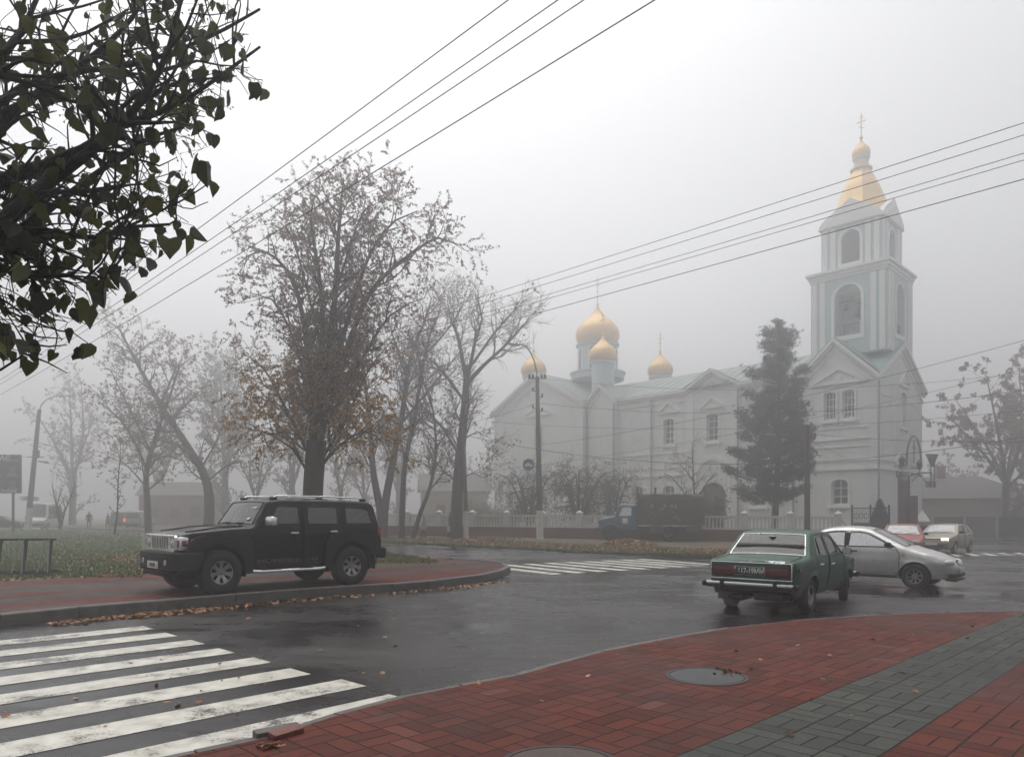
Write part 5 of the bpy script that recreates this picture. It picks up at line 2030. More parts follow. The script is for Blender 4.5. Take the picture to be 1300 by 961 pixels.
# portal arch and maroon doors
mb = MB()
mb.plate(arch_poly(Wd * .5, 4.0, .4, 5.3), [arch_poly(Wd * .5, 3.1, .42, 5.2)], .18, WP(.18))
mb.build("portal_arch", M_['trim'], ch, smooth=None)
mb = MB()
mb.plate(arch_poly(Wd * .5, 2.96, .42, 5.18), [], .1, WP(-.35))
mb.build("door", M_['maroon'], ch, smooth=None)
mb = MB()
mb.tube([(1.0, Wd * .5 + 2.0 * math.cos(a), 6.0 + 2.6 * math.sin(a)) for a in [PI * k / 16 for k in range(17)]], .09, 6)
mb.tube([(.1, Wd * .5 - 2.0, 6.0), (1.0, Wd * .5 - 2.0, 6.0)], .06, 6)
mb.tube([(.1, Wd * .5 + 2.0, 6.0), (1.0, Wd * .5 + 2.0, 6.0)], .06, 6)
mb.tube([(1.0, Wd * .5, 6.3), (1.0, Wd * .5, 8.3)], .06, 6)
mb.tube([(1.0, Wd * .5 - .5, 7.6), (1.0, Wd * .5 + .5, 7.6)], .05, 6)
mb.build("canopy_arch", M_['iron'], ch)
# green cross roof
mb = MB()
e = .35
pk = V((-L / 2, Wd / 2, ZG + .35))
rf = [(-L / 2, -e, ZG + .2), (e, -e, ZE - .05), (-L - e, -e, ZE - .05), (e, Wd / 2, ZG + .2), (e, Wd + e, ZE - .05), (-L / 2, Wd + e, ZG + .2), (-L - e, Wd + e, ZE - .05), (-L - e, Wd / 2, ZG + .2), pk]
mb.add(rf, [(0, 1, 8), (2, 0, 8), (1, 3, 8), (3, 4, 8), (4, 5, 8), (5, 6, 8), (6, 7, 8), (7, 2, 8)])
mb.build("roof", M_['roof_green'], ch, smooth=None, fix=False)

# --- bell tower tiers, square, centred on the block
tx, ty = -L / 2 + .15, Wd / 2 - .2
TW = 3.15


def tier(hw, z0, z1, open_w, oz0, ozs, name, m, th=.7):
    mb = MB()
    a, b = tx - hw, tx + hw
    c, d = ty - hw, ty + hw
    h1 = arch_poly((a + b) / 2, open_w, oz0, ozs)
    h2 = arch_poly((c + d) / 2, open_w, oz0, ozs)
    mb.plate([(a, z0), (b, z0), (b, z1), (a, z1)], [h1], th, FP(c))
    mb.plate([(a, z0), (b, z0), (b, z1), (a, z1)], [h1], th, FP(d - th))
    mb.plate([(c + th, z0), (d - th, z0), (d - th, z1), (c + th, z1)], [h2], th, WP(b))
    mb.plate([(c + th, z0), (d - th, z0), (d - th, z1), (c + th, z1)], [h2], th, WP(a + th))
    t_ = mb.build(name, m, ch, smooth=None)
    # arch mouldings, pilasters
    mb = MB()
    for Pl, y, h, sg in ((FP, c, h1, 1), (WP, b, h2, -1)):
        mb.plate(ring_poly(h, .28), [ring_poly(h, .03)], .10, Pl(y - sg * .10))
        lo, hi = (a, b) if Pl is FP else (c, d)
        for q in (lo + .35, lo + 1.05, hi - .35, hi - 1.05):
            mb.plate([(q - .22, z0 + .05), (q + .22, z0 + .05), (q + .22, z1 - .1), (q - .22, z1 - .1)], [], .13, Pl(y - sg * .13))
    mb.build("pilaster", M_['trim'], t_, smooth=None)
    return t_


def ledge(hw, z, parts, name="cornice", m=None):
    mb = MB()
    for dz, h, o in parts:
        mb.box((tx, ty, z + dz + h / 2), (2 * (hw + o), 2 * (hw + o), h))
    return mb.build(name, m or M_['trim'], ch, smooth=None)


t2 = tier(TW, 15.6, 22.3, 2.15, 17.3, 20.55, "belfry", M_['aqua'])
ledge(TW, 22.3, [(0, .25, .10), (.253, .30, .20), (.556, .22, .36)])
mb = MB()
mb.box((tx, ty, 17.35), (2 * TW - 1.5, 2 * TW - 1.5, .2))
mb.build("belfry_floor", M_['trim'], t2, smooth=None)
mb = MB()
for bx, by, s in ((tx, ty, 1.0), (tx + 1.1, ty - 1.2, .5), (tx - 1.0, ty - 1.0, .42)):
    z = 20.6
    mb.lathe([(.62 * s, z - 1.25 * s), (.56 * s, z - 1.1 * s), (.42 * s, z - .7 * s), (.34 * s, z - .25 * s), (.18 * s, z - .02 * s), (.001, z)], 20, Matrix.Translation((bx, by, 0)))
mb.tube([(tx - 2.3, ty - 1.2, 20.65), (tx + 2.3, ty - 1.2, 20.65)], .09, 6)
mb.tube([(tx, ty - 2.3, 20.65), (tx, ty + 2.3, 20.65)], .09, 6)
mb.build("bell", M_['iron'], t2)
mb = MB()
ra, rb = tx - TW + .34, tx + TW - .34
for k in range(13):
    x = tx - 1.05 + k * 2.1 / 12
    mb.tube([(x, ty - TW + .3, 17.3), (x, ty - TW + .3, 18.3)], .02, 4)
    y = ty - 1.05 + k * 2.1 / 12
    mb.tube([(tx + TW - .3, y, 17.3), (tx + TW - .3, y, 18.3)], .02, 4)
mb.tube([(tx - 1.05, ty - TW + .3, 18.3), (tx + 1.05, ty - TW + .3, 18.3)], .03, 5)
mb.tube([(tx + TW - .3, ty - 1.05, 18.3), (tx + TW - .3, ty + 1.05, 18.3)], .03, 5)
mb.build("railing", M_['iron'], t2)
T3 = 2.5
t3 = tier(T3, 23.05, 27.0, 1.5, 23.7, 25.75, "upper_tier", M_['aqua'], .5)
# shutters close the upper openings
mb = MB()
mb.plate(arch_poly(tx, 1.46, 23.72, 25.74), [], .08, FP(ty - T3 + .3))
mb.build("louvre", M_['pane'], t3, smooth=None)
mb = MB()
mb.plate(arch_poly(ty, 1.46, 23.72, 25.74), [], .08, WP(tx + T3 - .3))
mb.build("louvre", M_['pane'], t3, smooth=None)
# keel gables on each face of the upper tier
mb = MB()


def keel(c, w, z, h):
    pts = []
    for k in range(9):
        t = k / 8
        pts.append((c + w / 2 * (1 - t ** 1.5), z + h * (t ** .75 * .8 + .2 * t ** 4)))
    left = [(2 * c - x, zz) for x, zz in pts[:-1]]
    return pts + left[::-1]


for Pl, y, sg, c in ((FP, ty - T3, 1, tx), (WP, tx + T3, -1, ty)):
    kk = keel(c, 2 * T3 + .35, 27.0, 2.2)
    mb.plate(kk, [], .5, Pl(y - sg * .22))
    mb.plate(keel(c, 2 * T3 - .6, 27.05, 1.5), [], .1, Pl(y - sg * .30))
for Pl, y, sg, c in ((FP, ty + T3 - .3, 1, tx), (WP, tx - T3 + .3, -1, ty)):
    mb.plate(keel(c, 2 * T3 + .35, 27.0, 2.2), [], .5, Pl(y))
mb.build("keel_gable", M_['trim'], t3, smooth=None)
mb = MB()
T = Matrix.Translation((tx, ty, 0)) @ Matrix.Rotation(R(22.5), 4, 'Z')
sp_ = [(3.0, 27.15), (2.5, 28.3), (2.0, 29.5), (1.5, 30.9), (.85, 32.2), (.78, 32.4)]
mb.lathe(sp_, 8, T)
o = mb.build("spire", M_['gold'], ch, smooth=None)
mb = MB()
mb.lathe([(.70, 32.35), (.92, 32.4), (.92, 32.55), (.62, 32.65), (.60, 33.35), (.72, 33.42), (.72, 33.5), (.55, 33.55)], 20, Matrix.Translation((tx, ty, 0)))
mb.build("lantern_drum", mat("pale_gilding", (.72, .56, .34), .6, .2), o, smooth=40)
dome(tx, ty, 33.5, .74, 1.75, .56, 33.1, 0, None, 2.2)

# --- nave: runs on to the left (x from -L to -43.2)
NZ, NR, ND = 14.0, 17.0, 13.2
holes, wins = [], []
ups = [(-10.1, 1.15), (-14.7, 1.15), (-19.5, 1.15)]
for x, w in ups:
    h = arch_poly(x, w, 8.9, 11.3, .15)
    holes.append(h)
    wins.append((h, (1, 3)))
lows = [-10.1, -19.5, -23.2]
for x in lows:
    h = arch_poly(x, 1.3, 2.7, 4.5, .35)
    holes.append(h)
    wins.append((h, (1, 2)))
sd = arch_poly(-14.7, 2.6, .4, 3.9, 1.1)
holes.append(sd)
mb = MB()
NX0, NX1 = -25.6, -L
mb.plate([(NX0, 0), (NX1, 0), (NX1, NZ), (-12.2, NZ), (-14.7, NZ + 1.5), (-17.2, NZ), (NX0, NZ)], holes, .6, FP(.12))
mb.plate([(-43.2, 0), (-L, 0), (-L, NZ), (-43.2, NZ)], [], .6, FP(ND))
mb.plate([(.2, 0), (ND, 0), (ND, NZ), (ND / 2, NR), (.2, NZ)], [], .5, WP(-42.6))
mb.plate([(.8, 9), (ND, 9), (ND, NZ), (ND / 2, NR), (.8, NZ)], [], .4, WP(-L - .3))
mb.build("wall", M_['wall'], ch, smooth=None)
for h, b in wins:
    ch_window(FP, .12, h, bars=b)
for x, w in ups:
    hood(FP, .12, x, 2.5, 12.0, 1.15, False)
mb = MB()
mb.plate(sd, [], .1, FP(.5))
mb.build("door", M_['maroon'], ch, smooth=None)
mb = MB()
mb.plate(arch_poly(-14.7, 3.9, .4, 5.6, 1.9), [arch_poly(-14.7, 3.3, .42, 5.5, 1.6)], .16, FP(-.04))
mb.build("blind_arch", M_['trim'], ch, smooth=None)
gable_band(FP, .12, [(NX0, NZ + .1), (-17.5, NZ + .1), (-14.7, NZ + 1.75), (-11.9, NZ + .1), (NX1 - .15, NZ + .1)], [(0, .3), (.303, .22), (.95, .16)], [.45, .25, .10])
for z, h, o in ((5.75, .18, .14), (6.5, .12, .09), (8.0, .12, .09)):
    belt(FP, .12, NX0, -17.0, z, h, o)
    belt(FP, .12, -12.4, NX1, z, h, o)
belt(FP, .12, NX0, -16.2, 0, 1.0, .12, "plinth")
belt(FP, .12, -13.2, NX1 - .02, 0, 1.0, .12, "plinth")
for x in (-12.3, -17.1):
    mb = MB()
    mb.plate([(x - .4, 1.0), (x + .4, 1.0), (x + .4, NZ - .55), (x - .4, NZ - .55)], [], .14, FP(-.02))
    mb.build("pilaster", M_['trim'], ch, smooth=None)
pipe(-21.4, -.12, 0, 13.7)
pipe(-12.0, -.12, 0, 13.7)
mb = MB()
mb.add([(-43.4, -.35, NZ + .08), (-L + .1, -.35, NZ + .08), (-L + .1, ND / 2, NR), (-43.4, ND / 2, NR), (-43.4, ND + .4, NZ + .08), (-L + .1, ND + .4, NZ + .08)], [(0, 1, 2, 3), (3, 2, 5, 4)])
for k in range(30):
    x = -L - .6 - k * 1.2
    mb.box((x, ND / 4 - .15, (NZ + NR) / 2 + .07), (.05, ND / 2 + .4, .05), Matrix.Rotation(math.atan2(NR - NZ - .08, ND / 2 + .35), 3, 'X'))
mb.add([(-14.7, -.36, NZ + 1.75), (-11.7, -.36, NZ + .1), (-14.7, 3.6, NZ + 1.78), (-17.7, -.36, NZ + .1), (-12, 1, NZ + .5), (-17.4, 1, NZ + .5)], [(0, 1, 2), (3, 0, 2)])
mb.build("roof", M_['roof_nave'], ch, smooth=None, fix=False)

# corner bay with its own gablet beside the transept
mb = MB()
B0, B1, BY = -29.4, -25.6, -.55
mb.plate([(B0, 0), (B1, 0), (B1, NZ), ((B0 + B1) / 2, NZ + 1.7), (B0, NZ)], [], .7, FP(BY))
mb.plate([(BY + .002, 0), (.9, 0), (.9, NZ), (BY + .002, NZ)], [], .5, WP(B1 + .002))
mb.build("corner_bay", M_['wall'], ch, smooth=None)
gable_band(FP, BY, [(B0, NZ + .08), ((B0 + B1) / 2, NZ + 1.85), (B1 + .25, NZ + .06)], [(0, .3), (.303, .2), (.9, .14)], [.4, .22, .1])
for x in (B0 + .15, B1 - .1):
    pipe(x, BY - .14, 0, 13.6)
mb = MB()
mb.add([(B0, BY - .4, NZ + .1), ((B0 + B1) / 2, BY - .4, NZ + 1.9), (B1 + .3, BY - .4, NZ + .1), (B0, 3, NZ + .1), ((B0 + B1) / 2, 3, NZ + 1.9), (B1 + .3, 3, NZ + .1)], [(0, 1, 4, 3), (1, 2, 5, 4)])
mb.build("roof", M_['roof_nave'], ch, smooth=None, fix=False)

# transept with the big gable
A, B, TY = -43.2, -29.4, -1.2
cx_ = (A + B) / 2
TZE, TZG = 14.2, 18.0
u1 = arch_poly(cx_ + .4, 1.15, 9.2, 11.9, .15)
l1_ = arch_poly(cx_ + .4, 1.35, 2.7, 4.5, .35)
l2_ = arch_poly(cx_ - 4.3, 1.2, 2.7, 4.3, .35)
mb = MB()
mb.plate([(A, 0), (B, 0), (B, TZE), (cx_, TZG), (A, TZE)], [u1, l1_, l2_], .6, FP(TY))
mb.plate([(TY + .6, 0), (1.2, 0), (1.2, TZE), (TY + .6, TZE)], [], .5, WP(B))
mb.plate([(TY + .6, 0), (1.2, 0), (1.2, TZE), (TY + .6, TZE)], [], .5, WP(A + .5))
mb.build("transept", M_['wall'], ch, smooth=None)
ch_window(FP, TY, u1, bars=(1, 3))
ch_window(FP, TY, l1_, bars=(1, 1))
ch_window(FP, TY, l2_, bars=(1, 1))
hood(FP, TY, cx_ + .4, 4.2, 13.2, 1.3, False)
gable_band(FP, TY, [(A - .35, TZE), (cx_, TZG + .15), (B + .35, TZE)], [(0, .36), (.363, .25), (1.1, .18), (1.5, .12)], [.5, .28, .12, .08])
mb = MB()
mb.plate(arch_poly(cx_ + .4, 6.6, 4.9, 5.4, 2.6), [arch_poly(cx_ + .4, 6.0, 4.92, 5.3, 2.35)], .14, FP(TY - .14))
mb.build("blind_arch", M_['trim'], ch, smooth=None)
for z, h, o in ((6.6, .14, .10), (8.2, .12, .09)):
    belt(FP, TY, A, cx_ - 3.4, z, h, o)
    belt(FP, TY, cx_ + 4.2, B, z, h, o)
belt(FP, TY, A, B + .12, 0, 1.0, .12, "plinth")
mb = MB()
e = .4
mb.add([(A - e, TY - e, TZE + .05), (cx_, TY - e, TZG + .22), (B + e, TY - e, TZE + .05), (A - e, ND, TZE + .05), (cx_, ND, TZG + .22), (B + e, ND, TZE + .05)], [(0, 1, 4, 3), (1, 2, 5, 4)])
mb.build("roof", M_['roof_nave'], ch, smooth=None, fix=False)

# five domes
dome(-33.7, 6.8, 22.3, 2.6, 4.7, 2.3, 18.2, 8, 3.15, 3.4)
for x, y in ((-28.4, 1.0), (-39.2, 1.5), (-28.6, 12.4), (-39.2, 12.4)):
    dome(x, y, 18.6, 1.52, 2.9, 1.22, 15.0, 0, None, 2.4)


# ------------------------------------------------------------------ street fence with balusters
def fence(name, label, a, b, n, post0=True):
    d = (b - a)
    Lf = d.length
    ang_ = math.atan2(d.y, d.x)
    t = thing(name, label, "fence", (a.x, a.y, gz(a.x)), ang_, "balustrade fence along the church")
    sl = (gz(b.x) - gz(a.x)) / Lf
    mb = MB()
    q = [(-.2, -.15, -.1), (Lf + .2, -.15, -.1), (Lf + .2, .15, -.1), (-.2, .15, -.1)]
    zt = .86
    mb.add(q + [(p[0], p[1], zt + sl * p[0]) for p in q], [(0, 1, 5, 4), (1, 2, 6, 5), (2, 3, 7, 6), (3, 0, 4, 7), (4, 5, 6, 7)])
    mb.build("plinth", M_['fence_red'], t, smooth=None)
    for k in range(n + 1):
        x = Lf * k / n
        z = sl * x
        mb = MB()
        mb.box((x, 0, zt + .49 + z), (.42, .36, .98))
        mb.lathe([(.31, zt + .983 + z), (.31, zt + 1.06 + z), (.02, zt + 1.22 + z)], 4, Matrix.Translation((x, 0, 0)) @ Matrix.Rotation(PI / 4, 4, 'Z'))
        mb.build("post", M_['fence_white'], t, smooth=None)
    for k in range(n):
        x0, x1 = Lf * k / n + .215, Lf * (k + 1) / n - .215
        z = sl * (x0 + x1) / 2
        mb = MB()
        mb.box(((x0 + x1) / 2, 0, zt + .82 + z), (x1 - x0, .24, .15))
        mb.box(((x0 + x1) / 2, 0, zt + .06 + z), (x1 - x0, .22, .11))
        m = max(3, int((x1 - x0) / .215))
        for i in range(m):
            x = x0 + (x1 - x0) * (i + .5) / m
            mb.box((x, 0, zt + .43 + z), (.115, .11, .63))
        mb.build("panel", M_['fence_white'], t, smooth=None)
    return t


fA = gr(478, 56.0).xy
fB = gr(1064, 44.0).xy
fence("balustrade_fence", "long white balustrade fence on a dull red plinth in front of the church", fA, fB, 12)
fL = gr(330, 59.0).xy
fence("balustrade_fence", "hazy end of the white balustrade fence behind the big lime tree", fL, fA + (fL - fA).normalized() * .45, 3)

# gate pier mound and ironwork gate at the right end
g0 = fB + V((.9, .1))
t = thing("iron_gate", "dark wrought iron gate at the right end of the balustrade fence", "gate", (g0.x, g0.y, gz(g0.x)), math.atan2((fB - fA).y, (fB - fA).x))
mb = MB()
for x in (0, 1.0, 2.0):
    mb.box((x, 0, 1.2), (.10, .10, 2.5))
mb.build("gate_post", M_['iron'], t, smooth=None)
for x0 in (0.05, 1.05):
    mb = MB()
    for z in (.25, 1.35, 2.25):
        mb.box((x0 + .45, 0, z), (.86, .04, .05))
    for k in range(8):
        mb.box((x0 + .06 + k * .11, 0, 1.3), (.022, .02, 2.0))
    mb.box((x0 + .45, 0, .78), (.84, .02, 1.05))
    for k in range(3):
        mb.tube([(x0 + .18 + k * .27 + .11 * math.cos(a), -.02, 1.78 + .16 * math.sin(a)) for a in [2 * PI * q / 12 for q in range(13)]], .018, 5, cap=False)
    mb.build("gate_leaf", M_['iron'], t, smooth=None)

# low cream building at the right with its fence
bp_ = gr(1222, 70)
t = thing("low_building", "low cream building with a hipped roof to the right of the church", "building", (bp_.x, bp_.y, bp_.z), R(-12))
mb = MB()
bw, bd, bh = 13.0, 8.0, 3.6
mb.box((0, bd / 2, bh / 2), (bw, bd, bh))
mb.build("wall", M_['cream_wall'], t, smooth=None)
mb = MB()
o_ = .5
mb.add([(-bw / 2 - o_, -o_, bh + .02), (bw / 2 + o_, -o_, bh + .02), (bw / 2 + o_, bd + o_, bh + .02), (-bw / 2 - o_, bd + o_, bh + .02), (-bw / 2 + 3.4, bd / 2, bh + 2.3), (bw / 2 - 3.4, bd / 2, bh + 2.3)], [(0, 1, 5, 4), (1, 2, 5), (2, 3, 4, 5), (3, 0, 4)])
mb.box((0, -o_ + .04, bh - .06), (bw + 2 * o_, .10, .14))
rf = mb.build("roof", M_['slate'], t, smooth=None)
mb = MB()
mb.box((-.6, bd / 2, bh + 2.5), (.8, .6, 1.6))
mb.box((-.6, bd / 2, bh + 3.35), (.95, .75, .12))
mb.build("chimney", M_['far_red'], rf, smooth=None)
for x in (-4.5, 4.2):
    mb = MB()
    mb.box((x, -.03, 1.8), (1.0, .08, 1.5))
    w_ = mb.build("window", M_['trim'], t, smooth=None)
    mb = MB()
    mb.box((x, -.08, 1.8), (.8, .03, 1.3))
    mb.build("pane", M_['pane'], w_, smooth=None)
fp = gr(1178, 60)
t = thing("board_fence", "dark board fence with pale posts before the low cream building", "fence", (fp.x, fp.y, fp.z), R(-14))
for k in range(5):
    mb = MB()
    mb.box((1.5 + k * 2.35, 0, .95), (2.15, .05, 1.7))
    for j in range(12):
        mb.box((.52 + k * 2.35 + j * .18, -.03, .95), (.02, .02, 1.68))
    mb.build("panel", M_['board_dark'] if k != 1 else M_['slate'], t, smooth=None)
for k in range(6):
    mb = MB()
    mb.box((.33 + k * 2.35, 0, 1.0), (.18, .2, 2.0))
    mb.build("post", M_['cream_wall'], t, smooth=None)
wp = gr(1171, 54)
t = thing("gate_pier", "short white pointed pier beside the red noticeboard", "pier", (wp.x, wp.y, wp.z), R(-30))
mb = MB()
mb.box((0, 0, .7), (1.0, .6, 1.4))
mb.build("shaft", M_['fence_white'], t, smooth=None)
mb = MB()
mb.lathe([(.75, 1.403), (.70, 1.5), (.02, 2.3)], 4, Matrix.Rotation(PI / 4, 4, 'Z'))
mb.build("cap", M_['fence_white'], t, smooth=None)

# maroon board and tall door panel in front of the portal, propped
p1 = gr(1147.5, 52)
t = thing("maroon_hoarding", "tall narrow maroon hoarding standing before the church portal", "hoarding", (p1.x, p1.y, p1.z), R(-20))
mb = MB()
mb.box((0, 0, 2.25), (.62, .16, 4.3))
mb.box((.36, 0, 2.25), (.09, .2, 4.2), None, 1)
mb.build("board", [M_['maroon'], M_['fence_white']], t, smooth=None)
p2 = gr(1157, 48)
t = thing("maroon_noticeboard", "lower maroon noticeboard propped by two struts in front of the portal", "noticeboard", (p2.x, p2.y, p2.z), R(-14))
mb = MB()
mb.box((0, 0, 1.7), (.75, .10, 2.9))
mb.box((0, -.06, 1.7), (.62, .02, 2.7), None)
mb.build("board", M_['maroon'], t, smooth=None)
for s in (-1, 1):
    mb = MB()
    mb.tube([(s * .36, 0, 1.3), (s * .95, .1, .1)], .045, 6)
    mb.build("strut", M_['iron'], t)
hp = gr(1105, 50.0)
t = thing("brick_border", "low reddish wall running from the gate to the noticeboard", "wall", (hp.x, hp.y, hp.z), R(-18))
mb = MB()
mb.box((1.9, 0, .45), (4.2, .3, 1.3))
mb.box((1.9, 0, 1.12), (4.3, .38, .08))
mb.build("wall", M_['maroon'], t, smooth=None)


# ------------------------------------------------------------------ poles, signs, street furniture
def lamp_arm(mb, top, d, reach, rise, n=10):
    pts = []
    for k in range(n + 1):
        a = PI / 2 * k / n
        pts.append(top + V((d[0] * reach * (1 - math.cos(a)), d[1] * reach * (1 - math.cos(a)), rise * math.sin(a))))
    mb.tube(pts, .05, 8)
    return pts[-1]


lp_ = gr(684, 47.0, .12)
lamp = thing("street_lamp", "concrete street lamp with white painted foot and a round blue sign, before the church", "street lamp", lp_, 0, "street lamps")
zt = at(0, 478, 47).z - lp_.z
mb = MB()
mb.tube([(0.05, 0, 1.85), (-.10, 0, zt)], [.20, .115], 12)
mb.build("pole", M_['pole'], lamp)
mb = MB()
mb.tube([(0.09, 0, -.1), (.05, 0, 1.9)], [.235, .205], 12)
mb.build("foot", M_['limewash'], lamp)
mb = MB()
tip = lamp_arm(mb, V((-.10, 0, zt - .4)), (-1, 0), 1.15, 2.5)
mb.build("arm", M_['galv'], lamp)
mb = MB()
mb.box(tip + V((-.35, 0, -.02)), (.75, .24, .13), Matrix.Rotation(.12, 3, 'Y'), 0, .05)
mb.box(tip + V((-.40, 0, -.10)), (.50, .18, .06), Matrix.Rotation(.12, 3, 'Y'), 1, .02)
mb.build("lamp_head", [M_['galv'], M_['lamp_glass']], lamp)
mb = MB()
for s in (-1, 1):
    mb.box((-.10 + s * .30, 0, zt - .12), (.62, .06, .06))
    mb.lathe([(.06, 0), (.09, .06), (.08, .16), (.03, .24), (.001, .25)], 10, Matrix.Translation((-.10 + s * .5, 0, zt - .08)))
    mb.lathe([(.06, 0), (.09, .06), (.08, .16), (.03, .24), (.001, .25)], 10, Matrix.Translation((-.10 + s * .28, .0, zt - .08)))
for z, s in ((zt - 1.0, -1), (zt - 1.4, 1), (zt - 2.1, -1), (zt - 2.3, 1)):
    mb.tube([(-.08, 0, z), (-.08 + s * .3, 0, z + .1)], .03, 6)
    mb.tube([(-.08 + s * .3, 0, z + .05), (-.08 + s * .3, 0, z + .28)], .05, 6)
mb.build("insulator", M_['iron'], lamp)
sz = at(0, 590, 47).z - lp_.z
mb = MB()
mb.tube([(0, 0, sz - .35), (-.35, -.12, sz - .05)], .025, 6)
mb.tube([(0, 0, sz + .1), (-.35, -.12, sz + .05)], .02, 6)
mb.build("sign_bracket", M_['iron'], lamp)
sg = thing("road_sign", "round blue road sign showing a white tow truck on the lamp post", "road sign", (lp_.x - .66, lp_.y - .14, lp_.z + sz), R(-8))
mb = MB()
mb.lathe([(.40, -.01), (.40, .0), (.385, .012), (.0001, .012)], 36, Matrix.Rotation(PI / 2, 4, 'X') @ Matrix.Diagonal((1, 1, 1, 1)))
mb.build("disc", M_['sign_blue'], sg, smooth=30)
mb = MB()
mb.plate([(.40 * math.cos(a), .40 * math.sin(a)) for a in [2 * PI * k / 36 for k in range(36)]], [[(.375 * math.cos(a), .375 * math.sin(a)) for a in [2 * PI * k / 36 for k in range(36)]]], .004, FP(-.016))
mb.plate([(-.26, -.08), (.26, -.08), (.26, -.02), (.20, .03), (.10, .04), (.04, .12), (-.10, .12), (-.15, .05), (-.26, .03)], [], .004, FP(-.0165))
mb.plate([(-.17 + .06 * math.cos(a), -.10 + .06 * math.sin(a)) for a in [2 * PI * k / 12 for k in range(12)]], [], .004, FP(-.019))
mb.plate([(.17 + .06 * math.cos(a), -.10 + .06 * math.sin(a)) for a in [2 * PI * k / 12 for k in range(12)]], [], .004, FP(-.019))
mb.build("pictogram", M_['sign_white'], sg, smooth=None)

# white-footed pole half hidden by the bare tree
pp = gr(590, 49.0, .12)
t = thing("utility_pole", "thin grey pole with white foot just right of the bare tree trunk", "pole", pp, 0, "poles along the church fence")
mb = MB()
mb.tube([(.07, 0, 1.8), (-.1, 0, 7.5)], [.15, .11], 10)
mb.build("pole", M_['pole'], t)
mb = MB()
mb.tube([(.09, 0, -.1), (.07, 0, 1.85)], [.19, .155], 10)
mb.build("foot", M_['limewash'], t)

# dark pole before the tower
dp = gr(1025, 41.0, .06)
dark_pole = thing("utility_pole", "dark brown pole with a cable coil and small lamp in front of the pine", "pole", dp, 0, "poles along the church fence")
zp = at(0, 540, 41).z - dp.z
mb = MB()
mb.tube([(0, 0, -.1), (-.02, 0, zp)], [.17, .13], 12)
mb.build("pole", mat("tarred_pole", (.035, .028, .024), .85, var=.3, scale=4), dark_pole)
mb = MB()
mb.box((0, 0, .45), (.46, .40, .9), None, 0, .02)
mb.build("foot", M_['iron'], dark_pole)
mb = MB()
c = V((.22, -.05, zp - .15))
for k in range(3):
    mb.tube([c + V((.20 * math.cos(a) * (1 + .05 * k), .03 * k, .22 * math.sin(a) * (1 - .04 * k))) for a in [2 * PI * q / 24 for q in range(25)]], .02, 5, cap=False)
mb.build("cable_coil", M_['wire'], dark_pole)
mb = MB()
mb.tube([(0, 0, zp - .55), (.28, -.05, zp - .50)], .03, 6)
mb.lathe([(.05, .05), (.17, .0), (.17, -.22), (.10, -.38), (.001, -.40)], 14, Matrix.Translation((.3, -.05, zp - .45)))
mb.build("lamp_head", mat("rusty_lamp", (.16, .10, .06), .6, var=.3), dark_pole)

# ornamental double lantern with an arm that carries a give-way sign seen from behind
op = gr(1154, 45.0)
zb_ = op.z


def oz(v):
    return at(0, v, 45).z - zb_


def ox(u):
    return (u - 1154) / FPX * 45


ol = thing("lantern_post", "ornamental post with two lanterns on a curved iron bracket before the church portal", "lantern post", op, 0)
mb = MB()
mb.tube([(0, 0, 0), (0, 0, oz(603))], [.08, .05], 10)
mb.build("pole", M_['iron'], ol)
mb = MB()
mb.tube([(ox(1138), 0, oz(598)), (ox(1138), 0, oz(605)), (0, 0, oz(604)), (ox(1160), 0, oz(602)), (ox(1170), 0, oz(600)), (ox(1183), 0, oz(600))], .045, 6)
mb.tube([(ox(1138), 0, oz(598)), (ox(1155), 0, oz(600)), (ox(1172), 0, oz(604))], .025, 6)
mb.tube([(ox(1157), 0, oz(612)), (ox(1162), 0, oz(606)), (ox(1167), 0, oz(603)), (ox(1172), 0, oz(607)), (ox(1175), 0, oz(612))], .03, 6)
mb.build("bracket", M_['iron'], ol)
for u, v in ((1145, 586), (1167, 591)):
    mb = MB()
    x, z = ox(u), oz(v)
    mb.tube([(x, 0, oz(604)), (x, 0, z - .22)], .025, 6)
    mb.lathe([(.10, z - .24), (.20, z + .12), (.20, z + .16), (.15, z + .24), (.05, z + .34), (.001, z + .40)], 6, Matrix.Translation((x, 0, 0)))
    mb.build("lantern", M_['iron'], ol, smooth=None)
ys = thing("road_sign", "give-way triangle seen from the back with a small plate under it", "road sign", (op.x + ox(1182), op.y - .1, zb_ + oz(600)), R(12))
mb = MB()
k45 = 45 / FPX
MPX = FP(0)
mb.plate([(-9 * k45, 23 * k45), (9 * k45, 23 * k45), (1.2 * k45, 8 * k45), (-1.2 * k45, 8 * k45)], [], .02, MPX)
mb.plate([(-9.4 * k45, 23.6 * k45), (9.4 * k45, 23.6 * k45), (1.3 * k45, 7.4 * k45), (-1.3 * k45, 7.4 * k45)], [[(-8.2 * k45, 22.6 * k45), (8.2 * k45, 22.6 * k45), (.7 * k45, 8.4 * k45), (-.7 * k45, 8.4 * k45)]], .05, FP(-.03))
mb.build("triangle", M_['galv'], ys, smooth=None)
mb = MB()
for x in (-2.6, 2.4):
    mb.tube([(x * k45, -.05, 20 * k45), (x * k45, -.05, -18 * k45)], .03, 6)
mb.build("bracket", M_['iron'], ys)
mb = MB()
mb.box((-2 * k45, -.02, -15 * k45), (15 * k45, .03, 8 * k45))
mb.build("plate", M_['galv'], ys, smooth=None)

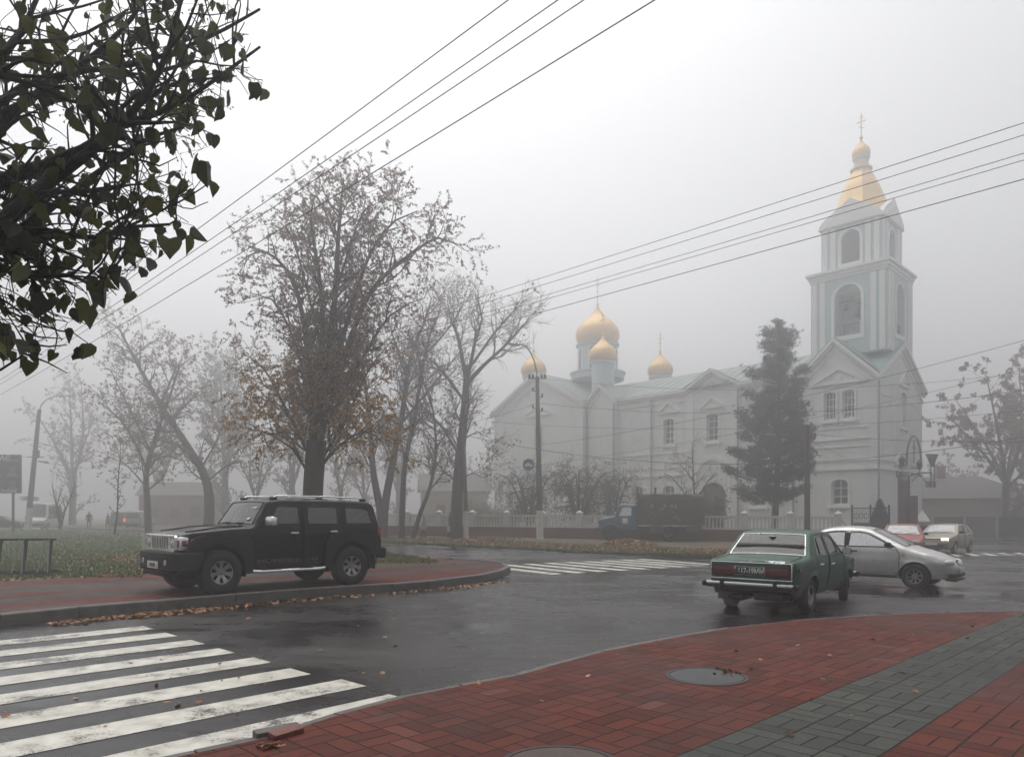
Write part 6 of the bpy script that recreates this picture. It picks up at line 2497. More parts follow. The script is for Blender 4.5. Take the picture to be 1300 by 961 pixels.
# left street lamp, leaning a little, with cable brackets
ll = gr(36, 66.0, .1)
lamp2 = thing("street_lamp", "hazy leaning street lamp with a nest of branches beside the billboard", "street lamp", ll, 0, "street lamps")
zz = at(0, 520, 66).z - ll.z
ux = lambda u: (u - 36) / FPX * 66
mb = MB()
mb.tube([(ux(37.5), 0, 2.0), (ux(50), 0, zz)], [.24, .16], 12)
mb.build("pole", M_['pole'], lamp2)
mb = MB()
mb.tube([(ux(35.5), 0, -.1), (ux(37.6), 0, 2.05)], [.30, .25], 12)
mb.build("foot", M_['limewash'], lamp2)
mb = MB()
tip = lamp_arm(mb, V((ux(50), 0, zz - .3)), (1, 0), 1.6, 1.5)
mb.tube([tip, tip + V((1.1, 0, .06))], .05, 6)
mb.build("arm", M_['galv'], lamp2)
mb = MB()
mb.box(tip + V((1.3, 0, .02)), (.7, .24, .13), None, 0, .05)
mb.build("lamp_head", M_['galv'], lamp2)
mb = MB()
z1 = at(0, 580, 66).z - ll.z
mb.box((ux(45), 0, z1), (1.5, .08, .08))
mb.box((ux(45) + .2, -.2, z1 + .25), (.5, .3, .7), None, 0, .03)
mb.tube([(ux(45) + .3, 0, z1 - .4), (ux(62), 0, z1 - .55)], .07, 6)
mb.build("cable_bracket", M_['iron'], lamp2)
mb = MB()
rr = random.Random(8)
z2 = at(0, 633, 66).z - ll.z
for k in range(160):
    a = rr.uniform(0, 6.28)
    r_ = rr.uniform(.1, .75)
    p = V((ux(38) + r_ * math.cos(a), r_ * .6 * math.sin(a), z2 + rr.uniform(-.18, .18)))
    d = V((rr.uniform(-1, 1), rr.uniform(-1, 1), rr.uniform(-.3, .4))) * .22
    mb.tube([p - d, p + d], .012, 3, cap=False)
mb.build("twig_nest", M_['bark'], lamp2, smooth=None)

# billboard with portraits
bb = gr(-6, 58.0, .1)
t = thing("billboard", "dark billboard with rows of grey portraits at the left edge", "billboard", bb, R(6))
bz0, bz1 = at(0, 626, 58).z - bb.z, at(0, 577, 58).z - bb.z
bx1 = (25 + 6) / FPX * 58
mb = MB()
mb.box((bx1 - 2.2, 0, (bz0 + bz1) / 2), (4.4, .15, bz1 - bz0))
mb.build("board", M_['board_dark'], t, smooth=None)
mb = MB()
for x in (bx1 - .7, bx1 - 3.6):
    mb.tube([(x, .16, -.2), (x, .16, bz1 - .1)], .10, 8)
mb.build("leg", M_['iron'], t)
hh = bz1 - bz0
text("lettering", "ЯТАЄ…", hh * .20, M_['sign_white'], t, (bx1 - .12, -.082, bz1 - hh * .10), (R(90), 0, 0), .002, 'RIGHT', bold=.01)
text("lettering", "Родини", hh * .10, M_['sign_white'], t, (bx1 - .30, -.082, bz0 + hh * .06), (R(90), 0, 0), .002, 'RIGHT', bold=.006)
for i in range(3):
    for j in range(2):
        x, z = bx1 - .62 - i * 1.25, bz1 - hh * (.36 + .36 * j)
        mb = MB()
        mb.plate([(x + .25 * math.cos(a), z + .33 * math.sin(a)) for a in [2 * PI * k / 20 for k in range(20)]], [], .004, FP(-.082))
        mb.plate([(x - .36, z - .52), (x + .36, z - .52), (x + .30, z - .36), (x + .14, z - .29), (x - .14, z - .29), (x - .30, z - .36)], [], .004, FP(-.0805))
        mb.plate([(x - .21, z + .12), (x + .21, z + .12), (x + .22, z + .26), (x, z + .37), (x - .22, z + .26)], [], .004, FP(-.085), 1)
        mb.plate([(x - .42, z - .58), (x + .42, z - .58), (x + .42, z - .545), (x - .42, z - .545)], [], .004, FP(-.0825), 2)
        mb.build("portrait", [M_['board_grey'], M_['board_dark'], M_['sign_white']], t, smooth=None)

# bicycle stand
bs = gp(62, 730, .15)
bl = gp(-40, 731, .15)
d = (bl - bs)
t = thing("bicycle_stand", "low grey metal bicycle stand with slanting hoops on the lawn edge", "bicycle stand", (bs.x, bs.y, bs.z), math.atan2(d.y, d.x))
hgt, dep = .86, .55
nx = V((math.cos(0), 0, 0))
mb = MB()
Lb = 4.2
mb.box((Lb / 2, 0, .06), (Lb + .1, .06, .06))
mb.box((Lb / 2, -dep, .06), (Lb + .1, .06, .06))
mb.box((Lb / 2 - .1, -dep * .5, hgt), (Lb - .1, .07, .05))
mb.build("rail", M_['iron'], t, smooth=None)
for k in range(8):
    x = .02 + k * .56
    mb = MB()
    mb.tube([(x, 0.03, .06), (x + .07, -dep * .45, hgt)], .018, 6)
    mb.tube([(x + .22, 0.03, .06), (x + .15, -dep * .45, hgt)], .018, 6)
    mb.build("hoop", M_['galv'], t)
    mb = MB()
    mb.box((x + .12, -dep * .75, hgt / 2), (.05, .10, hgt), Matrix.Rotation(.28, 3, 'X'))
    mb.build("brace", M_['iron'], t, smooth=None)


# ------------------------------------------------------------------ overhead wires
def wire(label, a, b, sag=.3, r=.009, group="overhead wires", kink=None):
    a, b = V(a), V(b)
    n = 24
    pts = []
    for k in range(n + 1):
        s = k / n
        p = a.lerp(b, s)
        p.z -= sag * 4 * s * (1 - s)
        pts.append(p)
    mb = MB()
    mb.tube(pts, r, 5)
    o = mb.build("overhead_wire", M_['wire'], smooth=60, loc=tuple(a))
    return tag(o, label, "wire", group)


wd = V((-.703, .711, 0))
zt_ = 7.4
Yt = (zt_ - CAMZ) * FPX / V0
for i, (u, lab, r_) in enumerate(((610, "topmost overhead wire at the upper left, first to cross the top edge", .007), (671, "second overhead wire from the left where they cross the top edge", .007), (703, "third overhead wire from the left where they cross the top edge", .007), (790, "thicker lowest overhead wire passing over the lime tree's crown", .008))):
    x0 = (u - U0) / FPX * Yt
    p = V((x0, Yt, zt_))
    wire(lab, p - wd * 14, p + wd * (52 + i), .35, r_, "wires over the near pavement")
zt_ = 8.2
labs = ("topmost of the wires rising to the right edge beside the spire", "second wire below the top one crossing the tower's gilded spire", "third wire crossing the tower between spire and belfry", "fourth wire, close under its twin, crossing the tower's upper tier", "lowest and darkest wire crossing the tower's upper tier")
for (v, lab, r_) in zip((138, 154, 178, 187, 212), labs, (.0065, .0065, .0065, .0065, .009)):
    Y_ = (zt_ - CAMZ) * FPX / (V0 - v)
    p = V(((1300 - U0) / FPX * Y_, Y_, zt_))
    wire(lab, p - wd * 25, p + wd * 44, .25, r_, "wires over the main road")
lz = [(a_, b_) for a_, b_ in ()]
W3 = [((560, 545), (1330, 549), 47, 36, 1.9, .016, "dark sagging cable from the bare trees across the church front to the right edge"),
      ((683, 512), (1025, 523), 47, 41, .30, .012, "cable between the lamp post with the sign and the dark pole"),
      ((1025, 523), (1330, 491), 41, 30, .15, .013, "dark cable from the dark pole rising to the right edge"),
      ((683, 512), (520, 552), 47, 52, .2, .011, "cable from the lamp post down to the bare trees"),
      ((683, 565), (1330, 424), 47, 30, .5, .011, "thin wire slanting up across the church from the lamp post to the right edge"),
      ((620, 535), (1330, 518), 50, 38, .8, .010, "faint wire crossing the church at window height"),
      ((1030, 551), (1330, 560), 41, 36, .2, .011, "cable from the coil on the dark pole toward the right edge"),
      ((1030, 560), (1115, 597), 41, 52, .1, .010, "thin wire from the dark pole down to the church's corner"),
      ((600, 600), (1330, 462), 50, 34, .6, .009, "lower thin wire slanting across the church front"),
      ((683, 480), (1330, 470), 47, 38, .9, .009, "faint high wire from the lamp post top across the nave roof"),
      ((46, 545), (300, 505), 66, 60, .3, .012, "wire from the hazy left lamp toward the lime tree"),
      ((-40, 578), (46, 580), 60, 66, .05, .012, "short wire from the left lamp over the billboard")]
for a, b, ya, yb, sag, r_, lab in W3:
    wire(lab, at(a[0], a[1], ya), at(b[0], b[1], yb), sag, r_, "cables in front of the church")


# ------------------------------------------------------------------ people
def person(label, loc, rz, top, legs, head_m, arm_out=.12, bag=False, skirt=False, h=1.68):
    t = thing("person", label, "person", loc, rz)
    k = h / 1.70
    J = [((0, 0, .93), .14, -1), ((0, 0, 1.15), .145, 0), ((0, .0, 1.36), .155, 1), ((0, .0, 1.47), .06, 2), ((0, .02, 1.56), .085, 3), ((0, .03, 1.64), .095, 4), ((0, .02, 1.70), .06, 5),
         ((.17, 0, 1.38), .075, 2), ((.25, -.03, 1.12), .055, 7), ((.24, .10, .90), .045, 8), ((.24, .14, .82), .038, 9),
         ((-.17, 0, 1.38), .075, 2), ((-.26, .02, 1.12), .055, 11), ((-.25, -.04, .90), .045, 12), ((-.25, -.03, .81), .038, 13),
         ((.09, 0, .86), .11, 0), ((.10, .14, .48), .07, 15), ((.10, .10, .10), .05, 16), ((.10, .24, .05), .045, 17),
         ((-.09, 0, .86), .11, 0), ((-.10, -.06, .48), .07, 19), ((-.10, -.20, .12), .05, 20), ((-.10, -.08, .05), .045, 21)]
    me = bpy.data.meshes.new("body")
    me.from_pydata([tuple(q * k for q in j[0]) for j in J], [(i, j[2]) for i, j in enumerate(J) if j[2] >= 0], [])
    o = bpy.data.objects.new("body", me)
    col.objects.link(o)
    sk = o.modifiers.new("skin", 'SKIN')
    for i, j in enumerate(J):
        me.skin_vertices[0].data[i].radius = (j[1] * k, j[1] * k * .8)
    me.skin_vertices[0].data[0].use_root = True
    o.modifiers.new("sub", 'SUBSURF').levels = 1
    dg = bpy.context.evaluated_depsgraph_get()
    ev = o.evaluated_get(dg)
    nm = bpy.data.meshes.new_from_object(ev)
    o.modifiers.clear()
    o.data = nm
    nm.materials.clear()
    for m in (top, legs, M_['skin'], head_m):
        nm.materials.append(m)
    for p in nm.polygons:
        z = p.center.z / k
        x = abs(p.center.x) / k
        p.material_index = 2 if (1.49 < z < 1.63 and p.center.y > -.01) or (z < .86 and x > .19) else 3 if z > 1.49 else 0 if z > (.55 if skirt and x < .2 else .86) else 1
    nm.shade_smooth()
    o.parent = t
    if skirt:
        mb = MB()
        mb.lathe([(.17 * k, 1.15 * k), (.20 * k, .95 * k), (.26 * k, .62 * k), (.24 * k, .60 * k)], 16)
        mb.build("coat", top, t)
    if bag:
        mb = MB()
        mb.box((-.30, .02, .58), (.12, .28, .36), None, 0, .05)
        mb.tube([(-.30, -.06, .74), (-.28, 0, .84), (-.30, .08, .74)], .012, 5)
        b = mb.build("bag", M_['sign_white'])
        b.location = (loc[0], loc[1], loc[2])
        b.rotation_euler = (0, 0, rz)
        tag(b, "white carrier bag held by the dark figure at the fence", "bag")
    return t


p = gr(538, 50, .12)
person("figure in a pale coat and reddish hat walking along the church fence", p, R(90), M_['coat_light'], M_['trouser'], M_['hat_red'], skirt=True, h=1.62)
p = gr(571.5, 50.2, .12)
person("figure in a dark jacket walking behind the bare tree trunk", p, R(85), M_['coat_dark'], M_['trouser'], M_['trouser'], bag=True, h=1.72)
p = gr(113, 70, .1)
person("dark hazy figure standing beyond the lawn", p, R(200), M_['coat_dark'], M_['trouser'], M_['trouser'], h=1.75)
p = gr(137, 70, .1)
person("hazy stooping figure left of the dark van", p, R(150), M_['board_grey'], M_['trouser'], M_['trouser'], h=1.6)

# far red-walled building behind the vans
fb = gr(222, 96)
t = thing("red_building", "blurred reddish building far behind the off-road car in the fog", "building", fb, R(8))
mb = MB()
mb.box((0, 3, 2.0), (9, 6, 4.2))
mb.build("wall", M_['far_red'], t, smooth=None)
mb = MB()
mb.add([(-4.9, -.4, 4.1), (4.9, -.4, 4.1), (4.9, 6.4, 4.1), (-4.9, 6.4, 4.1), (-4.9, 3, 6), (4.9, 3, 6)], [(0, 1, 5, 4), (2, 3, 4, 5), (1, 2, 5), (3, 0, 4)])
mb.build("roof", M_['slate'], t, smooth=None)
for x in (-2.6, 0, 2.6):
    mb = MB()
    mb.box((x, -.04, 1.9), (1.2, .1, 1.5))
    mb.build("window", M_['pane'], t, smooth=None)
fb = gr(578, 90)
t = thing("pale_house", "pale house front dim behind the bare trees and the fence", "building", fb, R(10))
mb = MB()
mb.box((0, 3, 2.4), (8, 6, 4.8))
mb.build("wall", M_['cream_wall'], t, smooth=None)
mb = MB()
mb.add([(-4.4, -.4, 4.7), (4.4, -.4, 4.7), (4.4, 6.4, 4.7), (-4.4, 6.4, 4.7), (-4.4, 3, 7), (4.4, 3, 7)], [(0, 1, 5, 4), (2, 3, 4, 5), (1, 2, 5), (3, 0, 4)])
mb.build("roof", M_['slate'], t, smooth=None)
mb = MB()
mb.box((-1.8, -.04, 1.6), (1.1, .1, 2.8))
mb.build("door", M_['maroon'], t, smooth=None)


# ------------------------------------------------------------------ trees
def catmull(pts, rad, step):
    out, ro = [], []
    n = len(pts)
    for i in range(n - 1):
        p0, p1, p2, p3 = pts[max(i - 1, 0)], pts[i], pts[i + 1], pts[min(i + 2, n - 1)]
        k = max(1, int((p2 - p1).length / step))
        for q in range(k):
            t = q / k
            out.append(.5 * ((2 * p1) + (p2 - p0) * t + (2 * p0 - 5 * p1 + 4 * p2 - p3) * t * t + (3 * p1 - p0 - 3 * p2 + p3) * t ** 3))
            ro.append(rad[i] + (rad[i + 1] - rad[i]) * t)
    out.append(pts[-1])
    ro.append(rad[-1])
    return out, ro


class Tree:
    def __init__(s, seed, levels, leaf=None, up=(.12, .05, -.05), wob=.22, twig_r=.006, sides=(8, 5, 3, 3)):
        """levels: list of dicts n (children per metre), L (length), ang (deg), t0"""
        s.r = random.Random(seed)
        s.lv = levels
        s.wood = MB()
        s.crown = MB()
        s.leaf = leaf
        s.up = up
        s.wob = wob
        s.tw = twig_r
        s.sides = sides

    def rv(s):
        while True:
            v = V((s.r.uniform(-1, 1), s.r.uniform(-1, 1), s.r.uniform(-1, 1)))
            if .05 < v.length < 1:
                return v.normalized()

    def branch(s, pts, rad, lev, scale=1.0):
        sd = s.sides[min(lev, len(s.sides) - 1)]
        (s.wood if lev < 2 else s.crown).tube(pts, rad, sd, 0, cap=(lev == 0))
        if lev >= len(s.lv):
            s.leaves(pts, lev)
            return
        P = s.lv[lev]
        seg = [(pts[i + 1] - pts[i]).length for i in range(len(pts) - 1)]
        tot = sum(seg)
        n = P['n'] * tot * (P.get('boost', 1))
        n = int(n) + (1 if s.r.random() < n - int(n) else 0)
        for c in range(n):
            t = P.get('t0', .25) + (1 - P.get('t0', .25)) * ((c + s.r.random()) / max(1, n))
            d = t * tot
            i = 0
            while i < len(seg) - 1 and d > seg[i]:
                d -= seg[i]
                i += 1
            p = pts[i].lerp(pts[i + 1], min(1, d / max(1e-6, seg[i])))
            r0 = rad[i] + (rad[i + 1] - rad[i]) * min(1, d / max(1e-6, seg[i]))
            tan = (pts[i + 1] - pts[i]).normalized()
            side = s.rv()
            side = (side - tan * side.dot(tan))
            if side.length < .05:
                continue
            side.normalize()
            a = R(P['ang'] * s.r.uniform(.65, 1.3))
            dr = tan * math.cos(a) + side * math.sin(a)
            L_ = P['L'] * s.r.uniform(.55, 1.2) * (1 - P.get('taper', .45) * t) * scale
            s.sprout(p, dr, L_, min(r0 * .62, P.get('rmax', 9)), lev + 1, scale)

    def sprout(s, p, d, L_, r0, lev, scale=1.0):
        k = 5 if lev == 1 else 4 if lev == 2 else 3
        pts, rad = [p.copy()], [max(r0, s.tw)]
        d = d.normalized()
        up = s.up[min(lev - 1, len(s.up) - 1)]
        for i in range(k):
            d = (d + s.rv() * s.wob + V((0, 0, up))).normalized()
            p = p + d * (L_ / k)
            pts.append(p.copy())
            rad.append(max(s.tw * .7, r0 * (1 - (i + 1) / k * .82)))
        s.branch(pts, rad, lev, scale)

    def leaves(s, pts, lev):
        if not s.leaf:
            return
        n, size, mi, fn = s.leaf['n'], s.leaf['size'], s.leaf.get('mi', 1), s.leaf.get('fn')
        for i in range(1, len(pts)):
            k = n(pts[i]) if callable(n) else n
            k = int(k) + (1 if s.r.random() < k - int(k) else 0)
            for _ in range(k):
                p = pts[i - 1].lerp(pts[i], s.r.random()) + s.rv() * size * .6
                m = fn(p, s.r) if fn else mi
                z = size * s.r.uniform(.6, 1.3)
                a = s.rv()
                b = a.orthogonal().normalized()
                b = (b * math.cos(s.r.uniform(0, 6.3)) + a.cross(b) * math.sin(s.r.uniform(0, 6.3))).normalized()
                c = a.cross(b)
                s.crown.add([p - b * z * .6, p + c * z * .38 + a * z * .12, p + b * z * .6, p - c * z * .38 + a * z * .12], [(0, 1, 2, 3)], m)

    def stem(s, pts, rad, step=.5, scale=1.0):
        a, b = catmull([V(p) for p in pts], rad, step)
        s.branch(a, b, 0, scale)

    def build(s, name, label, base, group=None, bark=None, leaves=(), cat="tree"):
        t = thing(name, label, cat, base, 0, group)
        bark = bark or M_['bark']
        w = s.wood.build("trunk", bark, t, smooth=50, loc=base, fix=False)
        w.location = (0, 0, 0)
        if s.crown.v:
            c = s.crown.build("crown", [bark] + list(leaves), t, smooth=None, loc=base, fix=False)
            c.location = (0, 0, 0)
        return t


def stems_px(T, Y, stems, rnd, dep=1.0, step=.5, thin=1.0):
    """stems given by their look in the photo at distance Y, each bent in depth by its own amount"""
    for px, rad in stems:
        rad = (rad[0] * thin, rad[1] * thin)
        dz = rnd.uniform(-dep, dep)
        n = len(px)
        pts = [at(u, v, Y + dz * (i / (n - 1)) ** 1.3 * (n > 1)) for i, (u, v) in enumerate(px)]
        rr_ = [rad[0] + (rad[1] - rad[0]) * i / (n - 1) for i in range(n)]
        T.stem(pts, rr_, step)


rnd = random.Random(21)

# ---- the big lime tree behind the black car
YL = 27.0
base = gr(394, YL, .15)


def lime_leaf(p, r):
    v = (p.z - CAMZ) * FPX / p.y
    f = (V0 - v - 540) / 70 if False else 0
    py = V0 - v
    if py > 470 and r.random() < .85 * min(1, (py - 455) / 70):
        return 2 if r.random() < .75 else 3
    if py > 440 and r.random() < .35:
        return 2
    return 1 if r.random() < .8 else 3


T = Tree(5, [dict(n=3.2, L=2.3, ang=52, t0=.08, taper=.5, rmax=.045), dict(n=3.4, L=1.0, ang=46, t0=.12, taper=.3), dict(n=3.6, L=.5, ang=42, t0=.1, taper=.2)],
         leaf=dict(n=lambda p: 4.2 if (V0 - (p.z - CAMZ) * FPX / p.y) < 470 else 7.0, size=.075, fn=lime_leaf), up=(.10, -.02, -.16), twig_r=.0055)
T.wood.tube(catmull([base + V((0, 0, -.2)), at(396, 660, YL), at(398, 612, YL), at(402, 560, YL)], [.52, .42, .42, .36], .3)[0], catmull([V((0, 0, 0)), V((0, 0, 1)), V((0, 0, 2.4)), V((0, 0, 4))], [.52, .42, .42, .36], .3)[1][:0] or .37, 14, 0)
stems = [([(402, 570), (415, 470), (425, 380), (429, 310), (433, 258), (436, 228)], (.24, .03)),
         ([(398, 575), (392, 470), (384, 400), (366, 345), (332, 318), (302, 336)], (.20, .025)),
         ([(404, 565), (440, 445), (470, 372), (512, 330), (556, 302), (586, 312)], (.20, .025)),
         ([(404, 565), (430, 450), (448, 385), (472, 318), (502, 280), (530, 268)], (.17, .025)),
         ([(400, 565), (410, 430), (404, 340), (394, 285), (400, 248)], (.18, .025)),
         ([(398, 590), (366, 525), (336, 470), (308, 448)], (.10, .02)),
         ([(404, 590), (440, 530), (468, 470), (500, 430)], (.11, .02)),
         ([(400, 560), (376, 440), (345, 380), (318, 372)], (.10, .02)),
         ([(402, 560), (452, 470), (496, 400), (540, 378)], (.11, .02)),
         ([(396, 610), (372, 570), (346, 552), (318, 545)], (.09, .015)),
         ([(402, 600), (430, 566), (462, 548), (486, 560)], (.09, .015)),
         ([(398, 605), (385, 560), (350, 510), (320, 505)], (.08, .015)),
         ([(415, 470), (380, 330), (364, 290), (352, 280)], (.07, .015)),
         ([(424, 380), (452, 290), (468, 262), (480, 262)], (.08, .015)),
         ([(428, 310), (410, 262), (396, 246), (388, 238)], (.06, .012)),
         ([(430, 280), (446, 248), (458, 230)], (.05, .012))]
stems_px(T, YL, [(a, (b[0] * .68, b[1] * .7)) for a, b in stems], rnd, 2.6)
T.build("lime_tree", "tall lime tree with brown leaves and golden lower twigs behind the black off-road car", base, None, M_['bark'], (M_['leaf_brown'], M_['leaf_gold'], M_['leaf_olive']))

# ---- bare trees on the verge
YB = 49.0


def verge_tree(seed, label, base_u, stems, lv=None, leaf=None, Y=YB, h=.12, dep=2.5, leaves=(), name="bare_tree", group="bare trees on the verge", up=(.14, .06, .02), wash=None, twig=.012):
    T = Tree(seed, lv or [dict(n=1.5, L=3.4, ang=44, t0=.30, taper=.45, rmax=.07), dict(n=3.0, L=1.4, ang=42, t0=.12, taper=.3), dict(n=3.4, L=.8, ang=40, t0=.1, taper=.2)], leaf=leaf, up=up, twig_r=twig)
    stems_px(T, Y, stems, random.Random(seed + 50), dep, .5, .80)
    b = gr(base_u, Y, h)
    t = T.build(name, label, b, group, M_['bark'], leaves)
    return t


few = dict(n=.35, size=.16)
verge_tree(31, "bare forked tree just right of the lime tree, its trunk splitting near the ground", 487, [([(486, 690), (483, 650), (474, 600), (470, 545), (462, 480), (448, 420)], (.42, .05)), ([(486, 690), (489, 640), (500, 580), (510, 530), (520, 460), (540, 405), (548, 378)], (.40, .04)), ([(508, 540), (540, 500), (565, 470), (590, 440)], (.12, .03)), ([(516, 480), (500, 430), (488, 390)], (.12, .03))], leaf=few, leaves=(M_['leaf_brown'],))
verge_tree(32, "slim upright bare tree second from the right in the row of bare trees", 510, [([(509, 690), (511, 640), (514, 590), (526, 530), (536, 470), (548, 418), (560, 395)], (.30, .03)), ([(524, 540), (508, 490), (500, 450)], (.10, .02)), ([(540, 450), (575, 410), (590, 380)], (.10, .02))], leaf=few, leaves=(M_['leaf_brown'],))
verge_tree(33, "thin bare tree leaning to the right over the fence", 527, [([(524, 684), (534, 650), (546, 618), (553, 575), (551, 530), (544, 495)], (.22, .04)), ([(552, 570), (572, 540), (586, 500)], (.08, .02)), ([(549, 520), (536, 480), (530, 455)], (.07, .02))], leaf=few, leaves=(M_['leaf_brown'],))
verge_tree(34, "wide bare tree with a thick dark trunk standing beside the white-footed pole", 581, [([(579, 692), (580, 640), (583, 590), (588, 540), (592, 490), (594, 465)], (.55, .24)), ([(592, 485), (582, 430), (572, 405), (568, 382)], (.18, .03)), ([(592, 488), (612, 466), (640, 440), (660, 418), (674, 402)], (.20, .03)), ([(594, 480), (604, 430), (612, 405), (606, 382)], (.17, .03)), ([(590, 510), (560, 470), (540, 452), (520, 440)], (.14, .03)), ([(584, 580), (560, 540), (545, 525), (535, 500)], (.12, .03)), ([(594, 470), (630, 420), (652, 395), (660, 382)], (.12, .03)), ([(586, 560), (606, 548), (622, 556)], (.07, .02)), ([(581, 612), (600, 600), (612, 606)], (.07, .02))],
           leaf=dict(n=lambda p: .5 if (V0 - (p.z - CAMZ) * FPX / p.y) > 520 else .08, size=.18), leaves=(M_['leaf_brown'],))

# ---- two leaning trees at the left
lv2 = [dict(n=1.6, L=3.0, ang=50, t0=.25, taper=.4, rmax=.08), dict(n=2.6, L=1.5, ang=46, t0=.15, taper=.3), dict(n=2.2, L=.8, ang=42, t0=.1, taper=.2)]
br = dict(n=1.5, size=.17)
verge_tree(41, "forked brown-leaved tree standing upright left of the leaning one", 190, [([(189, 682), (187, 640), (186, 600), (196, 560), (206, 530), (220, 490), (228, 462)], (.36, .05)), ([(188, 600), (170, 560), (150, 530), (128, 512)], (.16, .03)), ([(200, 550), (230, 520), (250, 500), (262, 490)], (.13, .03)), ([(192, 575), (165, 520), (150, 490), (140, 470)], (.12, .03)), ([(187, 620), (160, 590), (138, 580)], (.09, .02))], lv2, br, Y=56, leaves=(M_['leaf_brown'],), group="leaning trees on the lawn", up=(.08, .0, -.04))
verge_tree(42, "dark-trunked tree leaning far to the left above the lawn", 264, [([(263, 685), (266, 640), (260, 605), (240, 570), (214, 530), (190, 490), (168, 450), (152, 418)], (.55, .07)), ([(205, 515), (222, 470), (232, 455)], (.12, .03)), ([(170, 455), (190, 435), (200, 432)], (.08, .02)), ([(225, 548), (190, 545), (168, 530)], (.12, .03)), ([(255, 595), (275, 560), (285, 530)], (.13, .03)), ([(262, 612), (290, 590), (310, 585)], (.10, .03)), ([(158, 428), (145, 412), (138, 410)], (.06, .02))], lv2, br, Y=55, leaves=(M_['leaf_brown'],), group="leaning trees on the lawn", up=(.08, .0, -.04))
verge_tree(43, "thin dark sapling on the lawn in front of the silver van", 147, [([(145, 678), (149, 650), (150, 610), (153, 575), (152, 555)], (.075, .015))], [dict(n=2.4, L=.9, ang=48, t0=.15, taper=.3), dict(n=2.4, L=.45, ang=45, t0=.1)], dict(n=.6, size=.12), Y=42, leaves=(M_['leaf_brown'],), group=None, name="sapling", twig=.007)
verge_tree(44, "low multi-stemmed bare bush right of the white van", 78, [([(77, 672), (76, 655), (70, 635), (66, 615)], (.12, .03)), ([(77, 670), (82, 650), (90, 630), (95, 615)], (.12, .03)), ([(77, 668), (72, 645), (78, 620)], (.09, .03))], [dict(n=2.2, L=1.4, ang=45, t0=.2, taper=.3), dict(n=2.6, L=.7, ang=45, t0=.1)], None, Y=58, group=None, name="bare_bush", twig=.010)


# ---- generic trees for the foggy background
def bg_tree(seed, H, spread, leaf, mats, lv=None, up=(.1, .02, -.02), twig=.014, fork=4, bark=None):
    T = Tree(seed, lv or [dict(n=.9, L=H * .24, ang=48, t0=.15, taper=.45, rmax=.12), dict(n=1.4, L=H * .10, ang=45, t0=.15, taper=.3), dict(n=1.6, L=H * .055, ang=42, t0=.1)], leaf=leaf, up=up, twig_r=twig)
    r = T.r
    r0 = H * .022
    T.stem([V((0, 0, -.2)), V((r.uniform(-.2, .2), 0, H * .15)), V((r.uniform(-.4, .4), r.uniform(-.4, .4), H * .36))], [r0 * 1.2, r0, r0 * .85], .6)
    top = V((0, 0, H * .30))
    for k in range(fork):
        a = 2 * PI * k / fork + r.uniform(-.5, .5)
        e = spread * r.uniform(.5, 1.0)
        hz = H * r.uniform(.72, 1.0) if k else H
        pts = [top, top + V((math.cos(a) * e * .35, math.sin(a) * e * .35, (hz - top.z) * .45)), V((math.cos(a) * e * (.9 if k else .3), math.sin(a) * e * (.9 if k else .3), hz))]
        T.stem(pts, [r0 * .6, r0 * .35, .02], .6)
    return T


def place_bg(T, label, u, Y, mats, name="bare_tree", group="foggy background trees", h=.1, rz=0, bark=None):
    b = gr(u, Y, h)
    t = thing(name, label, "tree", b, rz, group)
    w = T.wood.build("trunk", bark or M_['bark'], t, smooth=50, fix=False)
    T.crown.build("crown", [bark or M_['bark']] + list(mats), t, smooth=None, fix=False)
    return t


leafB = dict(n=1.8, size=.28)
A1 = place_bg(bg_tree(61, 19, 6.5, leafB, None), "tall foggy tree behind the left street lamp", 92, 96, (M_['leaf_brown'],))
A2 = place_bg(bg_tree(62, 16, 6.0, leafB, None), "broad foggy tree between the two leaning trees in the far haze", 200, 104, (M_['leaf_brown'],))
A3 = place_bg(bg_tree(63, 21, 5.0, dict(n=2.6, size=.32), None, up=(.12, .1, .1)), "tall dense foggy tree just left of the lime tree's crown", 286, 92, (M_['leaf_olive'],))


def again(src, label, u, Y, rz, s=1.0):
    b = gr(u, Y, .1)
    c = copy_tree(src, None, b, rz, label)
    c.scale = (s, s, s)
    return c


again(A2, "hazy bushy tree filling the gap beneath the lime tree's left side", 325, 78, 2.6, .62)
again(A3, "dim tree behind the lime tree's trunk", 372, 86, .5, .80)
again(A1, "dim tree behind the black car's roof", 432, 82, 4.0, .70)
again(A2, "hazy low tree between lime tree and forked bare tree", 462, 92, 5.0, .72)
again(A3, "foggy tree behind the forked bare tree", 505, 100, 3.3, .72)
again(A2, "pale low tree at the left corner of the church", 612, 96, .3, .55)
again(A1, "hazy low tree behind the thin leaning tree", 556, 104, 1.7, .62)

# right edge: big tree and its neighbours
B1_ = place_bg(bg_tree(66, 15.5, 6.5, dict(n=5.5, size=.28), None, fork=6), "big brown-leaved tree in fog at the right edge beside the low building", 1278, 66, (M_['leaf_brown'],), group=None, name="leafy_tree")
again(B1_, "second foggy leafy tree cut off by the right edge", 1335, 72, 2.2, 1.0)
again(B1_, "faint low tree behind the cream building's roof", 1205, 96, 4.0, .62)

# ---- weeping bushes and small bare trees in front of the church
lvw = [dict(n=2.2, L=2.1, ang=62, t0=.25, taper=.2, rmax=.05), dict(n=3.0, L=1.2, ang=45, t0=.15, taper=.2), dict(n=2.6, L=.6, ang=40, t0=.1)]


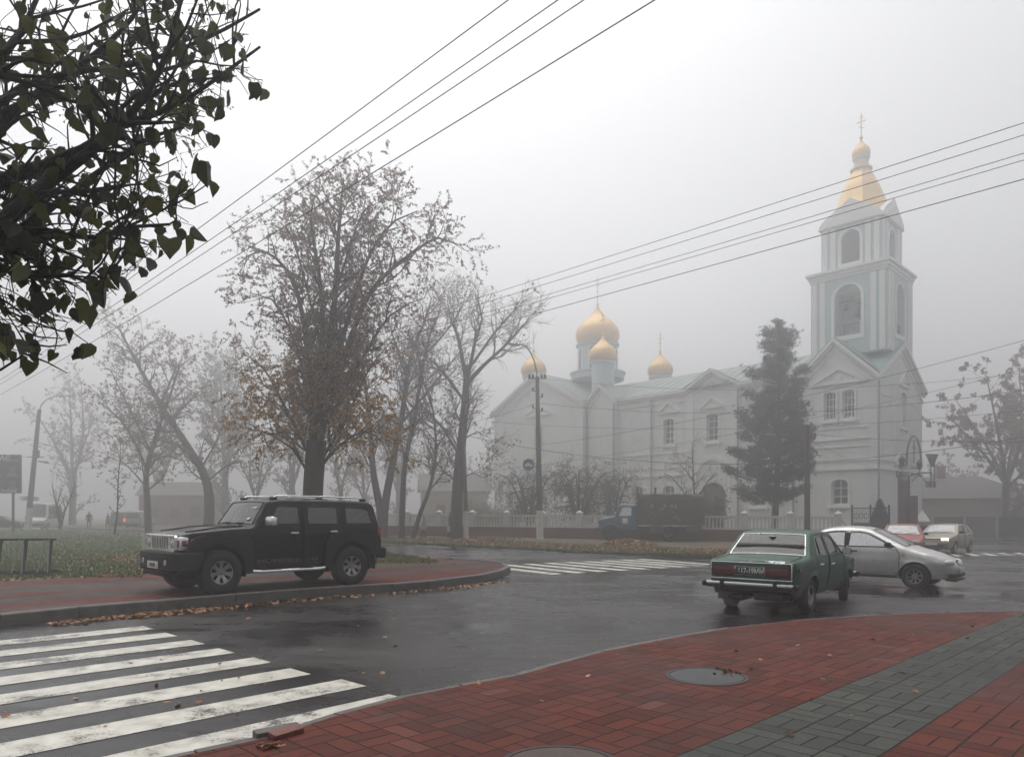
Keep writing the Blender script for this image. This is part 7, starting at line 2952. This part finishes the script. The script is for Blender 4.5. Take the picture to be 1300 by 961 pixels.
def weeper(seed, label, u, Y, H, spread, ns, leafn, mats, name="weeping_tree"):
    T = Tree(seed, lvw, leaf=dict(n=leafn, size=.13), up=(-.10, -.28, -.35), twig_r=.009)
    r = T.r
    for k in range(ns):
        a = 2 * PI * k / ns + r.uniform(-.3, .3)
        e = spread * r.uniform(.55, 1.0)
        T.stem([V((0, 0, -.1)), V((math.cos(a) * e * .22, math.sin(a) * e * .2, H * .42)), V((math.cos(a) * e * .6, math.sin(a) * e * .5, H * .82)), V((math.cos(a) * e, math.sin(a) * e * .8, H * .92))], [.11, .09, .05, .02], .4)
    b = gr(u, Y, .1)
    t = thing(name, label, "tree", b, 0, "small trees before the church")
    T.wood.build("trunk", M_['bark'], t, smooth=50, fix=False)
    T.crown.build("crown", [M_['bark']] + list(mats), t, smooth=None, fix=False)


weeper(71, "weeping tree with drooping grey twigs under the lamp post's blue sign", 672, 58, 5.4, 2.9, 6, .5, (M_['leaf_olive'],))
weeper(72, "broad weeping tree with yellowish leaves just left of the truck", 735, 57, 5.6, 3.6, 8, .9, (M_['leaf_olive'],))
weeper(73, "drooping grey tree whose crown shows above the truck's cab", 778, 60, 5.4, 2.6, 6, .4, (M_['leaf_olive'],))
verge_tree(74, "small bare fruit tree rising behind the truck's box body", 882, [([(882, 690), (882, 640), (880, 600), (879, 562)], (.12, .03)), ([(882, 650), (868, 625), (852, 605), (842, 600)], (.08, .02)), ([(882, 640), (898, 612), (908, 600)], (.08, .02)), ([(881, 612), (864, 590), (850, 590)], (.06, .02))], [dict(n=2.2, L=1.5, ang=55, t0=.2, taper=.3), dict(n=2.8, L=.9, ang=45, t0=.1), dict(n=2.4, L=.45, ang=40, t0=.1)], dict(n=.3, size=.12), Y=54, leaves=(M_['leaf_brown'],), group="small trees before the church", up=(.02, -.1, -.15), name="fruit_tree", dep=1.6)


# ---- evergreens
def conifer(name, label, base, H, env, seed, tufts=1.0, whorl=.42, lean=0.0, needle=.30):
    r = random.Random(seed)
    t = thing(name, label, "tree", base)
    w, c = MB(), MB()
    tp = [V((lean * math.sin(k / 10 * 2.4), .1 * math.sin(k), H * k / 10 - .1)) for k in range(11)]
    w.tube(tp, [.26 * (1 - k / 10.6) + .015 for k in range(11)], 9)

    def tx_(z):
        f = max(0, min(9.999, z / H * 10))
        i = int(f)
        return tp[i].lerp(tp[i + 1], f - i)
    z = env[0][0] * H
    while z < H * .985:
        f = z / H
        Lmax = 0
        for (a, la), (b, lb) in zip(env, env[1:]):
            if a <= f <= b:
                Lmax = la + (lb - la) * (f - a) / (b - a)
        nb = r.choice((4, 5, 6))
        a0 = r.uniform(0, 6.28)
        for k in range(nb):
            a = a0 + 2 * PI * k / nb + r.uniform(-.3, .3)
            L_ = Lmax * r.uniform(.55, 1.12)
            if L_ < .15:
                L_ = .15
            p0 = tx_(z)
            L_ *= 1.0 + .42 * max(0, -math.cos(a)) * (1 - f)
            d = V((math.cos(a), math.sin(a), r.uniform(-.30, .10) - .18 * (1 - f)))
            pts = [p0]
            m = 5
            for i in range(m):
                d = (d + V((r.uniform(-.2, .2), r.uniform(-.2, .2), .10 + .1 * (i > 2)))).normalized()
                pts.append(pts[-1] + d * L_ / m)
            w.tube(pts, [.05 * (1 - i / (m + 1)) * min(1, L_ / 2) + .008 for i in range(m + 1)], 4, cap=False)
            if L_ > .5:
                for pad in (pts[-1], pts[-2].lerp(pts[-1], .3)):
                    for q in range(int(26 * tufts * min(1, L_ / 1.6))):
                        c0 = pad + V((r.gauss(0, .24), r.gauss(0, .24), r.gauss(.08, .16)))
                        for j in range(7):
                            e = V((r.gauss(0, 1), r.gauss(0, 1), r.gauss(.5, .8))).normalized()
                            b = e.orthogonal().normalized() * .032
                            c.add([c0 - b, c0 + b, c0 + e * needle * r.uniform(.6, 1.2)], [(0, 1, 2)])
            for i in range(1, m + 1):
                nt_ = int(tufts * (3 + 4 * L_ / m * 2.2) * (1.2 if i >= m - 1 else .75 if i > 1 else .35))
                for q in range(nt_):
                    c0 = pts[i - 1].lerp(pts[i], r.random()) + V((r.gauss(0, .22), r.gauss(0, .22), r.gauss(.05, .17))) * min(1, .12 + L_ * .5)
                    for j in range(7):
                        e = V((r.gauss(0, 1), r.gauss(0, 1), r.gauss(.45, .8))).normalized()
                        b = e.orthogonal().normalized() * .030
                        ln = needle * r.uniform(.6, 1.2) * min(1, .45 + L_ * .4)
                        c.add([c0 - b, c0 + b, c0 + e * ln], [(0, 1, 2)])
        z += whorl * r.uniform(.7, 1.2)
    w.build("trunk", M_['bark_pine'], t, smooth=50, fix=False)
    c.build("crown", M_['needle'], t, smooth=None, fix=False)


pb = gr(983, 51.0, .1)
pz = lambda v: (at(0, v, 51).z - pb.z)
Hp = pz(402)
env = [(pz(632) / Hp, 1.9), (pz(606) / Hp, 2.6), (pz(566) / Hp, 2.4), (pz(535) / Hp, 2.2), (pz(518) / Hp, 1.5), (pz(492) / Hp, 2.1), (pz(470) / Hp, 1.5), (pz(455) / Hp, .75), (pz(438) / Hp, 1.25), (pz(424) / Hp, .9), (pz(412) / Hp, .55), (1.0, .2)]
conifer("pine_tree", "dark ragged pine tree in front of the church's nave", pb, Hp, env, 9, 1.25, .55, .35)

# thuja by the gate
tb = gr(1117, 47.5, .05)
t = thing("thuja_bush", "dark conical thuja bush between the iron gate and the maroon panels", "bush", tb)
r = random.Random(4)
mb = MB()
Ht, Wt = at(0, 636, 47.5).z - tb.z, .62
for k in range(5200):
    f = r.random() ** .8
    rad = Wt * (1 - (max(0, f - .25) / .75) ** 1.7) * (.75 + .25 * min(1, f * 6)) * math.sqrt(r.uniform(.35, 1.05))
    a = r.uniform(0, 6.28)
    p = V((rad * math.cos(a), rad * math.sin(a), Ht * f))
    e = (V((math.cos(a) * .5, math.sin(a) * .5, 1.0)) + V((r.gauss(0, .3), r.gauss(0, .3), 0))).normalized()
    b = e.orthogonal().normalized() * .05
    mb.add([p - b, p + b, p + e * r.uniform(.10, .24)], [(0, 1, 2)])
mb.build("crown", M_['thuja'], t, smooth=None, fix=False)
mb = MB()
mb.tube([(0, 0, -.1), (0, 0, Ht * .8)], [.08, .02], 6)
mb.build("trunk", M_['bark'], t, fix=False)

# clipped low shrubs seen as a dark band behind the fence, left part
for i, (u, Y_, w_, h_, lab) in enumerate(((335, 66, 3.4, 2.4, "dim dark shrub behind the fence's left end"), (448, 72, 3.0, 2.6, "dim dark shrub between the lime tree and the forked tree"), (638, 74, 3.2, 2.8, "grey foggy shrub at the foot of the church's left corner"), (605, 78, 3.0, 3.4, "tall foggy shrub behind the bare tree and the pole"), (905, 57, 1.6, 3.6, "dark green shrub behind the truck's tail by the church wall"))):
    b = gr(u, Y_, .05)
    t = thing("shrub", lab, "shrub", b, 0, "shrubs along the churchyard")
    mb, st_ = MB(), MB()
    r = random.Random(90 + i)
    for k in range(9):
        a = r.uniform(0, 6.28)
        e = V((math.cos(a) * w_ * .5, math.sin(a) * w_ * .35, h_ * r.uniform(.5, .9)))
        st_.tube([V((0, 0, -.1)), e * .5 + V((0, 0, h_ * .1)), e], [.05, .035, .012], 5)
        for q in range(420):
            p = e * r.uniform(.35, 1.0) + V((r.gauss(0, w_ * .18), r.gauss(0, w_ * .15), r.gauss(0, h_ * .14)))
            if p.z < .05:
                continue
            c = V((r.gauss(0, 1), r.gauss(0, 1), r.gauss(0, 1))).normalized()
            d = c.orthogonal().normalized()
            mb.add([p - c * .10, p + d * .07, p + c * .10, p - d * .07], [(0, 1, 2, 3)])
    st_.build("stem", M_['bark'], t, fix=False)
    mb.build("foliage", M_['leaf_olive'] if i < 4 else M_['leaf_green'], t, smooth=None, fix=False)

# ------------------------------------------------------------------ the near tree hanging into the top left corner
r = random.Random(77)
tb = V((-3.75, 3.35, gz(-3.75) + PZ))
W_, Lf = MB(), MB()


def big_leaf(p, down, size):
    """a limp heart-shaped leaf folded along its midrib"""
    ax_ = (down + V((r.gauss(0, .35), r.gauss(0, .35), r.gauss(0, .25)))).normalized()
    sd_ = V((r.gauss(0, 1), r.gauss(0, 1), r.gauss(0, .3)))
    sd_ = (sd_ - ax_ * sd_.dot(ax_)).normalized()
    nn = ax_.cross(sd_)
    fold = r.uniform(.1, 1.25)
    curl = r.uniform(-.6, .8)
    prof_ = [(0, .02), (-.06, .30), (.10, .52), (.35, .56), (.60, .43), (.82, .20), (1.0, .0)]
    mid, lt_, rt_ = [], [], []
    for a, w in prof_:
        c = p + ax_ * a * size + nn * (curl * a * a * size * .5)
        ww = w * size * r.uniform(.88, 1.1)
        mid.append(p + ax_ * max(0, a) * size + nn * (curl * a * a * size * .5))
        lt_.append(c + (sd_ * math.cos(fold) + nn * math.sin(fold)) * ww)
        rt_.append(c + (-sd_ * math.cos(fold * r.uniform(.5, 1)) + nn * math.sin(fold)) * ww)
    n = len(prof_)
    fs = []
    for i in range(n - 1):
        fs += [(i, i + 1, n + i + 1, n + i), (i, 2 * n + i, 2 * n + i + 1, i + 1)]
    Lf.add(mid + lt_ + rt_, fs, 1)


def near_branch(pts, r0, r1, lev):
    a, b = catmull(pts, [r0 + (r1 - r0) * i / (len(pts) - 1) for i in range(len(pts))], .10 if lev == 0 else .06)
    (W_ if lev < 2 else Lf).tube(a, b, 8 if lev == 0 else 6 if lev == 1 else 4, 0)
    return a, b


def vis(p):
    if p.y < .5:
        return False
    u, v = U0 + p.x / p.y * FPX, V0 - (p.z - CAMZ) / p.y * FPX
    tab = ((-200, 345), (110, 338), (150, 268), (240, 272), (310, 238), (350, 168), (400, 150), (440, 95), (465, 40), (470, 0))
    return v < 470 and u < lerp_tab(tab, v)


def near_twigs(a, b, lev, n, L0):
    for k in range(n):
        i = r.randrange(max(1, int(len(a) * .12)), len(a))
        p = a[i]
        tan = (a[i] - a[i - 1]).normalized()
        s_ = V((r.gauss(0, 1), r.gauss(0, .8), r.gauss(0, 1)))
        d = (tan * .75 + (s_ - tan * s_.dot(tan)).normalized() * .8).normalized()
        L_ = L0 * r.uniform(.45, 1.15)
        pts = [p]
        for q in range(4):
            d = (d + V((r.gauss(0, .20), r.gauss(0, .16), r.gauss(-.03, .20)))).normalized()
            pts.append(pts[-1] + d * L_ / 4)
        if not vis(pts[-1]):
            continue
        aa, bb = near_branch(pts, min(b[i] * .7, .014 if lev == 1 else .006), .0022, lev)
        if lev == 1:
            near_twigs(aa, bb, 2, 4, .22)
        else:
            for q in range(r.choice((0, 1, 1, 1, 2))):
                j = r.randrange(1, len(aa))
                p_ = aa[j]
                if not vis(p_ + V((0, 0, -.05))):
                    continue
                st_ = p_ + V((r.gauss(0, .03), r.gauss(0, .03), -r.uniform(.01, .05)))
                Lf.tube([p_, st_], [.0016, .0013], 3, 0, cap=False)
                big_leaf(st_, V((0, 0, -1)), r.uniform(.042, .088))
            if r.random() < .14:      # fruit stalks
                p_ = aa[-1]
                for q in range(4):
                    e = p_ + V((r.gauss(0, .05), r.gauss(0, .05), r.gauss(.0, .045)))
                    Lf.tube([p_, e], [.0012, .0009], 3, 0, cap=False)
                    Lf.tube([e, e + V((.003, 0, -.006))], [.0035, .003], 5, 0)


hub = V((-3.3, 3.35, 2.5))
_tp, _tr = catmull([tb + V((0, 0, -.2)), V((-3.72, 3.38, 1.2)), hub, V((-3.15, 3.42, 3.9)), V((-3.25, 3.5, 5.6)), V((-3.1, 3.6, 7.2))], [.17, .14, .11, .07, .04, .012], .2)
W_.tube(_tp, _tr, 14, 0)
for _a, _z, _l in ((3.6, 3.2, 1.9), (2.4, 3.9, 1.7), (4.6, 4.3, 1.5), (1.2, 4.9, 1.2), (3.0, 5.4, 1.1), (5.2, 5.9, .8)):
    _p = V((-3.15, 3.42, _z))
    _q = [_p, _p + V((math.cos(_a) * _l * .5, math.sin(_a) * _l * .4, .45 * _l)), _p + V((math.cos(_a) * _l, math.sin(_a) * _l * .8, .75 * _l))]
    _b, _r = catmull(_q, [.04, .025, .006], .15)
    W_.tube(_b, _r, 7, 0)
    for _k in range(3, len(_b)):
        for _n in range(5):
            _e = _b[_k] + V((r.gauss(0, .16), r.gauss(0, .16), r.gauss(0, .12)))
            Lf.tube([_b[_k], _e], [.004, .0015], 3, 0, cap=False)
            big_leaf(_e, V((0, 0, -1)), r.uniform(.042, .088))
mains = [([(-120, 330), (0, 232), (60, 210), (105, 190), (150, 162), (230, 130), (330, 60)], 3.5, .030),
         ([(-140, 400), (0, 285), (60, 232), (110, 196), (170, 140), (215, 60), (240, -60)], 3.3, .032),
         ([(-100, 200), (0, 75), (35, 25), (70, -60)], 3.2, .020),
         ([(-160, 420), (0, 310), (70, 260), (130, 215), (190, 175), (235, 160)], 3.7, .020),
         ([(-140, 350), (0, 300), (60, 296), (120, 302), (170, 288), (215, 285)], 3.4, .016),
         ([(-140, 300), (0, 160), (60, 110), (120, 70), (170, 20), (200, -40)], 3.8, .022),
         ([(-120, 350), (0, 340), (40, 352), (90, 350), (130, 372)], 3.3, .012),
         ([(-90, 250), (0, 130), (80, 95), (170, 82), (260, 50), (330, 12)], 3.6, .016)]
rr = random.Random(12)
for px, Yd, r0 in mains:
    pts = [hub] + [at(u, v, Yd + .12 * math.sin(i * 1.7 + Yd)) for i, (u, v) in enumerate(px)]
    a, b = near_branch(pts, r0 * 1.5, .006, 0)
    near_twigs(a, b, 1, 36, .55)
# the thin spray hanging lowest at the left
for px, Yd in (([(-60, 480), (0, 470), (28, 452), (30, 432), (10, 400), (2, 370)], 3.2), ([(28, 448), (60, 460), (86, 474)], 3.2), ([(26, 420), (50, 428), (80, 430)], 3.2), ([(30, 436), (62, 440), (85, 438)], 3.2), ([(10, 395), (45, 410), (75, 420), (92, 422), (112, 436)], 3.2)):
    near_branch([at(u, v, Yd) for u, v in px], .006, .002, 1)
for u, v, s_ in ((70, 448, .055), (98, 440, .07), (108, 436, .085), (215, 303, .10), (235, 300, .085), (0, 398, .11), (262, 205, .11), (250, 200, .09), (305, 92, .09), (322, 105, .07), (125, 398, .09), (95, 380, .11), (110, 365, .11), (135, 370, .10), (155, 340, .10), (60, 380, .11)):
    big_leaf(at(u, v, 3.25), V((0, 0, -1)), s_)
t = thing("near_tree", "close dark tree hanging its limp green leaves into the top left corner", "tree", tb)
o = W_.build("trunk", M_['bark_wet'], t, smooth=50, loc=tb, fix=False)
o.location = (0, 0, 0)
o = Lf.build("crown", [M_['bark_wet'], M_['leaf_green']], t, smooth=None, loc=tb, fix=False)
o.location = (0, 0, 0)

# ------------------------------------------------------------------ the fog
mb = MB()
mb.box((0, 180, 20.5), (648, 488, 47))
hz = mb.build("haze", mat("fog", (.9, .9, .9)), smooth=None)
fm = hz.data.materials[0]
fm.node_tree.nodes.clear()
vo = fm.node_tree.nodes.new("ShaderNodeVolumePrincipled")
vo.inputs["Color"].default_value = (.97, .97, .985, 1)
vo.inputs["Density"].default_value = HAZE
vo.inputs["Anisotropy"].default_value = .8
vo.inputs["Density Attribute"].default_value = ""
vo.inputs["Temperature Attribute"].default_value = ""
out = fm.node_tree.nodes.new("ShaderNodeOutputMaterial")
fm.node_tree.links.new(vo.outputs[0], out.inputs["Volume"])
try:
    fm.cycles.homogeneous_volume = True
except Exception:
    pass
tag(hz, "dense pale fog filling the street", kind='stuff')
